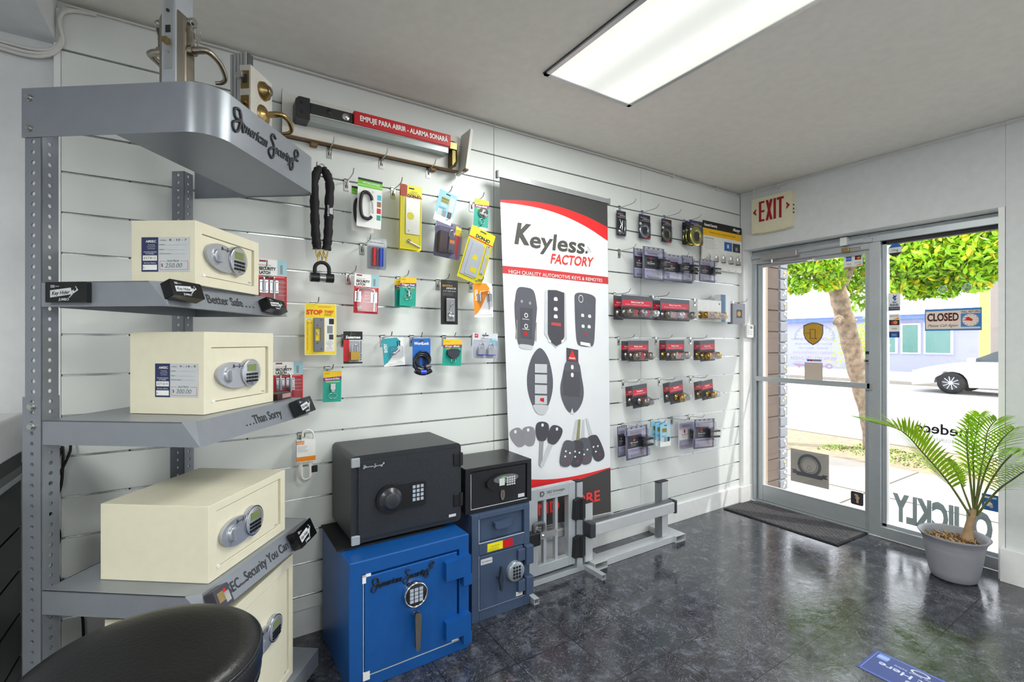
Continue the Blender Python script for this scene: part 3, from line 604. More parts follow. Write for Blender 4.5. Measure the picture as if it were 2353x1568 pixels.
sticker('key_outline_decal', 'faded red key outline decal under the phone numbers on the door glass', 'decal', 1820, 832, 1920, 850, s_key, inside=False, xg=.1828)
def s_cards(mb, w, h):
    sh(mb, w, h, LGREY); mb.rect(-w * .48, -w * .3, -h * .4, h * .4, -.0006, BLUE); mb.rect(-w * .28, -w * .1, -h * .4, h * .4, -.0006, RED); mb.rect(-w * .08, w * .46, -h * .4, h * .4, -.0006, GREY)
sticker('card_strip_sticker', 'narrow strip of payment logos on the door glass above the brown paper', 'sticker', 1854, 826, 1888, 831, s_cards)
mb_ = lambda mb, w, h: (sh(mb, w, h, mat('kraft_paper', '#b3a294', .7)), mb.rect(-w * .46, w * .46, -h * .46, h * .46, -.0006, mat('kraft_paper_light', '#c6b8aa', .7)))
sticker('paper_notice', 'small square tan paper taped on the door glass above the push bar', 'notice', 1849, 834, 1890, 874, mb_)
FROST = vinyl('frosted_square_film', '#a9a39c', .82); VDK = vinyl('badge_grey_ink', '#5a5a62', .8)
def s_badge(mb, w, h):
    sh(mb, w, h, FROST)
    for y in (-.0007, .0017):
        mb.ringf(0, h * .08, w * .23, w * .31, y, VDK); mb.ringf(0, h * .08, w * .19, w * .205, y, VDK); mb.ringf(0, h * .0, w * .05, w * .06, y, VDK)
        mb.flat([(-w * .34, -h * .16), (w * .34, -h * .16), (w * .34, -h * .28), (-w * .34, -h * .28)], y - .0004 if y < 0 else y + .0004, VDK)
        mb.flat([(-w * .48, -h * .12), (-w * .33, -h * .12), (-w * .33, -h * .24), (-w * .48, -h * .24), (-w * .43, -h * .18)], y, VDK); mb.flat([(w * .48, -h * .12), (w * .33, -h * .12), (w * .33, -h * .24), (w * .48, -h * .24), (w * .43, -h * .18)], y, VDK)
    mb.text('Certified', 0, h * .16, h * .05, VDK); mb.text('Locksmith', 0, h * .1, h * .05, VDK); mb.text('INSTALLATION', 0, -h * .22, h * .04, WHITE, -.0016, w=w * .5)
sticker('badge_decal', 'square frosted decal with a round badge and ribbon low on the door glass', 'decal', 1817, 1038, 1905, 1115, s_badge, inside=False, xg=.183)
def s_fb(mb, w, h):
    mb.prism(rrect(-w / 2, w / 2, -h / 2, h / 2, w * .15), 0, .001, mat('dark_plum_print', '#3a3340', .4)); mb.text('f', 0, 0, h * .62, mat('sticker_tan', '#cfae98', .5), -.0008, bold=.04); mb.text('f', 0, 0, h * .62, mat('sticker_tan', '#cfae98', .5), .0018, bold=.04)
sticker('social_sticker', 'small dark square sticker with a letter f low on the door glass', 'sticker', 1955, 1131, 1984, 1161, s_fb, inside=False, xg=.183)
def s_quick(mb, w, h): mb.text('QUICKLY', 0, 0, h, vinyl('grey_teal_vinyl', '#7f959a', .95), 0, w=w, bold=.05)
sticker('window_lettering', 'large grey mirrored capital lettering along the bottom of the window', 'lettering', 2051, 1160, 2281, 1221, s_quick, inside=False)
def s_med(mb, w, h):
    mb.text('medeco', 0, h * .2, h * .52, BLACK, 0, w=w, bold=.02); mb.text('HIGH SECURITY LOCKS', 0, -h * .36, h * .16, mat('dark_vinyl', '#55565e', .5), 0, w=w * .95)
sticker('brand_lettering', 'mirrored black lock lettering on the window behind the palm', 'lettering', 2100, 974, 2236, 1019, s_med, inside=False)
def s_blue(mb, w, h):
    sh(mb, w, h, mat('poster_blue', '#2f6fb8', .5)); mb.flat(ell(-w * .1, -h * .1, w * .25, h * .14), -.0006, WHITE); mb.flat(ell(w * .08, -h * .22, w * .12, h * .1), -.0009, mat('poster_peach', '#dfb49c', .5)); mb.rect(-w * .4, w * .4, h * .25, h * .36, -.0006, WHITE)
sticker('blue_sticker', 'blue square sticker low on the window beside the palm stems', 'sticker', 2256, 1137, 2294, 1174, s_blue)
# ================================================================== GREY DISPLAY STAND WITH SAFES
SA = YAW - R(4.5)                                   # direction of the stand's front, going away from the camera
P0 = CAM + FW * 1.38 - RT * 1.36; P0.z = 0          # outer corner of the near upright
UV = Vector((cos(SA), sin(SA), 0)); VV = Vector((sin(SA), -cos(SA), 0))
def st(u, v, z): return P0 + UV * u + VV * v + Vector((0, 0, z))
# local stand frame: x = u (away), y = -v, z up
GS = mat('stand_grey_enamel', '#8f949c', .32, .35, bump=.05, bscale=400); GS2 = mat('stand_grey_enamel_post', '#8a8f97', .35, .35); HOLE = mat('punched_hole', '#0d0e10', .8); INKS = mat('stand_lettering_ink', '#2e3138', .5)
stand = thing('display_stand', 'tall grey metal corner display stand with three shelves holding cream safes', 'display stand', P0, SA)
def punched(x0, x1, face, name, z0=0.0, z1=2.0, thick=.0025, hz=.0305, r=.0068, par=None):
    """perforated strip: real holes, face 'v' lies in plane x const? built as grid of quads around octagonal holes"""
def strip(mb, a, d, wdt, z0, z1, off, m):
    # strip from point a (x,y) along unit d, width wdt, with octagonal holes every .0302 m
    pz = .0302; n = int((z1 - z0) / pz); r = .0062; cx = wdt * .5
    nx, ny = -d[1], d[0]
    def P(s, z, t): return (a[0] + d[0] * s + nx * t, a[1] + d[1] * s + ny * t, z)
    for i in range(n):
        zb = z0 + i * pz; zt = zb + pz; zc = (zb + zt) / 2
        h = [(cx + r * cos(R(22.5 + 45 * k)), zc + r * sin(R(22.5 + 45 * k))) for k in range(8)]
        o = [(wdt, zc + r * .4), (cx + r * .4, zt), (cx - r * .4, zt), (0, zc + r * .4), (0, zc - r * .4), (cx - r * .4, zb), (cx + r * .4, zb), (wdt, zc - r * .4)]
        cor = {0: (wdt, zt), 2: (0, zt), 4: (0, zb), 6: (wdt, zb)}
        for t in (0, off):
            vs = [P(x, z, t) for x, z in h] + [P(x, z, t) for x, z in o] + [P(*cor[q], t) for q in (0, 2, 4, 6)]
            fs = [(k, 8 + k, 8 + (k + 1) % 8, (k + 1) % 8) for k in range(8)] + [(8 + q, 16 + q // 2, 8 + q + 1) for q in (0, 2, 4, 6)]
            mb.add(vs, fs, m)
        vs = [P(x, z, 0) for x, z in h] + [P(x, z, off) for x, z in h]; mb.add(vs, [(k, (k + 1) % 8, 8 + (k + 1) % 8, 8 + k) for k in range(8)], m)
    zt = z0 + n * pz
    for s_ in (0, wdt): mb.add([P(s_, z0, 0), P(s_, zt, 0), P(s_, zt, off), P(s_, z0, off)], [(0, 1, 2, 3)], m)
def upright(u0, name='upright'):
    mb = MB(); strip(mb, (u0, .0), (0, 1), .052, .02, 2.10, -.0028, GS2); strip(mb, (u0, .0), (1, 0), .048, .02, 2.10, .0028, GS2)
    o = mb.build(name, stand)
    mb = MB(); strip(mb, (u0 - .002, -.002), (0, 1), .060, .02, 1.245, -.0024, GS2); strip(mb, (u0 - .002, -.002), (1, 0), .052, .02, 1.245, .0024, GS2)
    mb.build('sleeve', o)
    for z in (1.20, 1.143):
        mb = MB(); mb.cyl((u0 - .001, .026, z), (u0 - .012, .026, z), .0085, STEEL, n=6); mb.cyl((u0 - .001, .026, z), (u0 - .005, .026, z), .011, STEEL, n=16); mb.build('bolt', stand)
upright(0.0); upright(.54)
# canopy: fascia strip bent round the corner + underside plate
Z0, Z1 = 1.979, 2.121; VM = .52; UE = .60; RC = .085
def arcpts(cx, cy, r, a0, a1, n=10): return [(cx + r * cos(R(a0 + (a1 - a0) * i / n)), cy + r * sin(R(a0 + (a1 - a0) * i / n))) for i in range(n + 1)]
path = [(-.004, .058)] + arcpts(-.004 + RC, -VM + RC, RC, 180, 270) + arcpts(UE - .05, -VM + .05, .05, 270, 360) + [(UE, 0.0)]
mb = MB(); vs = []; t = .003
for i, (x, y) in enumerate(path):
    a = Vector(path[max(0, i - 1)]); b_ = Vector(path[min(len(path) - 1, i + 1)]); d = (b_ - a).normalized(); nx, ny = -d.y, d.x
    vs += [(x, y, Z0), (x, y, Z1), (x + nx * t, y + ny * t, Z1), (x + nx * t, y + ny * t, Z0)]
fs = []
for j in range(4):
    mb.add(vs, [(i * 4 + j, i * 4 + (j + 1) % 4, i * 4 + 4 + (j + 1) % 4, i * 4 + 4 + j) for i in range(len(path) - 1)], GS, j in (0, 2))
mb.add(vs, [(0, 1, 2, 3), tuple(len(vs) - 4 + j for j in (3, 2, 1, 0))], GS); mb.build('canopy_fascia', stand)
for z in (2.092, 2.004):
    mb = MB(); mb.cyl((-.004, .032, z), (-.014, .032, z), .0075, STEEL, n=6); mb.cyl((-.004, .032, z), (-.008, .032, z), .010, STEEL, n=16); mb.build('bolt', stand)
mb = MB(); mb.slab([(.0, -.225)] + [(x + .003, y + .003) for x, y in arcpts(-.004 + RC, -VM + RC, RC, 180, 270)] + [(x - .003, y + .003) for x, y in arcpts(UE - .05, -VM + .05, .05, 270, 360)] + [(UE - .003, -.225)], 1.982, 1.986, GS); mb.build('canopy_plate', stand)
mb = MB(); script_logo(mb, .272, 2.056, .078, .37, INKS, -VM - .004, .003); mb.build('canopy_lettering', stand)
# shelves
def shelf(zt, lip, vcorner, vfront, tilt, text, tu, tw, th, chu):
    """near lip runs along v, then a bevelled corner, front lip with lettering runs along u"""
    ue = .60; mb = MB(); zb = zt - lip
    mb.slab([(0, 0), (0, -vcorner), (chu, -vfront), (ue, -vfront), (ue, -.0)], zt - .003, zt, GS)
    mb.box(-.0, .003, -vcorner, 0, zb, zt, GS); mb.box(ue - .003, ue, -vfront, 0, zb, zt, GS); mb.box(.05, ue, -.003, 0, zb, zt, GS)
    # front lip (leans outward at the bottom)
    a = (chu, -vfront); e = (ue, -vfront)
    mb.add([(0.0, -vcorner, zt), (chu, -vfront, zt), (ue, -vfront, zt), (ue + .01, -vfront - tilt, zb), (0.0, -vfront - tilt, zb), (0, -vcorner, zb)], [(0, 1, 4, 5), (1, 2, 3, 4)], GS)
    mb.add([(0.0, -vcorner + .003, zt - .003), (chu, -vfront + .003, zt - .003), (ue, -vfront + .003, zt - .003), (ue + .01, -vfront - tilt + .003, zb), (0.0, -vfront - tilt + .003, zb), (0, -vcorner + .003, zb)], [(5, 4, 1, 0), (4, 3, 2, 1)], GS)
    mb.add([(ue + .01, -vfront - tilt, zb), (0.0, -vfront - tilt, zb), (0.0, -vfront - tilt + .02, zb), (ue, -vfront + .01, zb)], [(0, 1, 2, 3)], GS)
    s = mb.build('shelf', stand)
    mb = MB(); ang = math.atan2(tilt, lip); mb.M = T(0, -vfront - tilt / 2, (zt + zb) / 2) @ Matrix.Rotation(-ang, 4, 'X')
    mb.text(text, tu, 0, th, INKS, -.0012, w=tw, bold=.018); mb.build('shelf_lettering', s)
    return s
shelf(1.561, .072, .33, .362, .03, 'Better Safe . . .', .285, .235, .030, .015)
shelf(1.160, .070, .43, .455, .03, '. . .Than Sorry', .325, .21, .030, .02)
shelf(.668, .069, .44, .475, .03, 'AMSEC...Security You Can', .245, .385, .030, .02)
mb = MB(); mb.slab([(0, 0), (0, -.46), (.03, -.49), (.68, -.49), (.68, 0)], .02, .09, GS); mb.build('base_plinth', stand, bevel=.004)
# --- safes
CREAM = mat('cream_enamel', '#e6e0c8', .38, noise=.02, nscale=30, bump=.12, bscale=900); SILV = mat('silver_plastic', '#b9bcc4', .28, .6); LCD = mat('lcd_screen', '#7d8a55', .2); BTN = mat('black_button', '#15161a', .3)
def keypad(root, cx, cz, w, tilt=0, y=-.001):
    k = MB(); h = w * .43
    out = [(cx + x * w, cz + z * w) for x, z in ell(-.12, -.02, .40, .20, 36, R(-8))]
    k.prism([(cx + w * x, cz + w * z) for x, z in ell(-.1, -.02, .40, .215, 40, R(-6))], y - .012, y, SILV, True); e = k.build('keypad_escutcheon', root, bevel=.004, seg=3)
    k = MB(); k.lathe([(0, .020), (w * .095, .020), (w * .105, .018), (w * .108, .0125), (w * .135, .0125), (w * .14, .010)], SILV, 28, (cx - w * .26, y, cz - w * .01), 'y')
    k.prism([(cx - w * .26 + a, cz - w * .01 + b_) for a, b_ in ((-.006, -w * .09), (.006, -w * .09), (.010, w * .09), (-.010, w * .09))], y - .031, y - .019, SILV); k.build('knob', root, bevel=.001)
    px = cx + w * .27
    k = MB(); k.lathe([(0, .017), (w * .205, .017), (w * .225, .015), (w * .235, .010), (w * .235, 0)], SILV, 40, (px, y, cz), 'y'); pad = k.build('keypad_disc', root)
    k = MB(); k.ringf(px, cz, w * .222, w * .238, y - .0165, CHROME, 40, k=1); k.rect(px - w * .115, px + w * .115, cz + w * .025, cz + w * .145, y - .0176, LCD)
    for r in range(3):
        for c in range(4): k.box(px - w * .135 + c * w * .075, px - w * .135 + c * w * .075 + w * .055, y - .020, y - .017, cz - w * .045 - r * w * .058, cz - w * .008 - r * w * .058, BTN)
    k.rect(px - w * .03, px + w * .03, cz - w * .19, cz - w * .18, y - .0176, DARK); k.build('buttons', pad)
    k = MB(); script_logo(k, cx - w * .02, cz + w * .13, w * .06, w * .28, DARK, y - .013); k.build('logo', e)
def cream_safe(label, loc, rz, w, h, d, name='safe', kp=.17, kx=.03, kz=0, inset=(.03, .03, .035, .03)):
    r = thing(name, label, 'safe', loc, rz); l, rr_, tp_, bt = inset
    mb = MB(); t = .012
    # shell with a framed opening
    mb.box(-w / 2, -w / 2 + l, 0, d, 0, h, CREAM); mb.box(w / 2 - rr_, w / 2, 0, d, 0, h, CREAM)
    mb.box(-w / 2, w / 2, 0, d, h - tp_, h, CREAM) if 0 else None
    mb = MB(); x0, x1, z0, z1 = -w / 2 + l, w / 2 - rr_, bt, h - tp_
    O = [(-w / 2, 0), (w / 2, 0), (w / 2, h), (-w / 2, h)]; I = [(x0, z0), (x1, z0), (x1, z1), (x0, z1)]
    v = [(a, 0, b_) for a, b_ in O] + [(a, 0, b_) for a, b_ in I] + [(a, .014, b_) for a, b_ in I] + [(a, d, b_) for a, b_ in O]
    f = [(i, (i + 1) % 4, 4 + (i + 1) % 4, 4 + i) for i in range(4)] + [(4 + i, 4 + (i + 1) % 4, 8 + (i + 1) % 4, 8 + i) for i in range(4)] + [(8, 9, 10, 11), (12, 15, 14, 13)] + [(i, 12 + i, 12 + (i + 1) % 4, (i + 1) % 4) for i in range(4)]
    mb.add(v, f, CREAM); mb.build('body', r, bevel=.0015)
    mb = MB(); mb.box(x0 + .002, x1 - .012, .003, .013, z0 + .002, z1 - .002, CREAM); dr_ = mb.build('door', r, bevel=.001)
    mb = MB(); mb.box(x1 - .035, x1 - .018, .002, .003, z0 + .008, z0 + .013, LGREY); mb.text('AMSEC', x1 - .027, z0 + .0105, .003, NAVY, .0015); mb.build('badge', dr_)
    keypad(r, kx, h * .5 + kz, kp, y=.002)
    mb = MB(); mb.box(x0 + .0, x0 + .012, -.003, .003, z0 - .001, z0 + .006, WHITE); mb.build('corner_guard', r, label='small white corner protector')
    for s_ in (-1, 1): pass
    return r
def price_card(model, dims, price, label, loc, rz):
    r = thing('price_card', label, 'price card', loc, rz, group=None); w, h = .150, .105; mb = MB()
    mb.box(-w / 2, w / 2, 0, .0008, -h / 2, h / 2, LGREY); mb.rect(-w / 2, -w * .15, -h / 2, h / 2, -.0003, NAVY); mb.rect(-w * .47, -w * .175, -h * .18, -h * .03, -.0006, WHITE); mb.rect(-w * .47, -w * .175, -h * .45, -h * .3, -.0006, WHITE)
    for (a, b_) in (((-w * .11, -h * .18), (w * .46, -h * .18)),): pass
    mb.prism(rrect(-w * .12, w * .47, -h * .45, -h * .19, .003), -.0002, 0, RED); mb.prism(rrect(-w * .113, w * .463, -h * .44, -h * .20, .0025), -.0004, 0, LGREY); mb.rect(w * .0, w * .32, -h * .22, -h * .16, -.0006, LGREY)
    mb.build('card', r)
    mb = MB(); y = -.0008; mb.text('AMSEC', -w * .30, h * .38, h * .07, WHITE, y, bold=.02)
    for i, t in enumerate(('Meeting high', 'security safe for', 'over 60 years')): mb.text(t, -w * .29, h * (.28 - i * .055), h * .028, WHITE, y)
    mb.text('YOU ARE LOOKING', -w * .32, h * .07, h * .036, WHITE, y, w=w * .27); mb.text('AT MODEL:', -w * .32, h * .02, h * .036, WHITE, y); mb.text('RETAIL PRICE:', -w * .32, -h * .25, h * .036, WHITE, y, w=w * .25)
    mb.text('SALE PRICE', w * .16, -h * .19, h * .05, DARK, y, bold=.01); mb.text('$', -w * .07, -h * .31, h * .09, DARK, y); mb.text('$', -w * .45, -h * .38, h * .05, DARK, y)
    for i, t in enumerate(('EXTERIOR\nDIMENSIONS',)): mb.text('EXTERIOR DIMENSIONS', w * -.05, h * .41, h * .03, DARK, y, w=w * .12)
    for zz, t in ((.28, 'INTERIOR'), (.14, 'WEIGHT'), (.02, 'INTERNAL RATING')): mb.text(t, -w * .13, h * zz, h * .028, DARK, y, al='l'); mb.rect(w * .05, w * .44, h * zz - .001, h * zz - .0006, y, GREY)
    mb.text(model, -w * .325, -h * .105, h * .075, BLACK, y, w=w * .24, shear=.05); mb.text(dims, w * .26, h * .42, h * .06, BLACK, y, w=w * .36); mb.text(price, w * .17, -h * .32, h * .13, mat('pencil_grey', '#6c6d70', .6), y, shear=.25)
    mb.build('writing', r); return r
def place_front(u, v, z): p = st(u, v, z); return p
# position helper from measured camera distances (metres along / across the view)
def cv(dep, lat, z): p = CAM + FW * dep + RT * lat; return Vector((p.x, p.y, z))
def safe_at(label, A, B, z, h, d, **k):
    a = Vector(A); b_ = Vector(B); pa = cv(*A, z); pb = cv(*B, z); w = (pb - pa).length; ang = math.atan2((pb - pa).y, (pb - pa).x); c = (pa + pb) / 2
    return cream_safe(label, c, ang, w, h, d, **k), c, ang, w
s1, c1, a1, w1 = safe_at('smallest cream electronic safe on the top shelf above the words Better Safe', (1.452, -.963), (1.795, -.952), 1.562, .196, .20, kp=.205, kx=-.03, kz=.006)
s2, c2, a2, w2 = safe_at('cream electronic safe with a $300 price card on the middle shelf', (1.476, -.952), (1.812, -.906), 1.161, .258, .26, kp=.20, kx=-.025, kz=-.01, inset=(.03, .03, .05, .035))
s3, c3, a3, w3 = safe_at('widest cream electronic safe on the lowest shelf above the black stool', (1.416, -.900), (1.826, -.868), .669, .229, .345, kp=.205, kx=-.06, kz=.0, inset=(.035, .03, .025, .03))
s4, c4, a4, w4 = safe_at('tallest cream electronic safe under the stand, mostly hidden behind the black stool', (1.42, -.87), (1.87, -.858), .091, .465, .35, kp=.19, kx=.02, kz=.035, inset=(.03, .03, .04, .03))
def on_side(c, a, w, yl, z): # point on the safe's -x side, yl back from the front
    return Vector((c.x, c.y, 0)) + Vector((cos(a), sin(a), 0)) * (-w / 2 - .0012) + Vector((-sin(a), cos(a), 0)) * yl + Vector((0, 0, z))
price_card('EST813', '8 - 13 - 7', '250.00', 'price card reading 250 on the side of the smallest cream safe', on_side(c1, a1, w1, .092, 1.562 + .092), a1 - pi / 2)
price_card('EST1014', '9 - 14 - 9', '300.00', 'price card reading 300 on the side of the middle shelf safe', on_side(c2, a2, w2, .094, 1.161 + .106), a2 - pi / 2)
# --- key hider boxes stuck to the lips
GB = mat('gloss_black_box', '#0f0f12', .12)
def key_hider(label, loc, rot, w=.117, h=.05, d=.032, dim=False):
    r = thing('magnetic_key_box', label, 'key box', loc, rot=rot, group=None); ink = LGREY
    mb = MB(); mb.prism(rrect(-w / 2, w / 2, -h / 2, h / 2, .003), -d, 0, GB); mb.build('case', r, bevel=.0012)
    mb = MB(); y = -d - .0005
    mb.flat([(-w * .38, -h * .26), (-w * .38, h * .10), (w * .12, h * .22), (w * .16, -h * .10)], y, ink); mb.text('Key Hider', -w * .12, -h * .02, h * .17, BLACK, y - .0003, w=w * .44, bold=.02, shear=.3, rot=.07)
    mb.flat([(w * .13, -h * .0), (w * .24, h * .3), (w * .3, h * .1), (w * .2, -h * .05)], y - .0002, ink); mb.tube([(w * .2, y, 0), (w * .08, y, -h * .28)], .0014, ink, 5); mb.flat(ell(w * .22, h * .15, w * .035, h * .1, 14, -.4), y - .0005, BLACK)
    mb.rect(-w * .37, -w * .27, h * .22, h * .36, y, GREY); mb.rect(-w * .26, -w * .16, h * .27, h * .31, y, GREY)
    mb.text('JUMBO', -w * .05, -h * .35, h * .12, ink, y, bold=.02)
    mb.build('printed_face', r); return r
ST = lambda u, v, z, a=0: st(u, v, z)
lean = Matrix.Rotation(-math.atan2(.03, .07), 4, 'X')
def rots(a, x=0, t=0): return (Matrix.Rotation(a, 4, 'Z') @ Matrix.Rotation(x, 4, 'X') @ Matrix.Rotation(t, 4, 'Y')).to_euler()
key_hider('black magnetic key box at the post end of the top shelf edge', st(-.001, .093, 1.529), rots(SA - pi / 2, 0, 0), w=.128, h=.058, d=.014)
key_hider('black magnetic key box on the corner of the top shelf edge', st(.045, .385, 1.528), rots(SA - .12, -.40, .05), w=.105, h=.05)
key_hider('black magnetic key box at the wall end of the top shelf edge', st(.50, .385, 1.518), rots(SA, -.40, .08), w=.115, h=.048)
key_hider('black magnetic key box at the end of the Than Sorry shelf edge', st(.545, .478, 1.125), rots(SA, -.40, -.04), w=.11, h=.062)
key_hider('black magnetic key box at the end of the Security You Can shelf edge', st(.505, .498, .638), rots(SA, -.40, -.08), w=.125, h=.068)
# small dark key case leaning half hidden on the lowest shelf front
kc = thing('key_case', 'small dark grey case with bright fittings on the lowest shelf edge by the stool', 'key box', st(.058, .492, .635), rot=rots(SA, -.4, 0))
mb = MB(); mb.prism(rrect(-.04, .022, -.03, .03, .004), -.03, 0, mat('dark_violet_plastic', '#3c3a44', .4)); mb.build('case', kc, bevel=.002)
mb = MB(); mb.rect(-.03, .0, -.01, .018, -.0306, BRASS); mb.rect(-.005, .015, -.02, .01, -.0309, CHROME); mb.disc(.0, .015, .006, -.031, RED, 10); mb.build('fittings', kc)
# small red and black box under the latch pack on the middle shelf
o = thing('small_lock_box', 'small box with a dark red label at the back of the middle shelf', 'box', st(.545, .40, 1.161), SA)
mb = MB(); mb.box(-.055, .045, -.02, .03, 0, .024, mat('dark_red_carton', '#3a1418', .4)); mb.rect(-.02, .04, .004, .021, -.0206, mat('pinkish_label', '#b08a8c', .4)); mb.build('carton', o)
# --- stool
stc = cv(.93, -.715, 0); so = thing('bar_stool', 'round black leather bar stool in front of the lowest safes', 'stool', stc, .4)
LEA = mat('black_leather', '#0b0b0d', .38, bump=.35, bscale=140, noise=.2, nscale=12); LEB = mat('leather_band', '#191a1f', .28, bump=.3, bscale=90)
def circ(r, z, n=64): return [(r * cos(2 * pi * i / n), r * sin(2 * pi * i / n), z) for i in range(n)]
SZ = .787
mb = MB(); mb.lathe([(0, SZ), (.06, SZ), (.12, SZ - .001), (.16, SZ - .004), (.185, SZ - .010), (.196, SZ - .018), (.200, SZ - .026)], LEA, 64); mb.tube(circ(.2, SZ - .027), .0035, LEB, 8, close=True); cush = mb.build('seat', so)
mb = MB(); mb.lathe([(.200, SZ - .028), (.204, SZ - .04), (.204, SZ - .062), (.200, SZ - .076), (.196, SZ - .08)], LEB, 64); mb.tube(circ(.199, SZ - .082), .003, LEB, 8, close=True)
mb.lathe([(.197, SZ - .084), (.2, SZ - .095), (.185, SZ - .115), (.0, SZ - .118)], LEA, 64); mb.build('seat_side', so)
mb = MB()
for i in range(150):
    a = 2 * pi * i / 150; a2 = a + .022; mb.tube([(.2015 * cos(a), .2015 * sin(a), SZ - .0345), (.2015 * cos(a2), .2015 * sin(a2), SZ - .0345)], .0009, mat('stitching', '#4a4a4e', .6), 4)
mb.build('stitching', cush)
mb = MB(); mb.cyl((0, 0, .03), (0, 0, SZ - .117), .028, CHROME); mb.build('column', so)
mb = MB(); mb.lathe([(0, .05), (.04, .045), (.18, .016), (.2, .008), (.2, 0.001), (0, 0.001)], CHROME, 48); mb.build('base', so)
mb = MB(); mb.tube([(.13 * cos(a), .13 * sin(a), .30) for a in [2 * pi * i / 40 for i in range(40)]], .009, CHROME, 8, close=True); mb.tube([(-.13, 0, .30), (.13, 0, .30)], .007, CHROME); mb.build('foot_ring', so)
# --- lever lock demonstration on the canopy
def lever(mb, o, d, s, m, L=.12, drop=.05):   # o start point, d outward (x,y), s along (x,y)
    o = Vector(o); d = Vector((*d, 0)); s = Vector((*s, 0)); z = Vector((0, 0, 1))
    P_ = catmull([o, o + d * .045, o + d * .062 + s * .012, o + d * .064 + s * L * .55 - z * drop * .25, o + d * .058 + s * L * .9 - z * drop, o + d * .04 + s * L - z * drop * 1.35, o + d * .02 + s * L * .93 - z * drop * 1.5], 5)
    mb.tube(P_, [.0115] * 6 + [.0105 - .0045 * i / (len(P_) - 6) for i in range(len(P_) - 6)], m, 12)
ld = thing('lever_lock_demo', 'satin lever lockset demo with hanging keys standing on top of the grey stand', 'lock display', st(.16, .255, 1.987), SA)
# local: x away along the fascia, y = back towards posts; the door edge faces -x
mb = MB(); mb.box(-.0, .075, -.024, .024, 0, .60, mat('pale_door_section', '#c3c8d0', .4, .3)); mb.build('door_section', ld, bevel=.002)
mb = MB(); mb.box(-.002, 0, -.014, .014, .27, .50, ALU); mb.box(-.0035, -.002, -.008, .008, .385, .408, GASK); mb.box(-.02, -.002, -.008, .006, .345, .362, BRASS); mb.cyl((-.003, 0, .325), (-.005, 0, .325), .005, STEEL, n=12); mb.cyl((-.003, 0, .455), (-.005, 0, .455), .005, GASK, n=12); mb.build('latch_plate', ld)
for s_ in (-1, 1):
    mb = MB(); y0 = s_ * .024; y1 = s_ * .045
    mb.M = T(.035, 0, .325)
    mb.add([(-.03, y0, -.14), (.03, y0, -.14), (.03, y0, .14), (-.03, y0, .14), (-.022, y1, -.12), (.022, y1, -.12), (.022, y1, .12), (-.022, y1, .12)], [(0, 1, 5, 4), (1, 2, 6, 5), (2, 3, 7, 6), (3, 0, 4, 7), (4, 5, 6, 7)], NICK)
    e = mb.build('escutcheon', ld, bevel=.006)
    mb = MB(); lever(mb, (.035, s_ * .040, .345), (0, s_), (1, 0), NICK, .105, .035); mb.cyl((.035, s_ * .04, .345), (.035, s_ * .06, .345), .017, NICK); mb.build('lever', e)
    mb = MB(); KM = mat('nickel_key', '#b9b6b0', .3, 1)
    for k in range(2):
        x = .03 + .012 * k; zz = .43 - .02 * k; yy = s_ * (.06 + .005 * k)
        mb.tube([(x + .014 * cos(a), yy, zz + .014 * sin(a)) for a in [2 * pi * i / 16 for i in range(16)]], .0013, KM, 5, close=True)
        mb.M = T(x, yy - .001, zz - .02); mb.prism(ell(0, -.0, .011, .012, 16), -.001, .001, KM); mb.box(-.003, .003, -.001, .001, -.05, -.01, KM); mb.M = Matrix.Identity(4)
    mb.cyl((.035, s_ * .044, .44), (.035, s_ * .062, .44), .012, KM); mb.build('keys', ld)
# --- deadbolt and lever demonstration at the wall end of the canopy
dd = thing('deadbolt_demo', 'door corner sample with brass deadbolt and brass lever on the stand top', 'lock display', st(.50, .385, 1.987), SA)
p = atD(576, 290, 1.74); ang = SA
dd.location = (p.x, p.y, 1.987); dd.rotation_euler = (0, 0, ang); DW = mat('worn_white_door', '#cfccc4', .6, noise=.08, nscale=14)
Hd = .412
mb = MB(); mb.box(0, .135, 0, .043, 0, Hd, DW); mb.build('door_slab', dd, bevel=.001)
mb = MB(); mb.box(-.002, .0, .006, .037, .25, .30, BRASS); mb.cyl((-.014, .0215, .275), (-.002, .0215, .275), .009, BRASS, n=14); mb.build('latch_plate', dd)
mb = MB(); mb.box(-.002, 0, .006, .037, .325, .39, BRASS); mb.box(-.004, -.002, .013, .030, .345, .375, GASK); mb.build('bolt_plate', dd)
mb = MB(); mb.lathe([(0, .030), (.012, .030), (.013, .026), (.022, .022), (.023, .016), (.032, .012), (.034, .004), (.035, 0)], BRASS, 36, (.075, 0, .352), 'y'); mb.ringf(.075, .352, .013, .016, -.0305, GASK); mb.build('deadbolt', dd)
mb = MB(); mb.lathe([(0, .02), (.012, .018), (.022, .010), (.034, .006), (.037, 0)], BRASS, 36, (.075, 0, .262), 'y'); rs = mb.build('rosette', dd)
mb = MB(); lever(mb, (.075, -.012, .262), (0, -1), (1, 0), BRASS, .085, .025); mb.build('lever', rs)
al = thing('aluminium_frame_sample', 'ribbed aluminium frame section standing beside the brass deadbolt sample', 'frame sample', (0, 0, 0), ang)
p2 = atD(529, 290, 1.765); al.location = (p2.x, p2.y, 1.987)
Pw = (p - p2).length
mb = MB()
nrm = Vector((cos(ang), sin(ang))); dirv = (Vector((p.x, p.y)) - Vector((p2.x, p2.y))); a_ = math.atan2(dirv.y, dirv.x) - ang
al.rotation_euler = (0, 0, math.atan2(dirv.y, dirv.x)); k = 0
Lw = dirv.length * .80
for i in range(5):
    x = Lw * i / 5; mb.box(x, x + Lw / 5 - .003, 0, .03, 0, Hd + .05, ALU)
mb.box(0, Lw, .006, .03, 0, Hd + .049, mat('frame_recess', '#4d4f52', .5)); mb.build('profile', al)
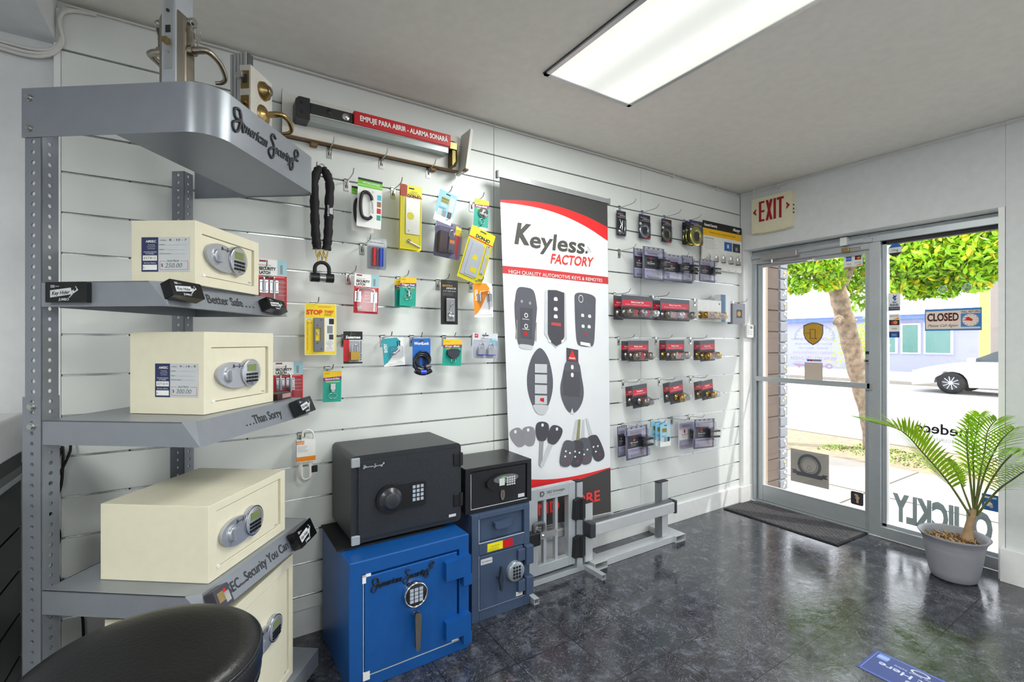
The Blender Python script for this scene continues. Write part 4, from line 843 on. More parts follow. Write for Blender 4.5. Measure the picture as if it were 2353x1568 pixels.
mb = MB(); mb.box(Lw * .55, Lw * .95, -.02, -.0, Hd - .05, Hd - .03, STEEL); mb.build('strike', al, bevel=.002)
# --- left edge: counter with dark slatwall front, white printer, cables
ct = thing('counter', 'dark slatted counter at the far left edge behind the stand post', 'counter', (-4.75, -.45, 0)); DKS = mat('black_slatwall', '#0a0a0c', .35); 
mb = MB(); mb.M = T(4.75, .45, 0)
zs = [0.0, .12, .272, .425, .577, .73, .905]
for a, b_ in zip(zs, zs[1:]): mb.box(-4.47, -4.452, -.60, -.03, a + .004, b_ - .004, DKS)
mb.box(-4.95, -4.468, -.60, -.03, 0, .905, mat('counter_carcass', '#0f1012', .6))
mb.build('slatted_front', ct, bevel=.001)
mb = MB(); mb.M = T(4.75, .45, 0)
for z in zs[1:-1]: mb.box(-4.4685, -4.463, -.60, -.03, z - .003, z + .001, ALU)
mb.build('groove_inserts', ct)
mb = MB(); mb.M = T(4.75, .45, 0); mb.box(-4.96, -4.44, -.61, -.02, .905, .925, ALU); mb.box(-4.96, -4.442, -.608, -.022, .925, .955, mat('counter_top', '#5d6063', .4)); mb.build('counter_top', ct, bevel=.002)
pt = thing('white_box_device', 'white plastic device on the counter at the left edge', 'device', (-4.56, -.20, .955))
mb = MB(); mb.box(-.22, .13, -.24, .14, .05, .185, mat('off_white_plastic', '#d6d4da', .35)); mb.build('housing', pt, bevel=.012, seg=3)
mb = MB(); mb.box(-.2, .12, -.22, .12, 0, .05, GASK); mb.build('base', pt)
CBK = mat('black_cable', '#0d0d0f', .5)
mb = MB(); mb.tube(catmull([(-4.414, -.05, .99), (-4.378, -.035, 1.06), (-4.320, -.03, 1.0), (-4.360, -.035, .88), (-4.392, -.04, .83), (-4.360, -.035, .93), (-4.342, -.03, 1.0), (-4.346, -.03, .86), (-4.374, -.03, .76), (-4.351, -.025, .68), (-4.360, -.025, .60), (-4.351, -.02, .50), (-4.315, -.02, .42), (-4.288, -.02, .34), (-4.288, -.02, .05)], 6), .0045, CBK, 7)
tag(mb.build('power_cable'), 'tangled black cable hanging on the slatwall behind the stand post', 'cable')
# ================================================================== THINGS ON THE SLATWALL
# --- pegs
def hook_mesh(L):
    a = MB(); a.box(-.012, .012, -.004, .0, -.05, .012, STEEL); a.box(-.012, .012, -.004, .009, .004, .0085, STEEL); a.box(-.006, .006, -.0055, -.004, -.035, -.02, GASK)
    b_ = MB(); b_.tube(catmull([(0, -.004, -.035), (0, -.012, -.008), (0, -.03, -.003), (0, -L * .55, -.003), (0, -L * .85, .001), (0, -L * .93, .008), (0, -L, .022)], 4), .0026, STEEL, 7)
    return a, b_
HPROTO = {}
def groove_below(z): return max(g for g in GZ if g <= z + .03)
def hook(X, z, L=.15, label=None, group=None):
    if L not in HPROTO:
        r = thing('peg_hook', label, 'hook', (X, -.0, z)); a, b_ = hook_mesh(L); a.build('bracket', r, bevel=.0006); b_.build('prong', r); HPROTO[L] = r
    else: r = dup(HPROTO[L], (X, 0, z), label)
    r['label'] = label
    if group: r['group'] = group
    elif 'group' in r: del r['group']
    return r
def slot(xl, xr, yt, yb, off):
    """measured extent of a pack hanging off metres from the slatwall -> top centre, width, height"""
    a = onY(xl, (yt + yb) / 2, -off); c = onY(xr, (yt + yb) / 2, -off); m = (a + c) / 2; t = onY((xl + xr) / 2, yt, -off); bt = onY((xl + xr) / 2, yb, -off)
    return Vector((m.x, -off, t.z)), c.x - a.x, t.z - bt.z
def pack(name, label, cat, px, off, tilt=0, group=None, yaw=0):
    loc, w, h = slot(*px, off)
    r = thing(name, label, cat, loc, rot=(Matrix.Rotation(yaw, 4, 'Z') @ Matrix.Rotation(tilt, 4, 'Y')).to_euler(), group=group)
    return r, w, h
def card(mb, w, h, m, r=.003, t=.0012):     # top edge at z=0, front at y=0
    hw = w * .12; hh = .004
    mb.prism(rrect(-w / 2, w / 2, -h, 0, r), 0, t, m)
    mb.prism(rrect(-w * .13, w * .13, -.016, -.009, .003), -.0002, .0, mat('hang_slot', '#3c3d40', .7)) if h > .09 else None
def blister(mb, x0, x1, z0, z1, d, m=None, r=.006, y=0):
    m = m or BLIS; a = rrect(x0, x1, z0, z1, min(r, (x1 - x0) * .3)); b_ = rrect(x0 + d * .2, x1 - d * .2, z0 + d * .2, z1 - d * .2, min(r, (x1 - x0) * .25)); n = len(a)
    v = [(p, y, q) for p, q in a] + [(p, y - d, q) for p, q in b_]
    mb.add(v, [(i, (i + 1) % n, n + (i + 1) % n, n + i) for i in range(n)] + [tuple(range(n, 2 * n))], m)
def P_(fn): mb = MB(); fn(mb); return mb
def padlock(root, x, z, bw, bh, sh_, m, body_d=.018, y=-.004, base=None):
    b = MB(); b.box(x - bw / 2, x + bw / 2, y - body_d, y, z - bh / 2, z + bh / 2, m)
    if base: b.box(x - bw * .52, x + bw * .52, y - body_d - .001, y + .0, z - bh * .58, z - bh * .42, base)
    o = b.build('padlock_body', root, bevel=.0015)
    s = MB(); r = bw * .32; c = [(x - r, y - body_d / 2, z + bh / 2 - .004), (x - r, y - body_d / 2, z + bh / 2 + sh_ - r)] + [(x - r * cos(t), y - body_d / 2, z + bh / 2 + sh_ - r + r * sin(t)) for t in [pi * i / 10 for i in range(1, 10)]] + [(x + r, y - body_d / 2, z + bh / 2 + sh_ - r), (x + r, y - body_d / 2, z + bh / 2 - .004)]
    s.tube(c, bw * .09, CHROME, 8); s.build('shackle', root)
# ---- chain lock
cl0, w, h = slot(712, 765, 383, 650, .10)
cr = thing('chain_lock', 'black fabric sleeved chain hanging with a shackle lock at its bottom', 'chain lock', cl0)
SLV = mat('black_sleeve_fabric', '#141216', .75, bump=.4, bscale=300)
dz = h
mb = MB()
for s_ in (-1, 1):
    pts = [(s_ * .006, -.004, -.004), (s_ * .026, -.006, -.05), (s_ * .038, -.008, -.11), (s_ * .035, -.008, -.20), (s_ * .033, -.006, -.30), (s_ * .030, -.008, -.40), (s_ * .026, -.008, -.455), (s_ * .022, -.008, -.50)]
    pts = [(x * w / .11, y, z * h / .70) for x, y, z in pts]; c = catmull(pts, 5); k = len(c)
    mb.tube(c, [.008 if i == 0 else (.0215 * w / .11 if i > 2 else .014) * (1 + .08 * sin(i * 1.3 + s_) + .05 * sin(i * 2.9)) for i in range(k)], SLV, 14)
mb.build('sleeve', cr)
mb = MB(); mb.tube([(.012 * cos(t), -.01, -.004 + .012 * sin(t)) for t in [2 * pi * i / 16 for i in range(16)]], .003, ZINC, 6, close=True)
zc = -.515 * h / .70; LB = mat('yellow_zinc_link', '#b9a262', .3, 1)
for s_ in (-1, 1):
    for k2 in (0, 1):
        x = s_ * (.018 - .008 * k2) * w / .11; z = zc - .03 * k2
        mb.tube([(x + (.009 * cos(t)) * 1, -.008 - (.004 * k2), z + .026 * sin(t)) for t in [2 * pi * i / 16 for i in range(16)]], .0032, LB, 7, close=True)
mb.build('chain_links', cr, label='brass coloured chain links')
mb = MB(); zr = -.62 * h / .7; r_ = .034 * w / .11
mb.tube([(-r_, -.01, zr - .04), (-r_, -.01, zr)] + [(-r_ * cos(t), -.01, zr + r_ * sin(t)) for t in [pi * i / 10 for i in range(1, 10)]] + [(r_, -.01, zr), (r_, -.01, zr - .04)], .0085, RUBB, 10); mb.build('shackle', cr)
mb = MB(); zz = -h + .022; mb.cyl((-w * .5, -.01, zz), (w * .5, -.01, zz), .021, BPLAS, n=24); o = mb.build('lock_cylinder', cr, bevel=.002)
mb = MB(); mb.cyl((-w * .12, -.01, zz), (w * .14, -.01, zz), .0215, CHROME, n=24); mb.build('chrome_band', o)
mb = MB(); mb.M = T(w * .31, -.031, -.27 * h / .7) @ Matrix.Rotation(R(90), 4, 'Y'); mb.text('KRYPTONITE', 0, -.008, .007, LGREY, 0, w=.05, bold=.02); mb.prism([(-.012, -.002), (.012, -.002), (.016, .012), (-.016, .012)], -.0002, 0, LGREY); mb.build('printed_logo', cr)
# ---- generic hooks + packs
def lettering(mb, root): mb.build('printed_text', root)
# carabiners
def carabiner_pack(label, px, off, group=None, tilt=0):
    r, w, h = pack('carabiner_pack', label, 'hardware pack', px, off, tilt, group); mb = MB(); card(mb, w, h, WHITE); mb.rect(-w / 2, w / 2, -h * .045, 0, -.0003, BLACK); mb.rect(-w / 2, w / 2, -h * .18, -h * .045, -.0003, GREEN); mb.rect(-w / 2, w / 2, -h * .15, -h * .125, -.0005, mat('pale_lime_print', '#a6de7a', .5))
    for i, m in enumerate((CYAN, mat('photo_brown', '#9a6a50', .5), RED, GREY)): mb.rect(w * .3, w * .47, -h * (.40 + .14 * i), -h * (.29 + .14 * i), -.0004, m if i != 3 else TEAL)
    mb.build('card', r); mb = MB(); mb.text('PITTROWNER', .0 + w * .05, -h * .09, h * .035, WHITE, -.0008, w=w * .7, bold=.02); mb.text('15-', w * .12, -h * .25, h * .03, BLACK, -.0006, shear=.3); lettering(mb, r)
    mb = MB(); cx, cz, a, b_ = -w * .12, -h * .56, w * .27, h * .27
    c = catmull([(cx + a * .7, -.012, cz - b_ * .8), (cx + a * .2, -.012, cz - b_), (cx - a * .7, -.012, cz - b_ * .85), (cx - a, -.012, cz), (cx - a * .8, -.012, cz + b_ * .85), (cx - a * .1, -.012, cz + b_), (cx + a * .5, -.012, cz + b_ * .75), (cx + a * .65, -.012, cz + b_ * .45)], 5)
    mb.tube(c, w * .065, mat('dark_brown_grip', '#2b2326', .5), 10); mb.build('carabiner', r)
    mb = MB(); mb.tube([(cx + a * .68, -.012, cz + b_ * .5), (cx + a * .85, -.012, cz - b_ * .55)], w * .035, CHROME, 8); mb.build('gate', r); return r
carabiner_pack('carabiner on a white and green card, the one behind and lower', (808, 858, 431, 533), .075)
carabiner_pack('carabiner on a white and green card, the one in front', (823, 879, 413, 524), .12, tilt=R(2))
# don-jo narrow
def donjo_narrow(label, px, off, main=True):
    r, w, h = pack('latch_guard_pack', label, 'hardware pack', px, off, R(1)); mb = MB(); card(mb, w, h, YEL)
    mb.rect(-w / 2, -w * .2, -h * .18, 0, -.0003, mat('rust_red_print', '#a83a22', .5)); mb.rect(-w * .2, w / 2, -h * .185, -h * .16, -.0003, RED); mb.build('card', r)
    mb = MB(); mb.text('DON-JO', w * .13, -h * .155, h * .042, BLACK, -.0008, w=w * .62, bold=.05); mb.text('LATCH', w * .12, -h * .09, h * .022, DARK, -.0006); mb.text('PROTECTOR', w * .12, -h * .118, h * .02, DARK, -.0006); lettering(mb, r)
    mb = MB(); n = 20; x0, x1, z0, z1 = -w * .26, w * .40, -h * .76, -h * .20; mb.prism(rrect(x0, x1, z0, z1, .003), -.006, -.002, mat('satin_plate', '#d5d4c4', .3, .4)); mb.disc(x0 + (x1 - x0) * .32, z0 + (z1 - z0) * .5, w * .17, -.0066, YEL); mb.box(x0 + w * .1, x0 + w * .17, -.007, -.006, z0 + h * .04, z0 + h * .055, BRASS); mb.build('cover_plate', r, bevel=.001)
    mb = MB(); mb.tube([(-w * .1, -.006, -h * .88), (w * .42, -.006, -h * .95)], .004, CHROME, 8); mb.lathe([(0, .01), (.009, .008), (.01, 0)], CHROME, 14, (-w * .1, -.001, -h * .87), 'y'); mb.build('screws', r)
    mb = MB(); blister(mb, -w * .45, w * .45, -h * .98, -h * .18, .014); mb.build('blister', r); return r
donjo_narrow('narrow yellow latch protector pack at the front of its hook', (921, 970, 428, 574), .12)
r0 = donjo_narrow('narrow yellow latch protector pack behind the front one', (919, 967, 426, 577), .085)
# light blue window lock card (tilted)
def blue_lock_card(name, label, px, off, tilt=0, group=None):
    r, w, h = pack(name, label, 'hardware pack', px, off, tilt, group); mb = MB(); card(mb, w, h, mat('pale_blue_print', '#8ecbe6', .45)); mb.flat([(-w * .5, -h), (w * .5, -h), (w * .5, -h * .72), (0, -h * .82), (-w * .5, -h * .72)], -.0003, WHITE)
    mb.rect(-w * .32, w * .12, -h * .38, -h * .2, -.0004, mat('olive_print', '#a79a3c', .5)); mb.rect(w * .15, w * .44, -h * .58, -h * .12, -.0004, LGREY)
    for i in range(3): mb.rect(-w * .4 + i * w * .29, -w * .18 + i * w * .29, -h * .80, -h * .6, -.0006, [LGREY, GREY, DARK][i])
    mb.build('card', r); mb = MB(); mb.text('WINDOW', -w * .1, -h * .25, h * .05, BLACK, -.0008, w=w * .4, bold=.02); mb.text('GUARD', -w * .1, -h * .33, h * .05, NAVY, -.0008, w=w * .34); mb.text('LOCK', -w * .1, -h * .45, h * .055, WHITE, -.0008, w=w * .34, bold=.03); mb.lines(-w * .35, w * .1, -h * .53, 3, h * .02, NAVY, th=.0008); lettering(mb, r); return r
blue_lock_card('window_lock_card', 'pale blue window lock card hanging crooked from its hook', (1011, 1052, 443, 516), .13, tilt=R(14))
# master clamshell with dark lock
r, w, h = pack('clamshell_padlock', 'grey clamshell with a dark covered padlock under the crooked blue card', 'hardware pack', (1003, 1062, 512, 594), .13, R(6))
mb = MB(); card(mb, w, h, mat('violet_grey_card', '#6b6a86', .5), .006); mb.flat([(w * .24, -h * .06), (w * .48, -h * .12), (w * .4, -h * .98), (w * .18, -h * .6), (w * .22, -h * .3)], -.0004, RED); mb.flat([(w * .28, -h * .04), (w * .49, -h * .10), (w * .47, -h * .32), (w * .24, -h * .30)], -.0006, YEL); mb.build('card', r)
mb = MB(); mb.box(-w * .40, -w * .08, -.03, -.002, -h * .9, -h * .30, mat('maroon_case', '#3a1820', .4)); mb.box(-w * .05, w * .2, -.034, -.002, -h * .88, -h * .42, mat('grey_lock_body', '#5d5e66', .4)); mb.rect(-w * .03, w * .16, -h * .62, -h * .52, -.035, ORNG); mb.build('lock_body', r, bevel=.003)
mb = MB(); mb.tube(catmull([(-w * .02, -.018, -h * .42), (0, -.018, -h * .27), (w * .08, -.018, -h * .22), (w * .15, -.018, -h * .27), (w * .17, -.018, -h * .42)], 4), .004, CHROME, 8); mb.build('shackle', r)
mb = MB(); mb.text('Master', -w * .05, -h * .82, h * .07, BLACK, -.0355, w=w * .36, shear=.3, bold=.03); lettering(mb, r)
mb = MB(); blister(mb, -w * .48, w * .48, -h * .99, -h * .16, .036, BLISV); mb.build('blister', r)
# teal/yellow key accessory cards
def bak_card(name, label, px, off, title, item, tilt=0, group=None, top=.26):
    r, w, h = pack(name, label, 'key accessory pack', px, off, tilt, group); mb = MB(); card(mb, w, h, TEAL, .004); mb.prism(rrect(-w / 2, w / 2, -h * top, 0, .003), -.0003, 0, mat('gold_yellow_print', '#efc213', .45)); mb.flat([(-w / 2, -h * (top + .07)), (w / 2, -h * (top + .02)), (w / 2, -h * (top - .09)), (-w / 2, -h * (top - .04))], -.0006, PURP); mb.rect(-w * .35, w * .4, -h * (top + .10), -h * (top + .075), -.0004, mat('gold_yellow_print', '#efc213', .45)); mb.rect(-w * .44, -w * .16, -h * .10, -h * .07, -.0005, GREEN); mb.build('card', r)
    mb = MB(); mb.text(title, 0, -h * (top - .01), h * .055, WHITE, -.001, w=w * .8, bold=.03, shear=.2, rot=.06); lettering(mb, r); mb = MB()
    if item == 'reel': mb.lathe([(0, .018), (w * .26, .017), (w * .32, .01), (w * .33, 0)], CHROME, 28, (w * .1, 0, -h * .48), 'y'); mb.lathe([(0, .0), (.006, 0)], DARK, 12, (w * .1, -.0185, -h * .48), 'y'); mb.tube([(w * .02 + w * .16 * cos(t), -.006, -h * .80 + h * .10 * sin(t)) for t in [2 * pi * i / 18 for i in range(18)]], .0016, CHROME, 6, close=True); mb.build('key_reel', r)
    elif item == 'snap':
        mb.tube([(w * .02 * 1 + w * .13 * cos(t), -.006, -h * .40 + h * .06 * sin(t)) for t in [2 * pi * i / 16 for i in range(16)]], .0022, CHROME, 6, close=True); mb.tube([(w * .02, -.006, -h * .44), (w * .05, -.006, -h * .66)], .0045, CHROME, 8); mb.tube([(w * .02, -.006, -h * .52), (w * .22, -.006, -h * .5)], .002, CHROME, 6); mb.tube([(-w * .02 + w * .2 * cos(t), -.005, -h * .68 + h * .1 * sin(t)) for t in [2 * pi * i / 20 for i in range(20)]], .0014, CHROME, 6, close=True); mb.build('trigger_snap', r)
    elif item == 'clip': mb.box(-w * .12, w * .14, -.012, -.002, -h * .60, -h * .40, CHROME); mb.box(-w * .07, w * .09, -.014, -.002, -h * .68, -h * .58, STEEL); mb.tube([(w * .02 + w * .24 * cos(t), -.005, -h * .80 + h * .085 * sin(t)) for t in [2 * pi * i / 22 for i in range(22)]], .0014, CHROME, 6, close=True); mb.build('belt_clip', r, bevel=.001)
    elif item == 'retract': mb.prism([(w * a, -h * b_) for a, b_ in ((-.32, .42), (-.1, .34), (.25, .34), (.38, .42), (.3, .62), (.1, .72), (-.12, .70), (-.3, .58))], -.016, -.002, mat('slate_plastic', '#2f3540', .45)); mb.tube([(w * .05 + w * .12 * cos(t), -.007, -h * .80 + h * .07 * sin(t)) for t in [2 * pi * i / 16 for i in range(16)]], .0016, CHROME, 6, close=True); mb.build('key_retractor', r, bevel=.003)
    return r
bak_card('key_reel_pack', 'teal and yellow pack with a round chrome key reel near the banner', (1091, 1124, 459, 522), .12, 'Key-Bak', 'reel', R(3))
bak_card('trigger_snap_pack', 'teal trigger snap pack half hidden behind another', (907, 944, 643, 706), .08, 'Trigger Snap', 'snap')
bak_card('trigger_snap_pack', 'teal trigger snap pack in front of another one', (920, 957, 638, 704), .12, 'Trigger Snap', 'snap', R(2))
bak_card('key_clip_pack', 'teal pack with a belt clip and ring hanging lowest, right of the middle shelf', (743, 785, 853, 924), .10, 'Secure-A-Key', 'clip', R(1))
bak_card('key_retractor_pack', 'teal pack with a dark key retractor beside the blue cable lock', (1019, 1062, 781, 841), .12, 'Key Bak', 'retract', R(3))
# DON-JO wide tilted
r, w, h = pack('door_plate_pack', 'large yellow door plate pack hanging tilted beside the banner', 'hardware pack', (1084, 1140, 530, 655), .12, R(18))
w *= 1.0
mb = MB(); card(mb, w, h, YEL); mb.rect(-w / 2, w / 2, -h * .225, -h * .20, -.0003, RED); mb.build('card', r)
mb = MB(); mb.text('DON-JO', w * .05, -h * .155, h * .06, BLACK, -.0008, w=w * .6, bold=.06); mb.text('REMODELING', w * .0, -h * .06, h * .018, DARK, -.0006); mb.text('PLATE KIT', 0, -h * .09, h * .022, DARK, -.0006); lettering(mb, r)
mb = MB(); PLM = mat('white_metal_plate', '#d9dde2', .25, .35); mb.prism(rrect(-w * .44, w * .12, -h * .93, -h * .25, .003), -.004, -.002, PLM); mb.prism(rrect(-w * .30, w * .2, -h * .90, -h * .30, .003), -.007, -.005, PLM); mb.prism(rrect(w * .28, w * .42, -h * .80, -h * .24, .002), -.006, -.002, PLM)
mb.disc(-w * .07, -h * .56, w * .10, -.0074, YEL); mb.disc(w * .35, -h * .46, w * .05, -.0064, YEL); mb.rect(-w * .12, w * .12, -h * .83, -h * .74, -.0075, YEL); mb.disc(w * .35, -h * .26, w * .02, -.0066, DARK); mb.disc(w * .35, -h * .78, w * .02, -.0066, DARK); mb.build('plates', r)
mb = MB(); mb.cyl((w * .32, -.006, -h * .9), (w * .42, -.006, -h * .88), .005, STEEL, n=8); mb.cyl((w * .22, -.006, -h * .94), (w * .30, -.006, -h * .93), .003, STEEL, n=8); mb.build('screws', r)
mb = MB(); blister(mb, -w * .48, w * .48, -h * .98, -h * .23, .012); mb.build('blister', r)
# flashlights
r, w, h = pack('flashlight_pack', 'grey pack with one red and one blue mini flashlight', 'hardware pack', (844, 889, 548, 620), .12, R(1))
mb = MB(); card(mb, w, h, mat('steel_blue_card', '#a8b2b6', .5), .004); mb.rect(-w * .45, w * .45, -h * .22, -h * .06, -.0003, LGREY); mb.build('card', r)
mb = MB(); mb.text('LED Mini Flashlights', 0, -h * .14, h * .04, BLACK, -.0008, w=w * .8); mb.text('2 PACK', w * .3, -h * .08, h * .03, RED, -.0008); mb.text('5-', w * .4, -h * .19, h * .04, BLACK, -.0008); lettering(mb, r)
for x, c in ((-w * .16, '#c81432'), (w * .17, '#1648c8')):
    mb = MB(); mb.cyl((x, -.013, -h * .90), (x, -.013, -h * .33), .0115, mat('anodised_' + ('red' if x < 0 else 'blue'), c, .25, .7), n=20)
    for k in range(5): mb.cyl((x, -.013, -h * (.86 - .02 * k)), (x, -.013, -h * (.85 - .02 * k)), .0122, mat('anodised_' + ('red' if x < 0 else 'blue'), c, .25, .7), n=20)
    mb.build('flashlight', r, label=('red' if x < 0 else 'blue') + ' mini flashlight')
mb = MB(); blister(mb, -w * .46, w * .46, -h * .97, -h * .26, .026); mb.build('blister', r)
# security latch packs
def latch_item(mb, x, z, k, sp, folded):
    for i, s_ in enumerate((-1, 1)):
        cx = x + s_ * sp; mb.box(cx - .012 * k, cx + .012 * k, -.005, -.002, z - .02 * k, z + .02 * k, CHROME); mb.cyl((cx, -.009, z - .018 * k), (cx, -.009, z + .016 * k), .0045 * k, STEEL, n=10)
        for a, b_ in ((-1, -1), (1, -1), (-1, 1), (1, 1)): mb.disc(cx + a * .008 * k, z + b_ * .014 * k, .0018 * k, -.0052, DARK, 8)
    mb.tube(catmull([(x - sp, -.009, z + .01 * k), (x - sp, -.009, z + .022 * k), (x - sp * .75, -.009, z + .03 * k), (x + sp * .75, -.009, z + .03 * k), (x + sp, -.009, z + .022 * k), (x + sp, -.009, z), (x + sp, -.009, z - .055 * k)], 4), .003 * k, CHROME, 8)
def latch_pack(label, px, off, folded=False, tilt=0):
    r, w, h = pack('security_latch_pack', label, 'hardware pack', px, off, tilt); mb = MB(); card(mb, w, h, RED, .003); mb.prism(rrect(-w / 2, w / 2, -h * .32, 0, .002), -.0003, 0, WHITE); mb.rect(w * .18, w / 2, -h * .31, 0, -.0006, mat('photo_aqua', '#9cc8d4', .4)); mb.rect(w * .27, w * .36, -h * .28, -h * .1, -.0009, GREY); mb.rect(-w * .42, -w * .2, -h * .055, -h * .02, -.0006, mat('maroon_print', '#8c1c30', .5)); mb.build('card', r)
    mb = MB(); mb.text('SECURITY', -w * .15, -h * .185, h * .058, BLACK, -.0008, w=w * .56, bold=.05); mb.text('LATCH', -w * .24, -h * .265, h * .058, BLACK, -.0008, w=w * .36, bold=.05); mb.text('PATIO DOOR', -w * .24, -h * .12, h * .025, mat('maroon_print', '#8c1c30', .5), -.0008); mb.text('PROTECT YOUR HOME AGAINST BURGLARY', 0, -h * .345, h * .018, WHITE, -.0008, w=w * .85)
    for i, t in enumerate(('EASY TO INSTALL', 'USED IN SINGLE\nDOUBLE DOORS', 'HEAVY DUTY', 'FOR METAL OR\nWOOD DOORS')): mb.text(t.split('\n')[0], w * (.34 if folded else .04), -h * (.45 + i * .085), h * .017, WHITE, -.0008, w=w * .25)
    mb.text('MADE IN U.S.A.', -w * .2, -h * .97, h * .015, WHITE, -.0008); lettering(mb, r)
    mb = MB(); k = w / .085
    if folded: latch_item(mb, -w * .1, -h * .54, k, .0145 * k, 1)
    else: latch_item(mb, -w * .02, -h * .58, k * .9, .028 * k, 0)
    mb.build('latch', r, bevel=.0005)
    mb = MB(); rr_ = random.Random(4)
    for i in range(8): a = rr_.random() * 3; x, z = -w * .25 + rr_.uniform(-.1, .1) * w, -h * .87 + rr_.uniform(-.04, .04) * h; mb.cyl((x, -.004, z), (x + .012 * cos(a), -.004, z + .012 * sin(a)), .0016, ZINC, n=6)
    mb.build('screws', r)
    mb = MB(); blister(mb, -w * .42, w * .44, -h * .97, -h * .38, .016); mb.build('blister', r); return r
latch_pack('red security latch pack behind the smallest cream safe', (590, 659, 597, 712), .06, True)
latch_pack('red security latch pack hanging in the open between chain and teal packs', (815, 871, 631, 721), .12, False, R(2))
latch_pack('red security latch pack behind the middle shelf safe', (628, 696, 832, 925), .06, True)
# entry armor black
r, w, h = pack('hasp_lock_pack', 'tall black pack with a silver lock inside, left of the orange pack', 'hardware pack', (1013, 1052, 644, 746), .12, 0)
mb = MB(); card(mb, w, h, BLACK, .003); mb.build('card', r)
mb = MB(); mb.text('ENTRY', -w * .1, -h * .13, h * .04, GOLD, -.0008, w=w * .6, bold=.02); mb.text('ARMOR', w * .1, -h * .185, h * .04, LGREY, -.0008, w=w * .6, bold=.02); mb.text('4-1/2" HASP LOCK', 0, -h * .25, h * .02, WHITE, -.0008, w=w * .75); mb.lines(-w * .4, w * .3, -h * .29, 4, h * .018, GREY, th=.0006); lettering(mb, r)
mb = MB(); mb.box(-w * .22, w * .28, -.01, -.002, -h * .93, -h * .42, ZINC); mb.lathe([(0, .014), (w * .16, .013), (w * .2, 0)], CHROME, 20, (w * .03, -.008, -h * .8), 'y'); mb.tube([(w * .1 + w * .1 * cos(t), -.014, -h * .56 + h * .03 * sin(t)) for t in [2 * pi * i / 14 for i in range(14)]], .002, CHROME, 6, close=True); mb.tube([(w * .06, -.014, -h * .59), (-w * .05, -.014, -h * .68)], .003, CHROME, 6); mb.build('lock', r, bevel=.001)
mb = MB(); blister(mb, -w * .3, w * .36, -h * .96, -h * .36, .022); mb.build('blister', r)
# patio orange / entry teal curved cards
def swoosh_card(name, label, px, off, m, word, item, tilt=0, yaw=0):
    r, w, h = pack(name, label, 'hardware pack', px, off, tilt, yaw=yaw); mb = MB(); card(mb, w, h, WHITE, .003)
    mb.flat([(-w / 2, 0), (w * .45, 0)] + [(w * (.45 - .9 * (t ** .7)) if 0 else w * (.45 * (1 - t) ** .5 - .5 * t), -h * (.05 + .9 * t)) for t in [i / 12 for i in range(13)]] + [(-w / 2, -h)], -.0003, m); mb.flat([(w * .1, -h * .03), (w * .47, -h * .03), (w * .47, -h * .3), (w * .1, -h * .3)] if 0 else [(w * .2, 0), (w * .5, 0), (w * .5, -h * .25)], -.0005, WHITE); mb.build('card', r)
    mb = MB(); mb.text(word, -w * .36, -h * .34, w * .14, WHITE, -.0008, w=h * .32, bold=.03, rot=pi / 2); mb.text('PATIO DOOR ACCESSORIES' if word == 'PATIO' else 'ENTRY DOOR ACCESSORIES', w * .1, -h * .94, h * .02, NAVY, -.0008, w=w * .7); mb.lines(w * .1, w * .4, -h * .86, 2, h * .025, GREY, th=.0007); lettering(mb, r)
    mb = MB()
    if item == 'latch': latch_item(mb, w * .06, -h * .42, w / .085 * .8, .022 * w / .085, 0)
    else:
        for dx in (-.012, .012): mb.lathe([(0, .008), (.007, .007), (.009, .002), (.009, 0)], CHROME, 18, (w * .1 + dx, -.002, -h * .5 + dx * .6), 'y')
        mb.cyl((w * .1 - .010, -.006, -h * .5 - .007), (w * .1 + .010, -.006, -h * .5 + .007), .005, CHROME, n=10); mb.rect(w * .18, w * .24, -h * .3, -h * .12, -.0007, NAVY); mb.rect(w * .28, w * .34, -h * .3, -h * .12, -.0007, NAVY)
    mb.build('hardware', r); mb = MB(); blister(mb, -w * .2, w * .46, -h * .72, -h * .3, .014); mb.build('blister', r); return r
swoosh_card('patio_latch_pack', 'orange and white patio latch pack beside the banner edge', (1087, 1130, 652, 729), .12, ORNG, 'PATIO', 'latch', R(-3))
swoosh_card('door_viewer_pack', 'teal and white entry door pack with a small chrome viewer, hanging crooked', (877, 926, 777, 841), .13, mat('sea_teal_print', '#2e9fae', .45), 'ENTRY', 'viewer', R(-5))
# stop thief
r, w, h = pack('strike_plate_pack', 'yellow STOP THIEF card with a grey steel strike plate', 'hardware pack', (700, 773, 698, 816), .10)
mb = MB(); card(mb, w, h, mat('cream_card_edge', '#efe8a8', .5), .003); mb.rect(-w * .47, w * .47, -h * .985, -h * .015, -.0003, mat('warm_yellow_print', '#f6d40c', .45)); mb.rect(w * .12, w * .44, -h * .93, -h * .27, -.0006, WHITE); mb.rect(w * .26, w * .42, -h * .40, -h * .29, -.0009, BLACK); mb.rect(w * .26, w * .40, -h * .70, -h * .60, -.0009, DARK); mb.rect(w * .2, w * .38, -h * .58, -h * .43, -.0009, GREY); mb.rect(-w * .46, -w * .26, -h * .325, -h * .29, -.0005, WHITE); mb.build('card', r)
mb = MB(); y = -.0011; mb.text('STOP', -w * .2, -h * .17, h * .085, mat('scarlet_print', '#e03a10', .5), y, w=w * .5, bold=.05); mb.text('THIEF', w * .26, -h * .155, h * .045, mat('scarlet_print', '#e03a10', .5), y, w=w * .30, bold=.04); mb.text('BURGLARS', w * .24, -h * .20, h * .02, BLACK, y); mb.text('CARDLESS', w * .22, -h * .225, h * .02, BLACK, y)
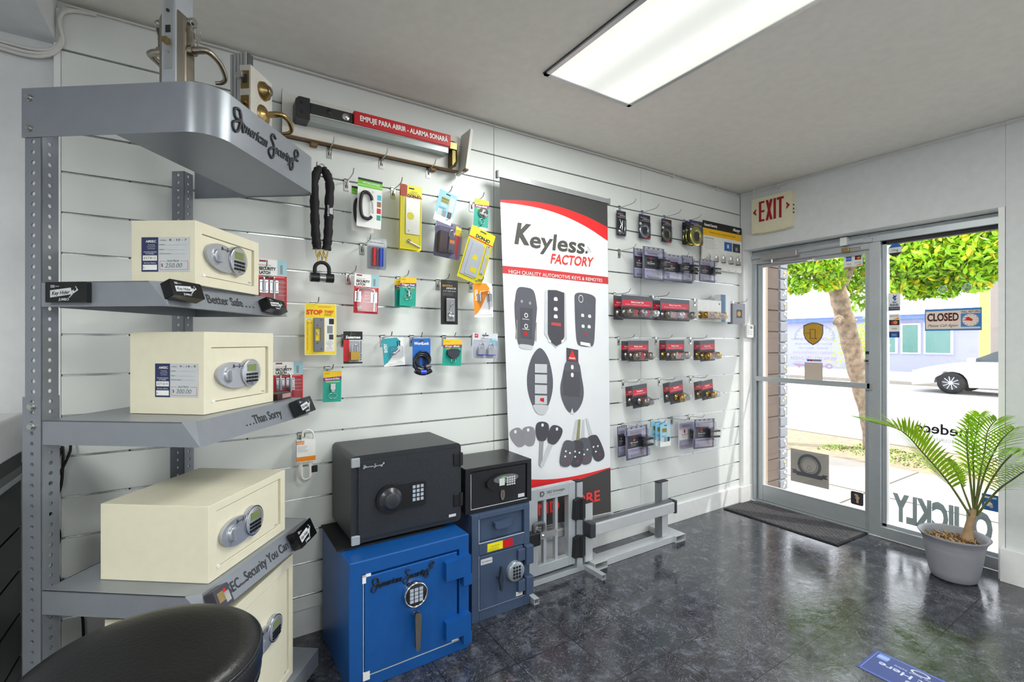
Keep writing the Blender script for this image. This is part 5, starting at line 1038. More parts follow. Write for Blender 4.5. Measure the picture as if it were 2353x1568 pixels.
mb.text('LATCH GUARDIAN', w * .12, -h * .06, h * .025, mat('scarlet_print', '#e03a10', .5), y, w=w * .4); mb.text('LG-2', -w * .36, -h * .307, h * .025, BLACK, y); mb.text('CH 99', -w * .35, -h * .38, h * .025, RED, y); mb.text('FOR DOORS OPENING OUT', -w * .41, -h * .62, h * .022, RED, y, w=h * .55, rot=pi / 2)
for i, t in enumerate(('Provide', 'Burglarproof', 'Deadbolt', 'Type', 'Protection')): mb.text(t, w * .28, -h * (.735 + i * .033), h * .018, BLACK, y)
mb.text('MADE IN U.S.A.', w * .28, -h * .905, h * .015, RED, y); lettering(mb, r)
mb = MB(); G1 = mat('grey_steel_plate', '#74777c', .45, .5); mb.box(-w * .22, w * .0, -.010, -.002, -h * .93, -h * .72, G1); mb.box(-w * .22, w * .0, -.010, -.002, -h * .48, -h * .28, G1); mb.box(-w * .22, -w * .17, -.010, -.002, -h * .72, -h * .48, G1); mb.box(-w * .02, w * .10, -.006, -.002, -h * .93, -h * .28, G1)
for z in (.32, .43, .77, .88): mb.disc(-w * .12 if z in (.43, .77) else -w * .0, -h * z, .0028, -.0105, BLACK, 10)
mb.build('strike_plate', r, bevel=.001)
mb = MB()
for k in range(3): mb.cyl((-w * .17 + k * .004, -.005, -h * (.54 + .025 * k)), (-w * .07, -.005, -h * (.565 + .02 * k)), .0018, ZINC, n=6)
mb.build('screws', r)
# sesamee
r, w, h = pack('combination_padlock_pack', 'black and red card with a brass combination padlock', 'hardware pack', (789, 833, 762, 836), .12)
mb = MB(); card(mb, w, h, BLACK, .003); mb.rect(-w / 2, -w * .2, -h * .93, -h * .26, -.0003, RED); mb.rect(-w * .2, w * .5, -h * .95, -h * .26, -.0003, LGREY); mb.build('card', r)
mb = MB(); mb.text('Sesamee', 0, -h * .175, h * .085, WHITE, -.0008, w=w * .78, bold=.04, shear=.15); mb.text('4-Dial Resettable', w * .4, -h * .6, h * .05, BLACK, -.0008, w=h * .62, bold=.02, rot=pi / 2); lettering(mb, r)
padlock(r, w * .05, -h * .76, w * .46, h * .26, h * .22, GBRASS); mb = MB(); blister(mb, -w * .22, w * .32, -h * .94, -h * .30, .026); mb.build('blister', r)
# wordlock
r, w, h = pack('cable_lock_pack', 'blue card with a coiled black cable lock around it', 'hardware pack', (948, 989, 778, 845), .12)
mb = MB(); card(mb, w, h, BLUE, .003); mb.rect(-w * .3, -w * .12, -h * .95, -h * .55, -.0003, NAVY); mb.rect(w * .05, w * .25, -h * .95, -h * .55, -.0003, NAVY); mb.build('card', r)
mb = MB(); mb.text('WordLock', 0, -h * .17, h * .09, WHITE, -.0008, w=w * .85, bold=.04); lettering(mb, r)
mb = MB(); CAB = mat('black_cable_sheath', '#1c1c22', .25)
for k, (dx, dz, rr2) in enumerate(((.002, .0, .040), (-.006, -.012, .041), (-.010, -.02, .040))):
    mb.tube([(dx + rr2 * cos(t), -.012 - .005 * k, -h * .72 + dz + rr2 * sin(t)) for t in [2 * pi * i / 36 for i in range(36)]], .0055, CAB, 8, close=True)
mb.build('coiled_cable', r)
mb = MB(); mb.tube([(-.045 + .012 * i, -.03, -h * 1.18 + .0022 * (i - 3.5) ** 2 * .5) for i in range(8)], .0125, CAB, 12); o = mb.build('lock_barrel', r)
mb = MB()
for i in range(4): mb.cyl((-.018 + i * .0075, -.03, -h * 1.18 + .0035), (-.012 + i * .0075, -.03, -h * 1.18 + .0035), .0138, mat('blue_dial', '#2f4fe0', .3), n=14)
mb.build('dials', o, label='four blue number dials'); mb = MB(); mb.tube([(.01, -.03, -h * .98), (.035, -.03, -h * .93)], .011, mat('grey_dial_barrel', '#6f7076', .3, .5), 12); mb.build('key_barrel', r)
# twin padlocks
r, w, h = pack('twin_padlock_pack', 'clear pack with two laminated padlocks with blue bases, next to the banner', 'hardware pack', (1086, 1144, 766, 824), .12, R(2))
mb = MB(); card(mb, w, h, mat('frosty_card', '#ced3dc', .4), .004); mb.rect(-w * .42, -w * .28, -h * .19, -h * .04, -.0003, RED); mb.rect(w * .18, w * .46, -h * .5, -h * .2, -.0003, mat('photo_aqua', '#9cc8d4', .4)); mb.build('card', r)
mb = MB(); mb.text('2" Padlocks', w * .05, -h * .22, h * .05, BLACK, -.0008, w=w * .45); mb.text('HT', -w * .35, -h * .11, h * .06, WHITE, -.0008); lettering(mb, r)
padlock(r, -w * .18, -h * .74, w * .28, h * .24, h * .20, STEEL, .02, base=mat('blue_bumper', '#2a3ad0', .4)); padlock(r, w * .2, -h * .74, w * .28, h * .24, h * .20, STEEL, .02, base=mat('blue_bumper', '#2a3ad0', .4))
mb = MB(); blister(mb, -w * .46, w * .47, -h * .97, -h * .27, .03); mb.build('blister', r)
# charger cable pack
r, w, h = pack('cable_pack', 'white cable in an orange and white sleeve hanging below the middle shelf', 'cable pack', (681, 724, 1010, 1060), .08)
mb = MB(); mb.box(-w * .5, w * .5, -.012, .012, -h, 0, WHITE); mb.rect(-w * .5, w * .5, -h * .97, -h * .76, -.0125, ORNG); mb.rect(-w * .5, -w * .1, -h * .2, -h * .04, -.0125, ORNG); mb.build('paper_sleeve', r)
mb = MB(); mb.text('HDMI', -w * .3, -h * .13, h * .09, WHITE, -.013); mb.lines(-w * .45, w * .1, -h * .28, 5, h * .06, GREY, -.013); lettering(mb, r)
mb = MB(); wc = mat('white_cord', '#e6e4e0', .4)
for k in range(4): mb.tube(catmull([(-w * .3 + k * .003, 0, -h * 1.0), (-w * .4 + k * .004, -.004 * k, -h * 1.6), (-w * .1, -.004 * k, -h * (1.95 - .05 * k)), (w * .3 - k * .003, -.003 * k, -h * 1.7), (w * .32 - k * .004, 0, -h * 1.0)], 6), .0032, wc, 7)
mb.tube(catmull([(-w * .2, 0, 0), (-w * .15, 0, h * .35), (w * .15, 0, h * .42), (w * .4, 0, h * .25), (w * .42, 0, -h * .05)], 6), .0045, wc, 8); mb.build('cord', r); mb = MB(); mb.box(w * .3, w * .62, -.006, .006, -h * 1.55, -h * 1.25, BLACK); mb.build('plug', r)
# ---- hooks for the left part: (bracket px x, py of groove, L)
def hk(px, py, L, label): p = onY(px, py, 0); z = min(GZ, key=lambda g: abs(g - p.z)) - (.009 if 'alarm bar' in label else 0); hook(p.x, z, L, label)
for px, py, lab in ((757, 345, 'first empty steel peg hook under the alarm bar board, on the left'), (876, 367, 'middle empty steel peg hook under the alarm bar board'), (984, 390, 'third empty steel peg hook under the alarm bar board, on the right')): hk(px, py, .10, lab)
for xl, yt, L, lab in ((716, 385, .13, 'chain lock'), (796, 413, .14, 'pair of carabiner packs'), (903, 430, .14, 'narrow yellow packs'), (1011, 457, .155, 'crooked pale blue card'), (1083, 470, .15, 'key reel pack'), (1005, 520, .155, 'dark covered padlock'), (1082, 530, .15, 'tilted yellow door plate pack'), (832, 562, .15, 'twin flashlight pack'), (800, 632, .15, 'open hanging red latch pack'), (916, 645, .15, 'trigger snap packs'), (1006, 657, .15, 'tall black hasp pack'), (1082, 665, .15, 'orange patio pack'), (720, 700, .13, 'yellow STOP THIEF card'), (790, 772, .14, 'brass combination padlock card'), (879, 775, .15, 'teal and white viewer pack'), (946, 775, .15, 'blue cable lock card'), (1020, 775, .15, 'dark key retractor pack'), (1087, 778, .15, 'twin blue base padlocks'), (752, 850, .13, 'lowest teal belt clip pack'), (650, 832, .10, 'red latch pack behind the middle safe'), (608, 600, .10, 'red latch pack behind the smallest safe'), (690, 1000, .12, 'white cable pack')):
    hk(xl, yt, L, 'steel peg hook carrying the ' + lab)
# ---- alarm push bar on its board
ab = thing('alarm_exit_bar', 'red and black alarm exit bar mounted on a white sample board above the hooks', 'exit bar', (-3.17, -.05, 2.325))
BRD = mat('white_sample_board', '#d8d6d0', .5, noise=.05, nscale=8); PB = mat('raw_board_edge', '#8a6a4a', .8)
mb = MB(); x0, x1 = -.44, .44; mb.box(x0, x1, 0, .018, 0, .185, BRD); mb.box(x0, x1, .0, .03, -.004, .0, PB); mb.box(x0, x0 + .006, -.005, .018, 0, .2, BRD); bd = mb.build('board', ab, bevel=.001)
mb = MB(); mb.M = T(x1 + .0, 0, 0) @ Matrix.Rotation(R(8), 4, 'Y'); mb.box(0, .018, -.085, .03, -.02, .21, BRD); mb.box(.0, .019, -.086, -.05, -.02, -.012, PB); mb.build('end_board', ab, bevel=.001)
mb = MB()
for px in ((-.30), (.30)): mb.box(px - .015, px + .015, .018, .05, -.02, .02, PB)
mb.build('support_block', ab)
mb = MB(); BB2 = mat('dark_bar_housing', '#26262a', .4); SB = mat('satin_bar', '#a9b0b0', .3, .7)
mb.box(x0 + .10, x1 - .09, -.062, -.0, .055, .088, SB); mb.box(x0 + .10, x1 - .09, -.066, -.062, .083, .088, CHROME); mb.build('push_rail', ab, bevel=.003)
mb = MB(); mb.prism([(x0 + .045, .06), (x0 + .045, .135), (x0 + .06, .15), (x0 + .105, .15), (x0 + .105, .052), (x0 + .055, .052)], -.075, 0, BB2); mb.cyl((x0 + .07, -.0755, .125), (x0 + .07, -.078, .125), .006, BLACK, n=12); mb.cyl((x0 + .07, -.0755, .085), (x0 + .07, -.078, .085), .006, BLACK, n=12); mb.build('end_cap', ab, bevel=.006)
mb = MB(); mb.box(x0 + .105, -.14, -.058, 0, .088, .142, BB2); mb.build('housing', ab, bevel=.006); mb = MB(); mb.lathe([(0, .006), (.008, .006), (.009, .002), (.015, .003), (.017, 0)], CHROME, 24, (-.175, -.058, .115), 'y'); mb.lathe([(0, .002), (.011, .002), (.012, 0)], BLACK, 20, (-.25, -.058, .118), 'y'); mb.build('key_cylinder', ab)
mb = MB(); mb.box(-.14, .36, -.068, 0, .088, .152, mat('alarm_red', '#c01420', .4)); rb = mb.build('red_cover', ab, bevel=.004)
mb = MB(); mb.text('EMPUJE PARA ABRIR - ALARMA SONARÁ', .115, .122, .024, WHITE, -.0695, w=.455, bold=.03); mb.build('lettering', rb)
mb = MB(); mb.box(.36, .405, -.055, 0, .085, .125, BRASS); mb.box(.375, .40, -.05, 0, .0, .085, mat('aged_brass_case', '#5c5230', .35, .9)); mb.tube(catmull([(.37, -.03, .13), (.40, -.04, .12), (.41, -.04, .05), (.39, -.05, .0)], 4), .008, mat('aged_brass_case', '#5c5230', .35, .9), 8); mb.build('latch', ab, bevel=.003)
# ================================================================== RIGHT PART OF THE SLATWALL
def armor_pack(label, px, off, kind, ringcol=None):
    r, w, h = pack('door_armor_pack', label, 'hardware pack', px, off, R(0)); mb = MB(); card(mb, w, h, mat('dark_navy_card', '#23242e', .4), .003); mb.rect(-w / 2, w * .2, -h * .16, 0, -.0003, NAVY)
    if kind == 'ring': mb.rect(w * .05, w / 2, -h * .99, -h * .93, -.0003, RED); mb.rect(-w * .45, -w * .25, -h * .44, -h * .34, -.0004, WHITE)
    mb.build('card', r); mb = MB(); mb.text('ENTRY', -w * .05, -h * .13, h * .045, GOLD, -.0008, w=w * .6, bold=.02); mb.text('ARMOR', w * .12, -h * .19, h * .04, LGREY, -.0008, w=w * .6, bold=.02); mb.text('DOOR REINFORCER', 0, -h * .26, h * .022, WHITE, -.0008, w=w * .8); lettering(mb, r); mb = MB()
    if kind == 'ring': mb.lathe([(w * .22, .002), (w * .22, .007), (w * .38, .008), (w * .44, .004), (w * .45, 0)], ringcol, 36, (0, 0, -h * .66), 'y'); mb.build('ring_plate', r)
    else:
        mb.tube(catmull([(w * .05, -.008, -h * .4), (w * .02, -.008, -h * .85), (w * .2, -.008, -h * .9), (w * .3, -.008, -h * .7), (w * .28, -.008, -h * .38)], 4), .003, CHROME, 8); mb.lathe([(0, .012), (w * .2, .01), (w * .22, 0)], CHROME, 20, (-w * .15, 0, -h * .83), 'y'); mb.tube([(-w * .25, -.006, -h * .35), (-w * .1, -.01, -h * .55), (-w * .2, -.006, -h * .72)], .005, CHROME, 8); mb.build('hardware', r)
    mb = MB(); blister(mb, -w * .47, w * .47, -h * .98, -h * .3, .012, BLIS); mb.build('blister', r); return r
armor_pack('small dark card with chrome latch hardware, nearest the banner in the top row', (1417, 1438, 485, 542), .03, 'hw')
RG = mat('satin_nickel_ring', '#b4b6ba', .25, 1); RT2 = mat('bronze_grey_ring', '#8a8570', .35, .9); RY = mat('yellow_brass_ring', '#d2cc6a', .25, .9)
armor_pack('small dark card with a silver ring plate, second from the banner', (1468, 1494, 494, 549), .035, 'ring', RG)
armor_pack('small dark card with a dull bronze ring plate, third from the banner', (1520, 1543, 504, 557), .035, 'ring', RT2)
y0 = armor_pack('dark card with a brass yellow ring, at the back of its hook', (1568, 1592, 513, 564), .03, 'ring', RY)
armor_pack('dark card with a brass yellow ring, middle one on its hook', (1574, 1600, 510, 563), .06, 'ring', RY)
armor_pack('dark card with a brass yellow ring, front one beside the yellow and black board', (1584, 1615, 508, 562), .12, 'ring', RY)
for px, py, lab in ((1423, 478, 'above the chrome hardware card, leftmost of the top row'), (1475, 490, 'above the silver ring card'), (1526, 500, 'above the bronze ring card'), (1572, 512, 'carrying the yellow ring cards')): hk(px, py, .155, 'long steel peg hook ' + lab)
# --- Master display board
a, w, h = slot(1614, 1704, 502, 640, .035)
bb = thing('padlock_display_board', 'yellow and black topped display board with five sample padlocks near the corner', 'display board', a)
t0 = onY(1614, 502, -.035).z; t1 = onY(1704, 528, -.035).z
Ht = (t0 + t1) / 2; Hb = onY(1660, 617, -.035).z; bb.location.z = Ht; h = Ht - Hb + .02
mb = MB(); mb.prism(rrect(-w / 2, w / 2, -h, 0, .012), 0, .012, mat('board_white', '#e6e6e2', .4)); mb.prism(rrect(-w / 2, w / 2, -h * .16, 0, .01), -.0005, 0, BLACK); mb.rect(-w / 2, w / 2, -h * .30, -h * .155, -.0009, mat('board_yellow', '#f2b90c', .4)); mb.rect(w * .04, w * .24, -h * .56, -h * .37, -.0006, mat('photo_blue', '#1e5aa8', .4)); mb.rect(w * .26, w * .46, -h * .56, -h * .37, -.0006, DARK); mb.rect(w * .11, w * .16, -h * .5, -h * .42, -.0009, LGREY); mb.rect(w * .33, w * .39, -h * .53, -h * .45, -.0009, GREY); mb.build('board', bb)
mb = MB(); mb.text('General Security', -w * .30, -h * .08, h * .055, WHITE, -.0012, w=w * .32, bold=.03); mb.text('Master', w * .36, -h * .07, h * .06, WHITE, -.0012, w=w * .2, bold=.04, shear=.3); mb.text('Lock', w * .40, -h * .12, h * .03, WHITE, -.0012, shear=.3); mb.text('Solutions for your everyday security needs', 0, -h * .225, h * .03, BLACK, -.0014, w=w * .66); mb.text('Laminated Steel', -w * .34, -h * .35, h * .03, BLACK, -.0008, w=w * .22, bold=.01)
mb.lines(-w * .45, -w * .12, -h * .40, 7, h * .028, DARK, th=.0012)
for i in range(5): mb.text(['No. 1', 'No. 3', 'No. 5', 'No. 6', 'No. 7'][i], -w * .38 + i * w * .18, -h * .97, h * .022, DARK, -.0008)
lettering(mb, bb)
for i in range(5):
    s_ = .85 + .09 * i; px_ = [-.38, -.19, -.01, .18, .36][i] * w + a.x
    pl = thing('laminated_padlock', 'sample laminated padlock on the display board, %s from the left' % ['first', 'second', 'third', 'fourth', 'fifth'][i], 'padlock', (px_, -.037, Ht - h * .80)); 
    padlock(pl, 0, 0, .032 * s_, .026 * s_, .034 * s_, STEEL, .02 * s_, y=-.004, base=mat('black_bumper', '#2a2c2a', .5)); k = MB(); k.lathe([(0, .0), (.003, 0)], DARK, 8, (0, -.004, 0), 'y'); 
    mb = MB(); mb.tube([(.006, -.012, .012 * s_), (.010, -.02, .025 * s_), (.004, -.018, .034 * s_)], .003, NICK, 6); mb.build('key', pl)
# --- clamshell: lock-lever packs ("SX Series")
def sx_pack(label, px, off, tilt=0, light=False, yaw=0, bars=2):
    r, w, h = pack('lever_lock_pack', label, 'hardware pack', px, off, tilt, yaw=yaw); frm = mat('violet_grey_frame', '#62616f', .45) if not light else mat('pale_frame', '#dcd6da', .45); mb = MB()
    mb.prism(rrect(-w / 2, w / 2, -h, 0, .004), 0, .0012, mat('frosted_back', '#c9c8da', .3))
    for a_ in ((-w / 2, w / 2, -h * .07, 0), (-w / 2, w / 2, -h, -h * .95), (-w / 2, -w * .42, -h * .9499, -h * .0701), (w * .42, w / 2, -h * .9499, -h * .0701)): mb.rect(a_[0], a_[1], a_[2], a_[3], -.0003, frm)
    mb.rect(-w * .42, w * .22, -h * .66, -h * .26, -.0004, mat('slate_card', '#3c3d46', .4) if not light else mat('pale_card', '#ebe6e2', .4))
    for i in range(4): mb.rect(-w * .4 + i * w * .22, -w * .28 + i * w * .22, -h * .05, -h * .025, -.0006, LGREY)
    mb.build('card', r); mb = MB(); mb.disc(-w * .12, -h * .36, w * .05, -.0009, RED, 14); mb.rect(-w * .16, -w * .08, -h * .43, -h * .38, -.0009, LGREY if not light else RED); mb.text('SX Series', -w * .12, -h * .485, h * .035, WHITE if not light else DARK, -.0009, w=w * .34, bold=.02); mb.lines(-w * .28, w * .02, -h * .53, 3, h * .028, LGREY if not light else GREY, -.0009, .001); lettering(mb, r)
    LK = mat('dark_lever_finish', '#2e302e', .3, .5); mb = MB(); x = w * .22
    mb.box(x - w * .06, x + w * .06, -.030, -.004, -h * .64, -h * .34, LK)
    for k in range(bars):
        z = -h * (.40 + .19 * k); mb.box(x - w * .2, x + w * .3, -.052, -.030, z - .006, z + .006, LK); mb.box(x + w * .06, x + w * .34, -.045, -.038, z - .009, z + .004, mat('pale_strike', '#c9c2ba', .3, .6))
    mb.build('lock', r, bevel=.002); mb = MB(); PS = mat('pale_strike', '#c9c2ba', .3, .6); mb.box(-w * .3, w * .2, -.008, -.003, -h * .20, -h * .15, PS); mb.box(-w * .3, w * .25, -.008, -.003, -h * .9, -h * .84, PS); mb.box(x - w * .05, x + w * .06, -.012, -.003, -h * .9, -h * .72, PS); mb.build('strike', r)
    mb = MB(); blister(mb, -w * .45, w * .46, -h * .3, -h * .09, .028, BLISV); blister(mb, -w * .45, w * .46, -h * .96, -h * .68, .034, BLISV); blister(mb, w * .08, w * .46, -h * .68, -h * .3, .036, BLISV); mb.build('blister', r); return r
for px, off, lab in (((1455, 1490, 572, 640), .10, 'at the back of the left hook'), ((1477, 1526, 569, 645), .15, 'largest in front, left of the group'), ((1526, 1570, 586, 647), .14, 'second large one in front'), ((1566, 1592, 588, 648), .12, 'narrow one in the middle of the group'), ((1606, 1643, 597, 649), .14, 'rightmost of the group, below the padlock board'), ((1545, 1590, 595, 650), .07, 'at the back between the large ones')):
    sx_pack('violet grey lever lock clamshell, upper row, ' + lab, px, off)
sx_pack('violet grey lever lock clamshell in the bottom row, behind the front left one', (1418, 1440, 979, 1050), .06, R(-2)); sx_pack('violet grey lever lock clamshell in the bottom row, front left one', (1437, 1487, 980, 1054), .14, R(-2))
sx_pack('pale clamshell lever lock pack in the bottom row', (1559, 1595, 966, 1032), .07, light=True); sx_pack('violet grey lever lock clamshell in the bottom row, rightmost', (1595, 1642, 963, 1030), .145, R(3))
for k, (xl, xr, off) in enumerate(((1497, 1518, .06), (1506, 1530, .09), (1517, 1541, .125))): blue_lock_card('window_lock_card', 'turquoise window lock card in the bottom row, %s of three' % ('back', 'middle', 'front')[k], (xl, xr, 968 + 3 * k, 1022 + 2 * k), off)
for px, py, L, lab in ((1422, 578, .16, 'left, with free prong, in the upper clamshell row'), (1545, 600, .15, 'in the middle of the upper clamshell row'), (1590, 612, .15, 'at the right of the upper clamshell row'), (1430, 980, .14, 'of the bottom row, leftmost'), (1497, 970, .13, 'holding the turquoise cards'), (1543, 962, .15, 'of the bottom row, beside the pale clamshell'), (1583, 956, .14, 'of the bottom row, rightmost')): hk(px, py, L, 'steel peg hook ' + lab)
# --- knob sets in clamshells
def knobset(label, px, off, cols, title='Entry Lock', tilt=0, plain=False):
    r, w, h = pack('door_knob_pack', label, 'hardware pack', px, off, tilt); mb = MB(); card(mb, w, h, BLACK if not plain else WHITE, .004)
    mb.prism(rrect(-w / 2, w / 2, -h, 0, .004), -.0003, 0, mat('pack_card_grey', '#4c4f58', .4) if not plain else WHITE)
    if not plain: mb.rect(-w * .47, w * .47, -h * .46, -h * .20, -.0006, mat('carmine_print', '#cc1d38', .4)); mb.rect(-w * .47, w * .47, -h * .62, -h * .46, -.0005, DARK)
    else: mb.rect(w * .40, w * .44, -h * .2, -h * .12, -.0006, DARK)
    mb.build('card', r)
    if not plain: mb = MB(); mb.text(title, 0, -h * .28, h * .07, WHITE, -.0009, w=w * .4, bold=.02); mb.text('Grade 3 residential door hardware', 0, -h * .38, h * .035, WHITE, -.0009, w=w * .75); lettering(mb, r)
    n = len(cols)
    for i, m in enumerate(cols):
        x = w * (-.5 + (i + .5) / n) ; rr_ = min(w / n * .44, h * .19); z = -h * .74
        if m == 'c': mb = MB(); mb.cyl((x, -.035, z), (x, -.003, z), rr_ * .9, mat('red_white_carton', '#c8404c', .4), n=20); mb.cyl((x, -.025, z), (x, -.015, z), rr_ * .92, WHITE, n=20); mb.build('inner_carton', r); continue
        mb = MB(); mb.lathe([(0, .066), (rr_ * .25, .066), (rr_ * .3, .063), (rr_ * .75, .066), (rr_ * .9, .06), (rr_, .045), (rr_ * .85, .028), (rr_ * .5, .018), (rr_ * .6, .008), (rr_, .004), (rr_, 0)], m, 26, (x, -.003, z), 'y'); mb.build('door_knob', r)
    mb = MB(); blister(mb, -w * .48, w * .48, -h * .97, -h * .54, .072, BLIS); mb.build('blister', r); return r
SN = NICK; PBK = mat('polished_brass_knob', '#c9a34a', .2, 1, noise=.1)
knobset('entry lever lock pack in the long row, behind the leftmost', (1410, 1432, 680, 735), .06, [SN], 'Entry Lever'); knobset('wide entry lever lock pack in the long row, leftmost', (1428, 1500, 680, 734), .13, [SN, 'c', CHROME, 'c', CHROME], 'Entry Lever Set')
knobset('entry lever lock pack in the long row, behind the second one', (1500, 1524, 690, 736), .06, [SN], 'Entry Lever'); knobset('wide entry lever lock pack in the long row, second from the banner', (1517, 1584, 688, 738), .13, [SN, 'c', CHROME, 'c', SN], 'Entry Lever Set')
knobset('white carded brass knob set near the end of the long row', (1603, 1657, 690, 738), .13, [PBK, 'c', PBK, 'c', PBK], plain=True)
knobset('entry knob pack at the back of the left hook in the knob row', (1428, 1450, 784, 829), .06, [SN]); knobset('silver entry knob pack in front, left of the knob row', (1443, 1490, 783, 831), .13, [SN, 'c', SN], 'Entry Lock')
knobset('red topped brass knob pack at the back of the middle hook', (1515, 1533, 782, 828), .06, [PBK]); knobset('silver entry knob pack in front, middle of the knob row', (1530, 1572, 782, 829), .13, [SN, 'c', SN], 'Entry Lock')
knobset('brass knob pack at the back of the right hook under the long row', (1594, 1612, 783, 828), .06, [PBK]); knobset('brass entry knob pack in front, right in the row under the long one', (1608, 1642, 782, 830), .13, [PBK, 'c', PBK], 'Entry Lock', tilt=R(-2))
knobset('deadbolt pack at the back of the left hook in the second lowest row', (1437, 1456, 888, 934), .06, [SN], 'Deadbolt', R(-4)); knobset('silver deadbolt pack in front, left in the second lowest row', (1452, 1486, 884, 937), .13, [SN], 'Deadbolt', R(-4))
knobset('deadbolt pack at the back of the middle hook in the second lowest row', (1523, 1540, 880, 925), .06, [SN], 'Deadbolt', R(-6)); knobset('brass deadbolt pack in front, middle in the second lowest row', (1537, 1568, 877, 927), .13, [PBK], 'Deadbolt', R(-6))
knobset('brass deadbolt pack at the back of the right hook in the second lowest row', (1594, 1612, 877, 918), .06, [PBK], 'Deadbolt', R(-6)); knobset('brass deadbolt pack in front, right in the second lowest row', (1611, 1637, 874, 918), .13, [PBK], 'Deadbolt', R(-6))
for px, py, lab in ((1412, 676, 'of the long lever row, first'), (1500, 685, 'of the long lever row, second'), (1596, 695, 'of the long lever row, third'), (1421, 776, 'of the knob row, left'), (1507, 777, 'of the knob row, middle'), (1586, 777, 'of the knob row, right'), (1431, 876, 'of the deadbolt row, left'), (1514, 871, 'of the deadbolt row, middle'), (1586, 868, 'of the deadbolt row, right')): hk(px, py, .15, 'steel peg hook ' + lab)
# blue / white hanging carton and grey box at the end of the long row
r, w, h = pack('carton_pack', 'tall blue and white carton near the corner end of the long lever row', 'carton', (1656, 1679, 678, 740), .10)
mb = MB(); mb.box(-w / 2, w / 2, 0, .05, -h, 0, mat('pale_carton', '#e2e6ea', .4)); mb.rect(-w / 2, -w * .1, -h, 0, -.0004, mat('deep_blue_print', '#1d4f86', .4)); mb.rect(-w * .1, 0, -h, 0, -.0004, TEAL); mb.build('carton', r)
r, w, h = pack('small_grey_carton', 'small grey carton with a yellow picture hanging beside the alarm keypad', 'carton', (1686, 1710, 698, 745), .12, yaw=R(-6))
mb = MB(); mb.box(-w / 2, w / 2, 0, .05, -h, 0, mat('grey_carton', '#8b8c94', .4)); mb.rect(-w * .2, w * .25, -h * .7, -h * .3, -.0004, DARK); mb.disc(w * .0, -h * .5, w * .15, -.0008, GOLD, 14); mb.build('carton', r)
hk(1684, 697, .13, 'steel peg hook carrying the small grey carton')
# thermostat keypad on reveal
o = onY(1714, 762, -.03); r = thing('alarm_keypad', 'small white alarm keypad on the white reveal beside the door', 'keypad', (.062, -.031, 1.475))
mb = MB(); mb.prism(rrect(-.052, .052, -.055, .055, .01), -.022, 0, WHITE); mb.build('housing', r, bevel=.003); mb = MB(); mb.rect(0, .035, .02, .042, -.0226, GREY); [mb.rect(-.035, .035, -.03 + .014 * k, -.024 + .014 * k, -.0226, LGREY) for k in range(3)]; mb.build('display', r)
# --- EXIT sign
r = thing('exit_sign', 'cream EXIT sign with red letters and arrows above the door', 'exit sign', (0, -.295, 2.428), rot=(0, 0, R(-90)))
EX = mat('exit_sign_cream', '#e6dfc2', .4); ER = mat('exit_letter_red', '#a00a14', .4)
W_, H_ = .325, .285
mb = MB(); mb.prism(rrect(-W_ / 2, W_ / 2, -H_ / 2, H_ / 2, .012), -.05, 0, EX); mb.prism(rrect(-W_ * .48, W_ * .48, -H_ * .46, -H_ * .30, .006), -.051, -.049, EX); mb.box(-W_ * .35, W_ * .35, -.048, -.006, -H_ / 2 - .006, -H_ / 2, EX)
for z in (-.03, 0, .03): mb.cyl((W_ / 2, -.025, z), (W_ / 2 + .003, -.025, z), .007, BLACK, n=12)
mb.build('housing', r, bevel=.005)
mb = MB(); lw = .018
def L_(x0, x1, z0, z1): mb.box(x0, x1, -.0535, -.05, z0, z1, ER)
z0, z1 = -.055, .11; X0 = -.098
L_(X0, X0 + lw, z0, z1); [L_(X0 + lw + .0002, X0 + .044, a_, a_ + lw * .9) for a_ in (z0, (z0 + z1) / 2 - lw * .45, z1 - lw * .9)]
x = X0 + .056; mb.prism([(x, z0), (x + .019, z0), (x + .055, z1), (x + .036, z1)], -.0535, -.05, ER); mb.prism([(x + .036, z0), (x + .055, z0), (x + .019, z1), (x, z1)], -.0537, -.05, ER)
L_(x + .064, x + .064 + lw, z0, z1); x += .091; L_(x, x + .052, z1 - lw, z1); L_(x + .017, x + .017 + lw, z0, z1 - lw - .0002)
for s_, cx in ((1, .137), (-1, -.137)): mb.prism([(cx + s_ * .012, .03), (cx - s_ * .014, .058), (cx - s_ * .014, .038), (cx - s_ * .006, .03), (cx - s_ * .014, .022), (cx - s_ * .014, .002)], -.0535, -.05, ER)
mb.build('exit_letters', r)
# ================================================================== BANNER
BT = [(-2.500, -.10, 2.325), (-1.668, -.10, 2.305)]; BBm = [(-2.400, -.075, .270), (-1.655, -.12, .262)]
def bil(s, t, off=0):   # s 0..1 left-right, t 0..1 top-bottom
    a = Vector(BT[0]).lerp(Vector(BT[1]), s); b_ = Vector(BBm[0]).lerp(Vector(BBm[1]), s); p = a.lerp(b_, t); p.y -= off; return p
bn = thing('retractable_banner', 'tall white banner with grey car key remotes and red swooshes standing against the slatwall', 'banner', (-2.07, -.13, .2))
def bst(px, py):     # photo measurement -> (s,t) on the banner sheet
    s, t = .5, .5
    for _ in range(6):
        y = bil(s, t).y; p = onY(px, py, y); xl = BT[0][0] + (BBm[0][0] - BT[0][0]) * t; xr = BT[1][0] + (BBm[1][0] - BT[1][0]) * t
        s = (p.x - xl) / (xr - xl); zt = BT[0][2] + (BT[1][2] - BT[0][2]) * s; zb = BBm[0][2] + (BBm[1][2] - BBm[0][2]) * s; t = (zt - p.z) / (zt - zb)
    return s, t
def bw(p): q = bil(p[0], p[2], p[1]); return q - Vector((-2.07, -.13, .2))      # builder coords (s, off, t)
def BM(): m = MB(); m.warp = bw; return m
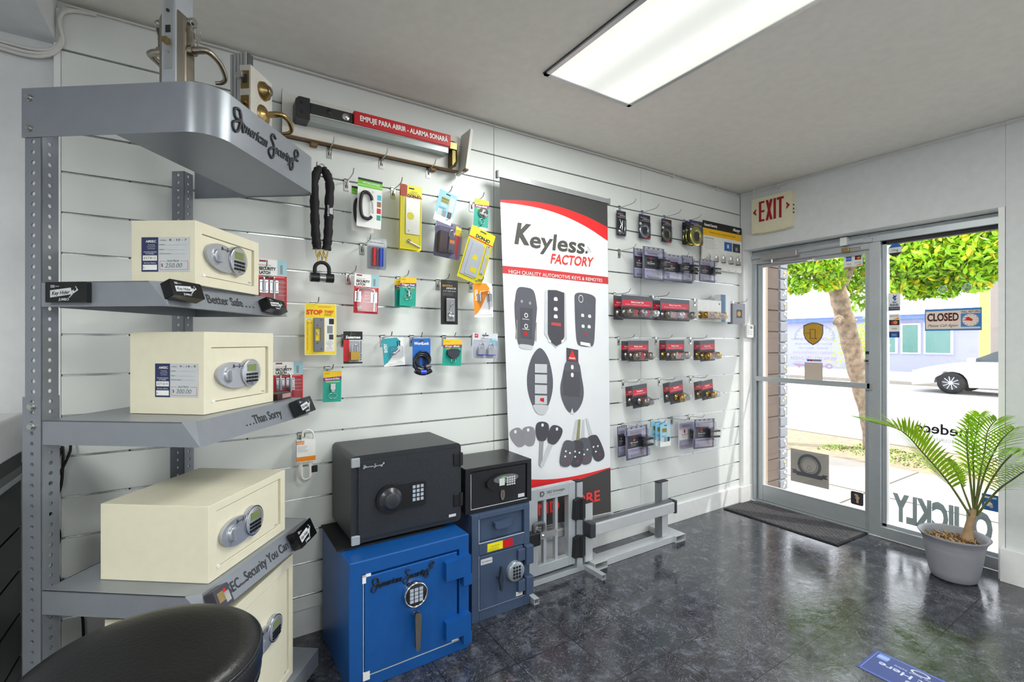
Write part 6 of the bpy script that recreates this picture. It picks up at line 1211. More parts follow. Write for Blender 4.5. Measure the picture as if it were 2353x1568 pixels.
BSH = mat('banner_white', '#e3e5ea', .55, noise=.02, nscale=6); BDK = mat('banner_charcoal', '#3f3f3e', .55); BRD2 = mat('banner_red', '#e02a2c', .5); FOB = mat('fob_grey_print', '#5a5b64', .5); FOBL = mat('fob_light_print', '#c4c7cc', .5); FOBM = mat('fob_mid_print', '#8d8d94', .5); FOBD = mat('fob_dark_print', '#47474f', .5)
mb = BM(); NN = 24; v = []; f = []
for i in range(NN + 1):
    for j in range(NN + 1): v.append((i / NN, 0, j / NN))
for i in range(NN):
    for j in range(NN): a_ = i * (NN + 1) + j; f.append((a_, a_ + 1, a_ + NN + 2, a_ + NN + 1))
mb.add(v, f, BSH, True); sheet = mb.build('banner_sheet', bn)
def band(mb, top, bot, m, off, n=24):
    def ev(c, s):
        for (s0, t0), (s1, t1) in zip(c, c[1:]):
            if s <= s1 + 1e-9: return t0 + (t1 - t0) * max(0, (s - s0) / (s1 - s0))
        return c[-1][1]
    for i in range(n):
        a_, c_ = i / n, (i + 1) / n; mb.add([(a_, off, ev(top, a_)), (c_, off, ev(top, c_)), (c_, off, ev(bot, c_)), (a_, off, ev(bot, a_))], [(0, 1, 2, 3)], m)
def curve(pts):
    c = [bst(*p) for p in pts]; c = catmull([(a_, 0, b_) for a_, b_ in c], 6); c = [(p.x, p.z) for p in c]; c[0] = (0, c[0][1]); c[-1] = (1, c[-1][1]); return c
c1 = curve([(1151, 460), (1200, 461), (1250, 467), (1300, 480), (1350, 499), (1395, 522)]); c2 = curve([(1152, 465), (1200, 471), (1250, 481), (1300, 498), (1350, 523), (1395, 553)])
c3 = curve([(1172, 1100), (1215, 1102), (1260, 1102), (1300, 1098), (1350, 1088), (1399, 1075)]); c4 = curve([(1172, 1130), (1215, 1126), (1260, 1118), (1300, 1112), (1350, 1096), (1399, 1077)])
mb = BM(); band(mb, [(0, 0), (1, 0)], c1, BDK, .0015); band(mb, c1, c2, BRD2, .0015); mb.build('top_swoosh', bn); mb = BM(); band(mb, c3, c4, BRD2, .0015); band(mb, c4, [(0, .998), (1, .998)], BDK, .0015); mb.build('bottom_swoosh', bn); mb = BM()
b1 = curve([(1156, 611), (1240, 619), (1320, 628), (1396, 637)]); b2 = curve([(1157, 628), (1240, 636), (1320, 645), (1396, 653)]); band(mb, b1, b2, mat('banner_bar_red', '#c8383c', .5), .0015)
mb.build('slogan_bar', bn)
def btext(mb, s, px0, py0, px1, py1, hpx, m, off=.003, bold=.03, shear=0, sp=1):
    s0, t0 = bst(px0, py0); s1, t1 = bst(px1, py1); v, f, a_, b_, c_, d_ = text_mesh(s, bold, shear, sp); th = abs(bst(px0, py0 + hpx / 2)[1] - bst(px0, py0 - hpx / 2)[1])
    P = []
    for x, y in v:
        u = (x - a_) / (b_ - a_); P.append((s0 + (s1 - s0) * u, off, t0 + (t1 - t0) * u - (y - .35) / .7 * th))
    mb.add(P, f, m)
LG = mat('banner_logo_grey', '#4b4a46', .5)
mb = BM(); btext(mb, 'K', 1181, 535, 1221, 540, 45, LG, bold=.045, shear=.25); btext(mb, 'eyless', 1217, 549, 1343, 566, 37, LG, bold=.02, shear=.12); btext(mb, 'FACTORY', 1264, 594, 1364, 603, 22, mat('factory_red', '#d23a34', .5), bold=.02, shear=.25)
mb.build('logo', bn); mb = BM(); btext(mb, 'HIGH QUALITY AUTOMOTIVE KEYS & REMOTES', 1168, 624, 1383, 645, 8.5, WHITE, .004, .0)
mb.build('slogan', bn); mb = BM(); s_, t_ = bst(1347, 580); mb.flat(ell(s_, t_, .012, .004), .003, LG)
for k in (1, 2): mb.ringf(s_, t_, .02 * k, .02 * k + .008, .003, FOBL, 12, -1.4, -.1, .42)
mb.build('signal_mark', bn); mb = BM(); btext(mb, 'AND MORE', 1210, 1178, 1378, 1138, 26, mat('and_more_red', '#f0383c', .5), bold=.02)
mb.build('lettering', bn)
def bp_(mb, pts, m, off): mb.flat([bst(*p) for p in pts], off, m)
def smooth_poly(pts, n=4): return [(p.x, p.z) for p in catmull([(a_, 0, b_) for a_, b_ in pts], n, close=True)]
mb = BM(); O1, O2, O3 = .0025, .0035, .0045
def pxy(cx, cy, k, P, sl=.12): return [(cx + x * k, cy + (y * k) + sl * x * k) for x, y in P]
# fob A
A = [(-19, -64), (0, -68), (18, -62), (25, -30), (25, -15), (22, 20), (20, 50), (14, 66), (-14, 66), (-20, 50), (-24, 15), (-26, -20), (-25, -35)]
bp_(mb, smooth_poly(pxy(1208, 729, 1, A)), FOB, O1); bp_(mb, smooth_poly(pxy(1208, 797, 1, [(-14, -4), (14, -4), (12, 5), (-12, 5)])), FOBL, O1)
bp_(mb, pxy(1209, 748, 1, [(-14, -40), (14, -40), (13, 30), (-13, 30)]), mat('fob_panel_print', '#4f4f58', .5), O2)
for x0, x1 in ((-24, -21), (20, 24)): bp_(mb, pxy(1208, 760, 1, [(x0 + 2, -22), (x1 + 1, -22), (x1 - 3, 20), (x0 + 4, 22)]), mat('fob_trim_print', '#9a9a8c', .5), O2)
for x, y, w_, h_ in ((-10, -44, 5, 4), (9, -40, 5, 4), (0, -12, 9, 8), (0, 13, 9, 7)): mb.ringf(*bst(1208 + x, 737 + y), .006 * w_ / 5, .009 * w_ / 5, O3, WHITE, 14, k=.42)
for y in (5, 28): bp_(mb, pxy(1207, 729 + y, 1, [(-8, -.5), (8, -.5), (8, .5), (-8, .5)]), WHITE, O3)
bp_(mb, pxy(1207, 768, 1, [(-4, -4), (4, -4), (4, 4), (-4, 4)]), RED, O3)
# fob B
bp_(mb, pxy(1276, 732, 1, [(-24, -62), (24, -60), (26, 45), (0, 68), (-26, 40)]), FOBL, O1); bp_(mb, pxy(1277, 732, 1, [(-19, -63), (0, -65), (19, -61), (19, 40), (12, 56), (0, 64), (-12, 56), (-19, 38)]), FOBD, O2)
for y in (-47, -24, -7): bp_(mb, smooth_poly(pxy(1276, 734 + y, 1, [(-3, -3), (3, -3), (4, 4), (-4, 4)])), WHITE, O3)
bp_(mb, pxy(1277, 745, 1, [(-11, -3), (11, -3), (11, 4), (-11, 4)]), mat('fob_red_print', '#c4454c', .5), O3)
bp_(mb, pxy(1262, 783, 1, [(-3, -4), (3, 0), (3, 6), (-3, 2)]), WHITE, O3); bp_(mb, pxy(1292, 783, 1, [(-3, 0), (3, -4), (3, 2), (-3, 6)]), WHITE, O3)
# fob C
bp_(mb, smooth_poly(pxy(1344, 736, 1, [(-22, -58), (0, -62), (22, -56), (24, -35), (22, 30), (19, 54), (10, 60), (-12, 60), (-19, 50), (-22, 20), (-24, -35)])), FOB, O1)
mb.ringf(*bst(1334, 687), .02, .024, O2, WHITE, 18, k=.5)
for x, y in ((-8, -10), (8, -8), (-7, 15), (7, 16)): bp_(mb, smooth_poly(pxy(1346 + x, 735 + y, 1, [(-2.5, -3), (2.5, -3), (3, 3), (-3, 3)])), WHITE, O2)
mb.flat(ell(*bst(1345, 769), .012, .0045, 14), O2, RED); bp_(mb, pxy(1345, 791, 1, [(-12, -4), (10, -3), (12, 5), (-12, 3)]), WHITE, O2)
# fob D oval, fob E pear
bp_(mb, smooth_poly(pxy(1241, 877, 1, [(0, -77), (18, -55), (28, -15), (28, 20), (18, 55), (0, 76), (-18, 55), (-29, 18), (-29, -20), (-18, -58)], .05)), FOB, O1); bp_(mb, smooth_poly(pxy(1242, 938, 1, [(-18, -4), (0, -8), (18, -6), (8, 13), (-8, 13)])), FOBL, O2)
for k in range(4): bp_(mb, pxy(1242, 847 + k * 24, 1, [(-14, -10), (14, -10), (14, 10), (-14, 10)], .03), FOBL, O3)
bp_(mb, pxy(1244, 919, 1, [(-4, -3), (5, -5), (5, 5), (-4, 3)]), RED, O3 + .001)
bp_(mb, smooth_poly(pxy(1314, 885, 1, [(-12, -56), (14, -54), (22, -20), (27, 15), (22, 42), (8, 62), (-8, 62), (-22, 38), (-27, 10), (-22, -20)], .05), 3), FOB, O1); bp_(mb, pxy(1314, 817, 1, [(-13, -16), (14, -14), (14, 14), (-13, 14)]), FOBD, O2)
bp_(mb, pxy(1314, 816, 1, [(0, -12), (10, 12), (-10, 12)]), BRD2, O3); bp_(mb, pxy(1314, 943, 1, [(0, -5), (4, 8), (-4, 8)]), BSH, O2)
btext(mb, 'PANIC', 1307, 823, 1321, 824, 3.5, WHITE, .0055); bp_(mb, pxy(1313, 882, 1, [(-19, -28), (19, -28), (19, 28), (-19, 28)]), mat('fob_panel_print', '#4f4f58', .5), O2)
for y in (-38, -20): bp_(mb, smooth_poly(pxy(1314, 882 + y, 1, [(-2.5, -4), (2.5, -4), (2.5, 4), (-2.5, 4)])), WHITE, O3)
# four keys
for i, (cx, cy, rot, m, bl) in enumerate(((1190, 1006, -25, FOBM, .0), (1215, 1003, -8, FOBM, 0), (1245, 992, 3, FOBD, 1), (1273, 1000, 22, FOBD, 1))):
    K = [(-13, -18), (0, -23), (13, -18), (15, 0), (8, 20), (-8, 20), (-15, 0)]; c, s2 = cos(R(rot)), sin(R(rot)); off_ = O1 + .0006 * i
    bp_(mb, smooth_poly([(cx + x * c - y * s2, cy + x * s2 + y * c) for x, y in K]), m, off_); mb.flat(ell(*bst(cx + 15 * s2, cy - 15 * c), .012, .005, 12), off_ + .0005, BSH)
    if bl: bp_(mb, [(cx + x * c - y * s2 * 1.0, cy + x * s2 + y * c) for x, y in ((-5, 20), (5, 20), (4, 76), (0, 82), (-4, 76))], FOBL if i == 3 else mat('blade_print', '#9b9c9e', .5), O1 + .0003 * i)
# bunch
for i, (x0, y0, x1, y1, m) in enumerate(((1317, 1015, 1325, 965, FOBL), (1327, 1015, 1331, 964, mat('brass_blade_print', '#8f8c62', .5)), (1339, 1008, 1340, 965, FOBL), (1358, 1002, 1347, 962, FOBL))): bp_(mb, [(x0 - 4, y0), (x0 + 4, y0), (x1 + 2.5, y1), (x1 - 2.5, y1)], m, O1)
for i, (cx, cy, rot) in enumerate(((1303, 1042, 12), (1325, 1042, 4), (1344, 1036, -8), (1369, 1029, -22))):
    K = [(-13, -26), (10, -28), (15, -10), (14, 18), (6, 30), (-10, 30), (-16, 12)]; c, s2 = cos(R(rot)), sin(R(rot)); o_ = O1 + .0007 * (4 - i)
    bp_(mb, smooth_poly([(cx + x * c * .95 - y * s2, cy + x * s2 + y * c) for x, y in K]), [FOB, FOBD, FOB, FOBD][i], o_)
    for x, y, q in ((-5, -4, WHITE), (5, -2, WHITE), (-4, 8, WHITE), (2, 18, RED)): mb.flat(ell(*bst(cx + x * c - y * s2, cy + x * s2 + y * c), .009, .003, 10), o_ + .0005, q)
mb.build('key_pictures', bn)
mb = MB(); mb.M = T(2.07, .13, -.2)
a_, b_ = Vector(BT[0]), Vector(BT[1]); mb.add([tuple(q + Vector((0, y, z))) for q in (a_ + Vector((-.01, 0, 0)), b_ + Vector((.01, 0, 0))) for y, z in ((-.008, -.008), (.008, -.008), (.008, .022), (-.008, .022))], [(0, 1, 2, 3), (7, 6, 5, 4), (0, 4, 5, 1), (1, 5, 6, 2), (2, 6, 7, 3), (3, 7, 4, 0)], ALU); top = mb.build('top_rail', bn)
mb = MB(); mb.M = T(2.07, .13, -.2)
for q in (a_ + Vector((-.014, 0, 0)), b_ + Vector((.014, 0, 0))): mb.box(q.x - .005, q.x + .005, q.y - .011, q.y + .011, q.z - .014, q.z + .026, GREY)
mb.build('end_caps', top)
mb = MB(); mb.M = T(-.0, 0, .0); mb.box(-.32, .43, -.03, .06, .01, .062, ALU); mb.build('base_cassette', bn, bevel=.008)
mb = MB(); mb.box(-.01, .01, .06, .075, .05, 2.10, ALU); mb.box(-.012, .012, .03, .075, .04, .05, ALU); mb.box(-.012, .012, .03, .075, 2.09, 2.105, ALU); mb.box(-.015, .015, .075, .13, 2.07, 2.1, ALU); mb.box(-.015, .015, .075, .13, .1, .13, ALU); mb.build('support_pole', bn)

# ================================================================== FLOOR SAFES
BLU = mat('cobalt_enamel', '#10539c', .35, .15, noise=.05, nscale=25, bump=.25, bscale=350); BLK2 = mat('black_granite_enamel', '#24272d', .38, noise=.35, nscale=260, bump=.3, bscale=500); SLT = mat('slate_blue_enamel', '#42526c', .38, .1, bump=.2, bscale=400); BLKS = mat('satin_black_enamel', '#1c1d21', .3, bump=.15, bscale=400); EDGE = mat('pale_edge_strip', '#c9d2da', .4)
def framed(mb, w, h, d, x0, x1, z0, z1, rec, m):
    O = [(-w / 2, 0), (w / 2, 0), (w / 2, h), (-w / 2, h)]; I = [(x0, z0), (x1, z0), (x1, z1), (x0, z1)]
    v = [(a, 0, b_) for a, b_ in O] + [(a, 0, b_) for a, b_ in I] + [(a, rec, b_) for a, b_ in I] + [(a, d, b_) for a, b_ in O]
    f = [(i, (i + 1) % 4, 4 + (i + 1) % 4, 4 + i) for i in range(4)] + [(4 + i, 4 + (i + 1) % 4, 8 + (i + 1) % 4, 8 + i) for i in range(4)] + [(8, 9, 10, 11), (12, 15, 14, 13)] + [(i, 12 + i, 12 + (i + 1) % 4, (i + 1) % 4) for i in range(4)]
    mb.add(v, f, m)
# --- blue safe
bs = thing('blue_safe', 'large blue safe with hinges and a steel lever handle standing on the floor', 'safe', (-3.159, -.487, 0), R(1.2)); w, h, d = .534, .515, .455
mb = MB(); framed(mb, w, h, d, -w / 2 + .055, w / 2 - .05, .05, h - .06, .022, BLU); mb.build('body', bs, bevel=.004)
mb = MB(); mb.box(-w / 2 + .06, w / 2 - .062, -.004, .02, .056, h - .066, BLU); dro = mb.build('door', bs, bevel=.003)
mb = MB(); x0, x1, z0, z1 = -w / 2 + .055, w / 2 - .05, .05, h - .06
mb.box(x0 - .0, x0 + .002, -.0015, .003, z0, z1, EDGE); mb.box(x0, x1, -.0015, .003, z0 - .0, z0 + .002, EDGE); mb.build('pale_edge', dro)  # thin pale strips along left and bottom of the door opening
for zc in (h - .12, .135):
    mb = MB(); mb.prism([(w / 2 - .13, zc - .05), (w / 2 - .008, zc - .05), (w / 2 - .008, zc + .04), (w / 2 - .13, zc + .03)], -.035, -.0, BLU); mb.box(w / 2 - .045, w / 2 - .002, -.035, .0, zc - .095, zc - .045, BLU); mb.build('hinge', bs, bevel=.004)
mb = MB(); mb.lathe([(0, .028), (.043, .028), (.046, .026)], BPLAS, 40, (.0, -.004, h - .185), 'y'); mb.lathe([(.0455, .02), (.046, .03), (.050, .031), (.052, .026), (.053, 0)], CHROME, 44, (0, -.004, h - .185), 'y'); kp = mb.build('keypad', dro)
def keys12(mb, cx, cz, kw, kh, y, m, gap=1.35):
    for r_ in range(4):
        for c in range(3): mb.box(cx + (c - 1) * kw * gap - kw / 2, cx + (c - 1) * kw * gap + kw / 2, y - .003, y, cz + (1.5 - r_) * kh * gap - kh / 2, cz + (1.5 - r_) * kh * gap + kh / 2, m)
K12 = mat('pale_key_buttons', '#a9b3c4', .35)
mb = MB(); keys12(mb, 0, h - .185, .016, .012, -.032, K12, 1.28); mb.build('buttons', kp)
mb = MB(); script_logo(mb, -.045, h - .108, .055, .27, BPLAS, -.009, .004); mb.build('emblem', dro)
mb = MB(); mb.cyl((.0, -.03, .245), (.0, 0, .245), .012, STEEL); mb.prism([(-.012, .245), (-.009, .262), (.012, .26), (.017, .245), (.010, .11), (.0, .102), (-.008, .11)], -.05, -.03, NICK); mb.build('handle', dro, bevel=.005)
mb = MB(); mb.box(w / 2 - .11, w / 2 - .075, -.006, -.004, .068, .085, LGREY); mb.text('AMSEC', w / 2 - .0925, .0765, .006, DARK, -.0065); mb.build('badge', dro)
mb = MB(); cw = mat('white_tape', '#e8e6e4', .5)
mb.box(x0 - .004, x0 + .010, -.0055, -.001, z1 - .03, z1 + .004, cw); mb.box(x0 - .004, x0 + .03, -.0055, -.001, z1 - .006, z1 + .004, cw); mb.box(x0 - .002, x0 + .025, -.0065, -.001, z0 - .012, z0 + .02, cw); mb.box(x1 - .04, x1 - .006, -.0065, -.001, z0 + .008, z0 + .018, cw); mb.box(x1 - .014, x1 - .006, -.0065, -.001, z0 + .01, z0 + .035, cw); mb.build('corner_tape', bs, label='white tape bits at the door corners')
# black pad between
o = MB(); o.box(-3.44, -2.95, -.36, -.03, .516, .522, RUBB); tag(o.build('rubber_mat'), 'thin black pad between the blue safe and the black safe', 'pad')
# --- black fire safe on it
fs_ = thing('fire_safe', 'black speckled fire safe with a dial and keypad standing on the blue safe', 'safe', (-3.131, -.367, .536), R(.5)); w, h, d = .513, .37, .335
mb = MB(); mb.prism(rrect(-w / 2, w / 2, 0, h, .022, 5), 0, d, BLK2); mb.build('body', fs_, bevel=.006, seg=3)
mb = MB(); mb.prism(rrect(-w / 2 + .028, w / 2 - .018, .022, h - .022, .004), -.010, .0, BLK2); fd = mb.build('door', fs_, bevel=.003)
for x in (-w / 2 + .05, w / 2 - .05):
    for y in (.04, d - .04):
        mb = MB(); mb.cyl((x, y, -.0135), (x, y, 0), .014, RUBB); mb.build('foot', fs_)
mb = MB(); mb.prism(ell(-.095, .17, .062, .062, 36), -.026, -.01, BPLAS); mb.prism([(-.095, .222), (.068, .222), (.068, .118), (-.06, .118)], -.024, -.01, BPLAS); e_ = mb.build('lock_panel', fd, bevel=.004)
mb = MB(); mb.lathe([(0, .028), (.030, .028), (.034, .026), (.036, .006), (.048, .004), (.05, 0)], mat('dial_grey_black', '#2f3238', .3), 36, (-.095, -.026, .17), 'y'); mb.build('dial', e_)
mb = MB(); keys12(mb, .03, .178, .013, .013, -.0245, K12, 1.45); mb.build('buttons', e_)
mb = MB(); mb.prism(rrect(-w / 2 + .04, -w / 2 + .145, h - .062, h - .034, .003), -.0115, -.01, mat('badge_grey', '#3c4048', .3, .6)); script_logo(mb, -w / 2 + .093, h - .048, .015, .09, LGREY, -.0128); mb.build('badge', fd)
mb = MB(); mb.box(w / 2 - .068, w / 2 - .032, -.0115, -.01, .03, .042, LGREY); mb.build('label_plate', fd)
for zc in (h - .075, .105): mb = MB(); mb.box(w / 2 - .045, w / 2 + .004, -.016, .004, zc - .03, zc + .03, BPLAS); mb.cyl((w / 2 - .01, -.014, zc - .03), (w / 2 - .01, -.014, zc + .03), .007, BPLAS); mb.build('hinge', fs_, bevel=.003)
mb = MB(); tp_ = mat('grey_tape', '#9aa0a8', .35)
for z in (.01, h - .035): mb.box(-w / 2 - .001, -w / 2 + .035, -.0125, .0, z - .012, z + .028, tp_)
mb.build('corner_tape', fs_, bevel=.004, label='crinkled grey tape at two door corners')
# --- depository safe
ds = thing('deposit_safe', 'slate blue deposit safe with a pull drawer and keypad door on the floor', 'safe', (-2.628, -.336, 0), R(0)); w, h, d = .345, .53, .31
mb = MB(); O = [(-w / 2, 0), (w / 2, 0), (w / 2, h), (-w / 2, h)]
mb.box(-w / 2, w / 2, .03, d, 0, h, SLT)
zA, zB, zC, zD = .055, .325, .385, .505; xl_, xr_ = -w / 2 + .04, w / 2 - .035
for b_ in ((-w / 2, xl_, 0, h), (xr_, w / 2, 0, h), (xl_, xr_, 0, zA), (xl_, xr_, zB, zC), (xl_, xr_, zD, h)): mb.box(b_[0], b_[1], 0, .03, b_[2], b_[3], SLT)
mb.build('body', ds, bevel=.002)
mb = MB(); mb.box(xl_ + .003, xr_ - .003, .018, .028, zC + .003, zD - .003, SLT); hp = mb.build('deposit_drawer', ds)
mb = MB(); mb.prism([(-.045, zD - .03), (.05, zD - .03), (.05, zD - .052), (.03, zD - .066), (-.03, zD - .066), (-.045, zD - .052)], -.012, .018, SLT, True); mb.build('pull', hp, bevel=.004)
mb = MB(); mb.box(xl_ + .002, xr_ - .012, -.006, .02, zA + .003, zB - .003, SLT); dd2 = mb.build('door', ds, bevel=.002)
mb = MB(); mb.box(xl_ - .001, xl_ + .001, -.001, .002, zA, zB, EDGE); mb.box(xl_, xr_, -.001, .002, zA - .001, zA + .001, EDGE); mb.box(xl_, xr_, -.001, .002, zC - .001, zC + .0015, EDGE); mb.box(xl_ - .001, xl_ + .001, -.001, .002, zC, zD, EDGE); mb.build('pale_edge', ds)  # pale strips at left and bottom of door and drawer openings
mb = MB(); mb.box(-.085, .005, -.0012, 0, zB + .008, zC - .012, mat('caution_yellow', '#e8dc1c', .45)); mb.box(.005, .065, -.0012, 0, zB + .008, zC - .012, mat('caution_red', '#c41018', .45)); mb.text('CAUTION', -.04, zB + .032, .008, mat('caution_ink', '#a08c10', .5), -.0018); mb.lines(-.078, -.002, zB + .022, 3, .005, mat('caution_ink', '#a08c10', .5), -.0018); mb.build('caution_label', ds, label='yellow and red caution label')
for zc in (zB - .045, .12): mb = MB(); mb.box(w / 2 - .085, w / 2 - .04, -.022, 0, zc - .03, zc + .03, SLT); mb.box(w / 2 - .04, w / 2 + .006, -.03, .0, zc - .055, zc + .04, SLT); mb.build('hinge', ds, bevel=.003)
mb = MB(); mb.lathe([(0, .024), (.044, .024), (.047, .022), (.050, .02), (.052, 0)], mat('silver_keypad_face', '#9aa2ac', .3, .5), 40, (.072, -.006, .205), 'y'); kk = mb.build('keypad', dd2); mb = MB(); keys12(mb, .072, .205, .010, .010, -.0305, BTN, 1.7); mb.build('buttons', kk)
mb = MB(); mb.cyl((-.028, -.03, .2), (-.028, 0, .2), .009, SLT); mb.prism([(-.040, .2), (-.034, .235), (-.030, .262), (-.022, .262), (-.02, .235), (-.016, .2), (-.02, .165), (-.022, .14), (-.030, .14), (-.034, .165)], -.045, -.03, mat('dark_handle', '#3a4352', .35, .4)); mb.build('handle', dd2, bevel=.003)
mb = MB(); mb.prism(rrect(xl_ + .006, xl_ + .072, zB - .045, zB - .018, .003), -.0075, -.006, LGREY); mb.text('SAFE CO', xl_ + .042, zB - .031, .006, GREY, -.0085) if 0 else mb.rect(xl_ + .03, xl_ + .066, zB - .034, zB - .029, -.0082, GREY); mb.flat([(xl_ + .012, zB - .026), (xl_ + .018, zB - .036), (xl_ + .026, zB - .026), (xl_ + .018, zB - .031)], -.0082, DARK); mb.build('maker_plate', dd2)
mb = MB(); mb.box(xr_ - .055, xr_ - .015, -.0075, -.006, zA + .012, zA + .034, WHITE); mb.text('AMSEC', xr_ - .035, zA + .023, .007, DARK, -.0082); mb.build('badge', dd2)
# --- small black safe on it
hs = thing('hotel_safe', 'small black electronic safe on top of the slate blue deposit safe', 'safe', (-2.625, -.312, .532), R(0)); w, h, d = .398, .226, .285
mb = MB(); framed(mb, w, h, d, -w / 2 + .03, w / 2 - .03, .02, h - .02, .014, BLKS); mb.build('body', hs, bevel=.003)
mb = MB(); mb.box(-w / 2 + .033, w / 2 - .036, .004, .013, .023, h - .023, BLKS); hd = mb.build('door', hs, bevel=.001)
mb = MB(); mb.box(-w / 2 + .030, -w / 2 + .032, -.001, .004, .02, h - .03, EDGE); mb.box(-w / 2 + .03, w / 2 - .03, -.001, .004, .0195, .021, EDGE); mb.build('edge_line', hd)
mb = MB(); mb.lathe([(0, .0)], BPLAS, 4) if 0 else mb.prism(ell(.015, .135, .098, .042, 48), -.012, .004, BPLAS, True); ep = mb.build('lock_panel', hd, bevel=.006, seg=3)
mb = MB(); mb.prism([(-.03 + .105 * cos(t), .15 + .026 * sin(t)) for t in [pi * i / 14 for i in range(15)]] if 0 else ell(.03, .150, .075, .022, 32), -.0145, -.0125, mat('pewter_trim', '#8b8f92', .3, .8)); mb.rect(-.012, .02, .118, .155, -.015, mat('instruction_grey', '#c8d0cc', .5)); mb.rect(.0, .03, .157, .162, -.0152, mat('led_green', '#7fd04a', .4))
mb.build('trim_plate', ep)
mb = MB()
for r_ in range(4):
    for c in range(4): mb.box(.032 + c * .014, .041 + c * .014, -.018, -.0125, .150 - r_ * .012, .157 - r_ * .012, LGREY)
mb.build('buttons', ep)
mb = MB(); mb.prism(ell(.015, .068, .013, .03, 24), -.004, .004, NICK); mb.text('AMSEC', .015, .068, .008, DARK, -.0048, w=.034, rot=pi / 2); mb.build('key_plate', hd)
mb = MB(); mb.box(w / 2 - .085, w / 2 - .045, .0028, .004, .032, .05, LGREY); mb.build('badge', hd)
# ================================================================== GATE SAMPLE
gt = thing('gate_sample', 'small silver gate sample with two black hinges and a latch beside the deposit safe', 'gate sample', (-2.2, -.2, 0), 0); GA = mat('gate_aluminium', '#b7bdc3', .35, .35)
def LB_(fn, name, par, **k): mb = MB(); mb.M = T(2.2, .2, 0); fn(mb); return mb.build(name, par, **k)
gy0, gy1 = -.215, -.175
mb = MB(); mb.M = T(2.2, .2, 0)
mb.box(-2.375, -2.315, gy0, gy1, .06, .55, GA); mb.box(-2.09, -2.04, gy0, gy1, .06, .55, GA); mb.box(-2.315, -2.09, gy0, gy1, .48, .55, GA); mb.box(-2.315, -2.09, gy0, gy1, .06, .115, GA); gf = mb.build('gate_frame', gt, bevel=.002)
for x in (-2.258, -2.175): mb = MB(); mb.M = T(2.2, .2, 0); mb.box(x - .01, x + .01, -.207, -.183, .115, .48, GA); mb.build('bar', gt, bevel=.001)
mb = MB(); mb.M = T(2.2, .2, 0); mb.text('D&D Technologies', -2.185, .522, .016, DARK, gy0 - .0008, w=.13); mb.text('The Performance Hardware', -2.19, .503, .006, GREY, gy0 - .0008, w=.09); mb.ringf(-2.285, .517, .008, .011, gy0 - .0008, DARK, 20); mb.ringf(-2.285, .517, .013, .016, gy0 - .0008, DARK, 20); mb.rect(-2.30, -2.296, .502, .532, gy0 - .001, DARK); mb.build('lettering', gf)
mb = MB(); mb.M = T(2.2, .2, 0); mb.box(-2.025, -1.98, gy0, gy1, .03, .54, GA); mb.box(-2.026, -1.979, gy0 - .001, gy1 + .001, .54, .548, GASK); mb.build('hinge_post', gt, bevel=.0015)
for z in (.39, .165): mb = MB(); mb.M = T(2.2, .2, 0); mb.prism([(-2.068, z - .06), (-1.985, z - .06), (-1.985, z + .055), (-2.02, z + .065), (-2.06, z + .055)], gy0 - .03, gy0, BPLAS); mb.cyl((-2.012, gy0 - .022, z - .062), (-2.012, gy0 - .022, z + .062), .018, BPLAS, n=16); mb.build('hinge', gt, bevel=.004)
mb = MB(); mb.M = T(2.2, .2, 0); mb.box(-2.41, -2.325, gy0 - .045, gy0, .25, .325, BPLAS); lt = mb.build('latch', gt, bevel=.006)
mb = MB(); mb.M = T(2.2, .2, 0); mb.prism(rrect(-2.335, -2.215, .285, .325, .018), gy0 - .052, gy0 - .046, STEEL); mb.lathe([(0, .008), (.008, .006), (.009, 0)], CHROME, 16, (-2.318, gy0 - .052, .305), 'y'); mb.build('strap', lt)
mb = MB(); mb.M = T(2.2, .2, 0); mb.tube(catmull([(-2.36, gy0 - .03, .325), (-2.36, gy0 - .03, .365), (-2.30, gy0 - .03, .365), (-2.295, gy0 - .03, .325)], 5), .011, mat('grey_lever', '#55565a', .4), 8); mb.build('latch_lever', lt)
mb = MB(); mb.M = T(2.2, .2, 0); mb.box(-2.446, -1.945, -.212, -.178, .001, .03, GA); mb.build('base_bar', gt, bevel=.001)
def hollow(mb, x0, x1, y0, y1, z0, z1, m, t=.003):
    mb.box(x0, x1, y0, y1, z0, z0 + t, m); mb.box(x0, x1, y0, y1, z1 - t, z1, m); mb.box(x0, x0 + t, y0, y1, z0 + t, z1 - t, m); mb.box(x1 - t, x1, y0, y1, z0 + t, z1 - t, m); mb.box(x0 + t, x1 - t, y0 + .09, y0 + .091, z0 + t, z1 - t, GASK)
for x in (-1.958, -2.438): mb = MB(); mb.M = T(2.2, .2, 0); hollow(mb, x - .008, x + .024, -.365, -.212, .001, .031, GA); mb.build('foot', gt)
# --- exit push bar sample
pb = thing('push_bar_sample', 'silver push bar on a low stand with two posts in front of the banner foot', 'exit bar', (-1.55, -.19, 0)); Mx = T(1.55, .19, 0)
def PBm(): m = MB(); m.M = Mx; return m
AW = mat('pale_aluminium', '#c9ccd0', .35, .3)
mb = PBm(); mb.box(-1.82, -1.18, -.245, -.16, .001, .045, AW); mb.build('base_beam', pb, bevel=.002)
for x0, x1, y0, y1 in ((-1.925, -1.82, -.262, .0), (-1.18, -1.08, -.262, .0)):
    mb = PBm(); 
    for a in ((x0, x1, .001, .004), (x0, x1, .042, .045)): mb.box(a[0], a[1], -.262, -.03, a[2], a[3], AW)
    mb.box(x0, x0 + .003, -.262, -.03, .004, .042, AW); mb.box(x1 - .003, x1, -.262, -.03, .004, .042, AW); mb.box(x0 + .003, x1 - .003, -.15, -.149, .004, .042, GASK); mb.build('foot', pb)
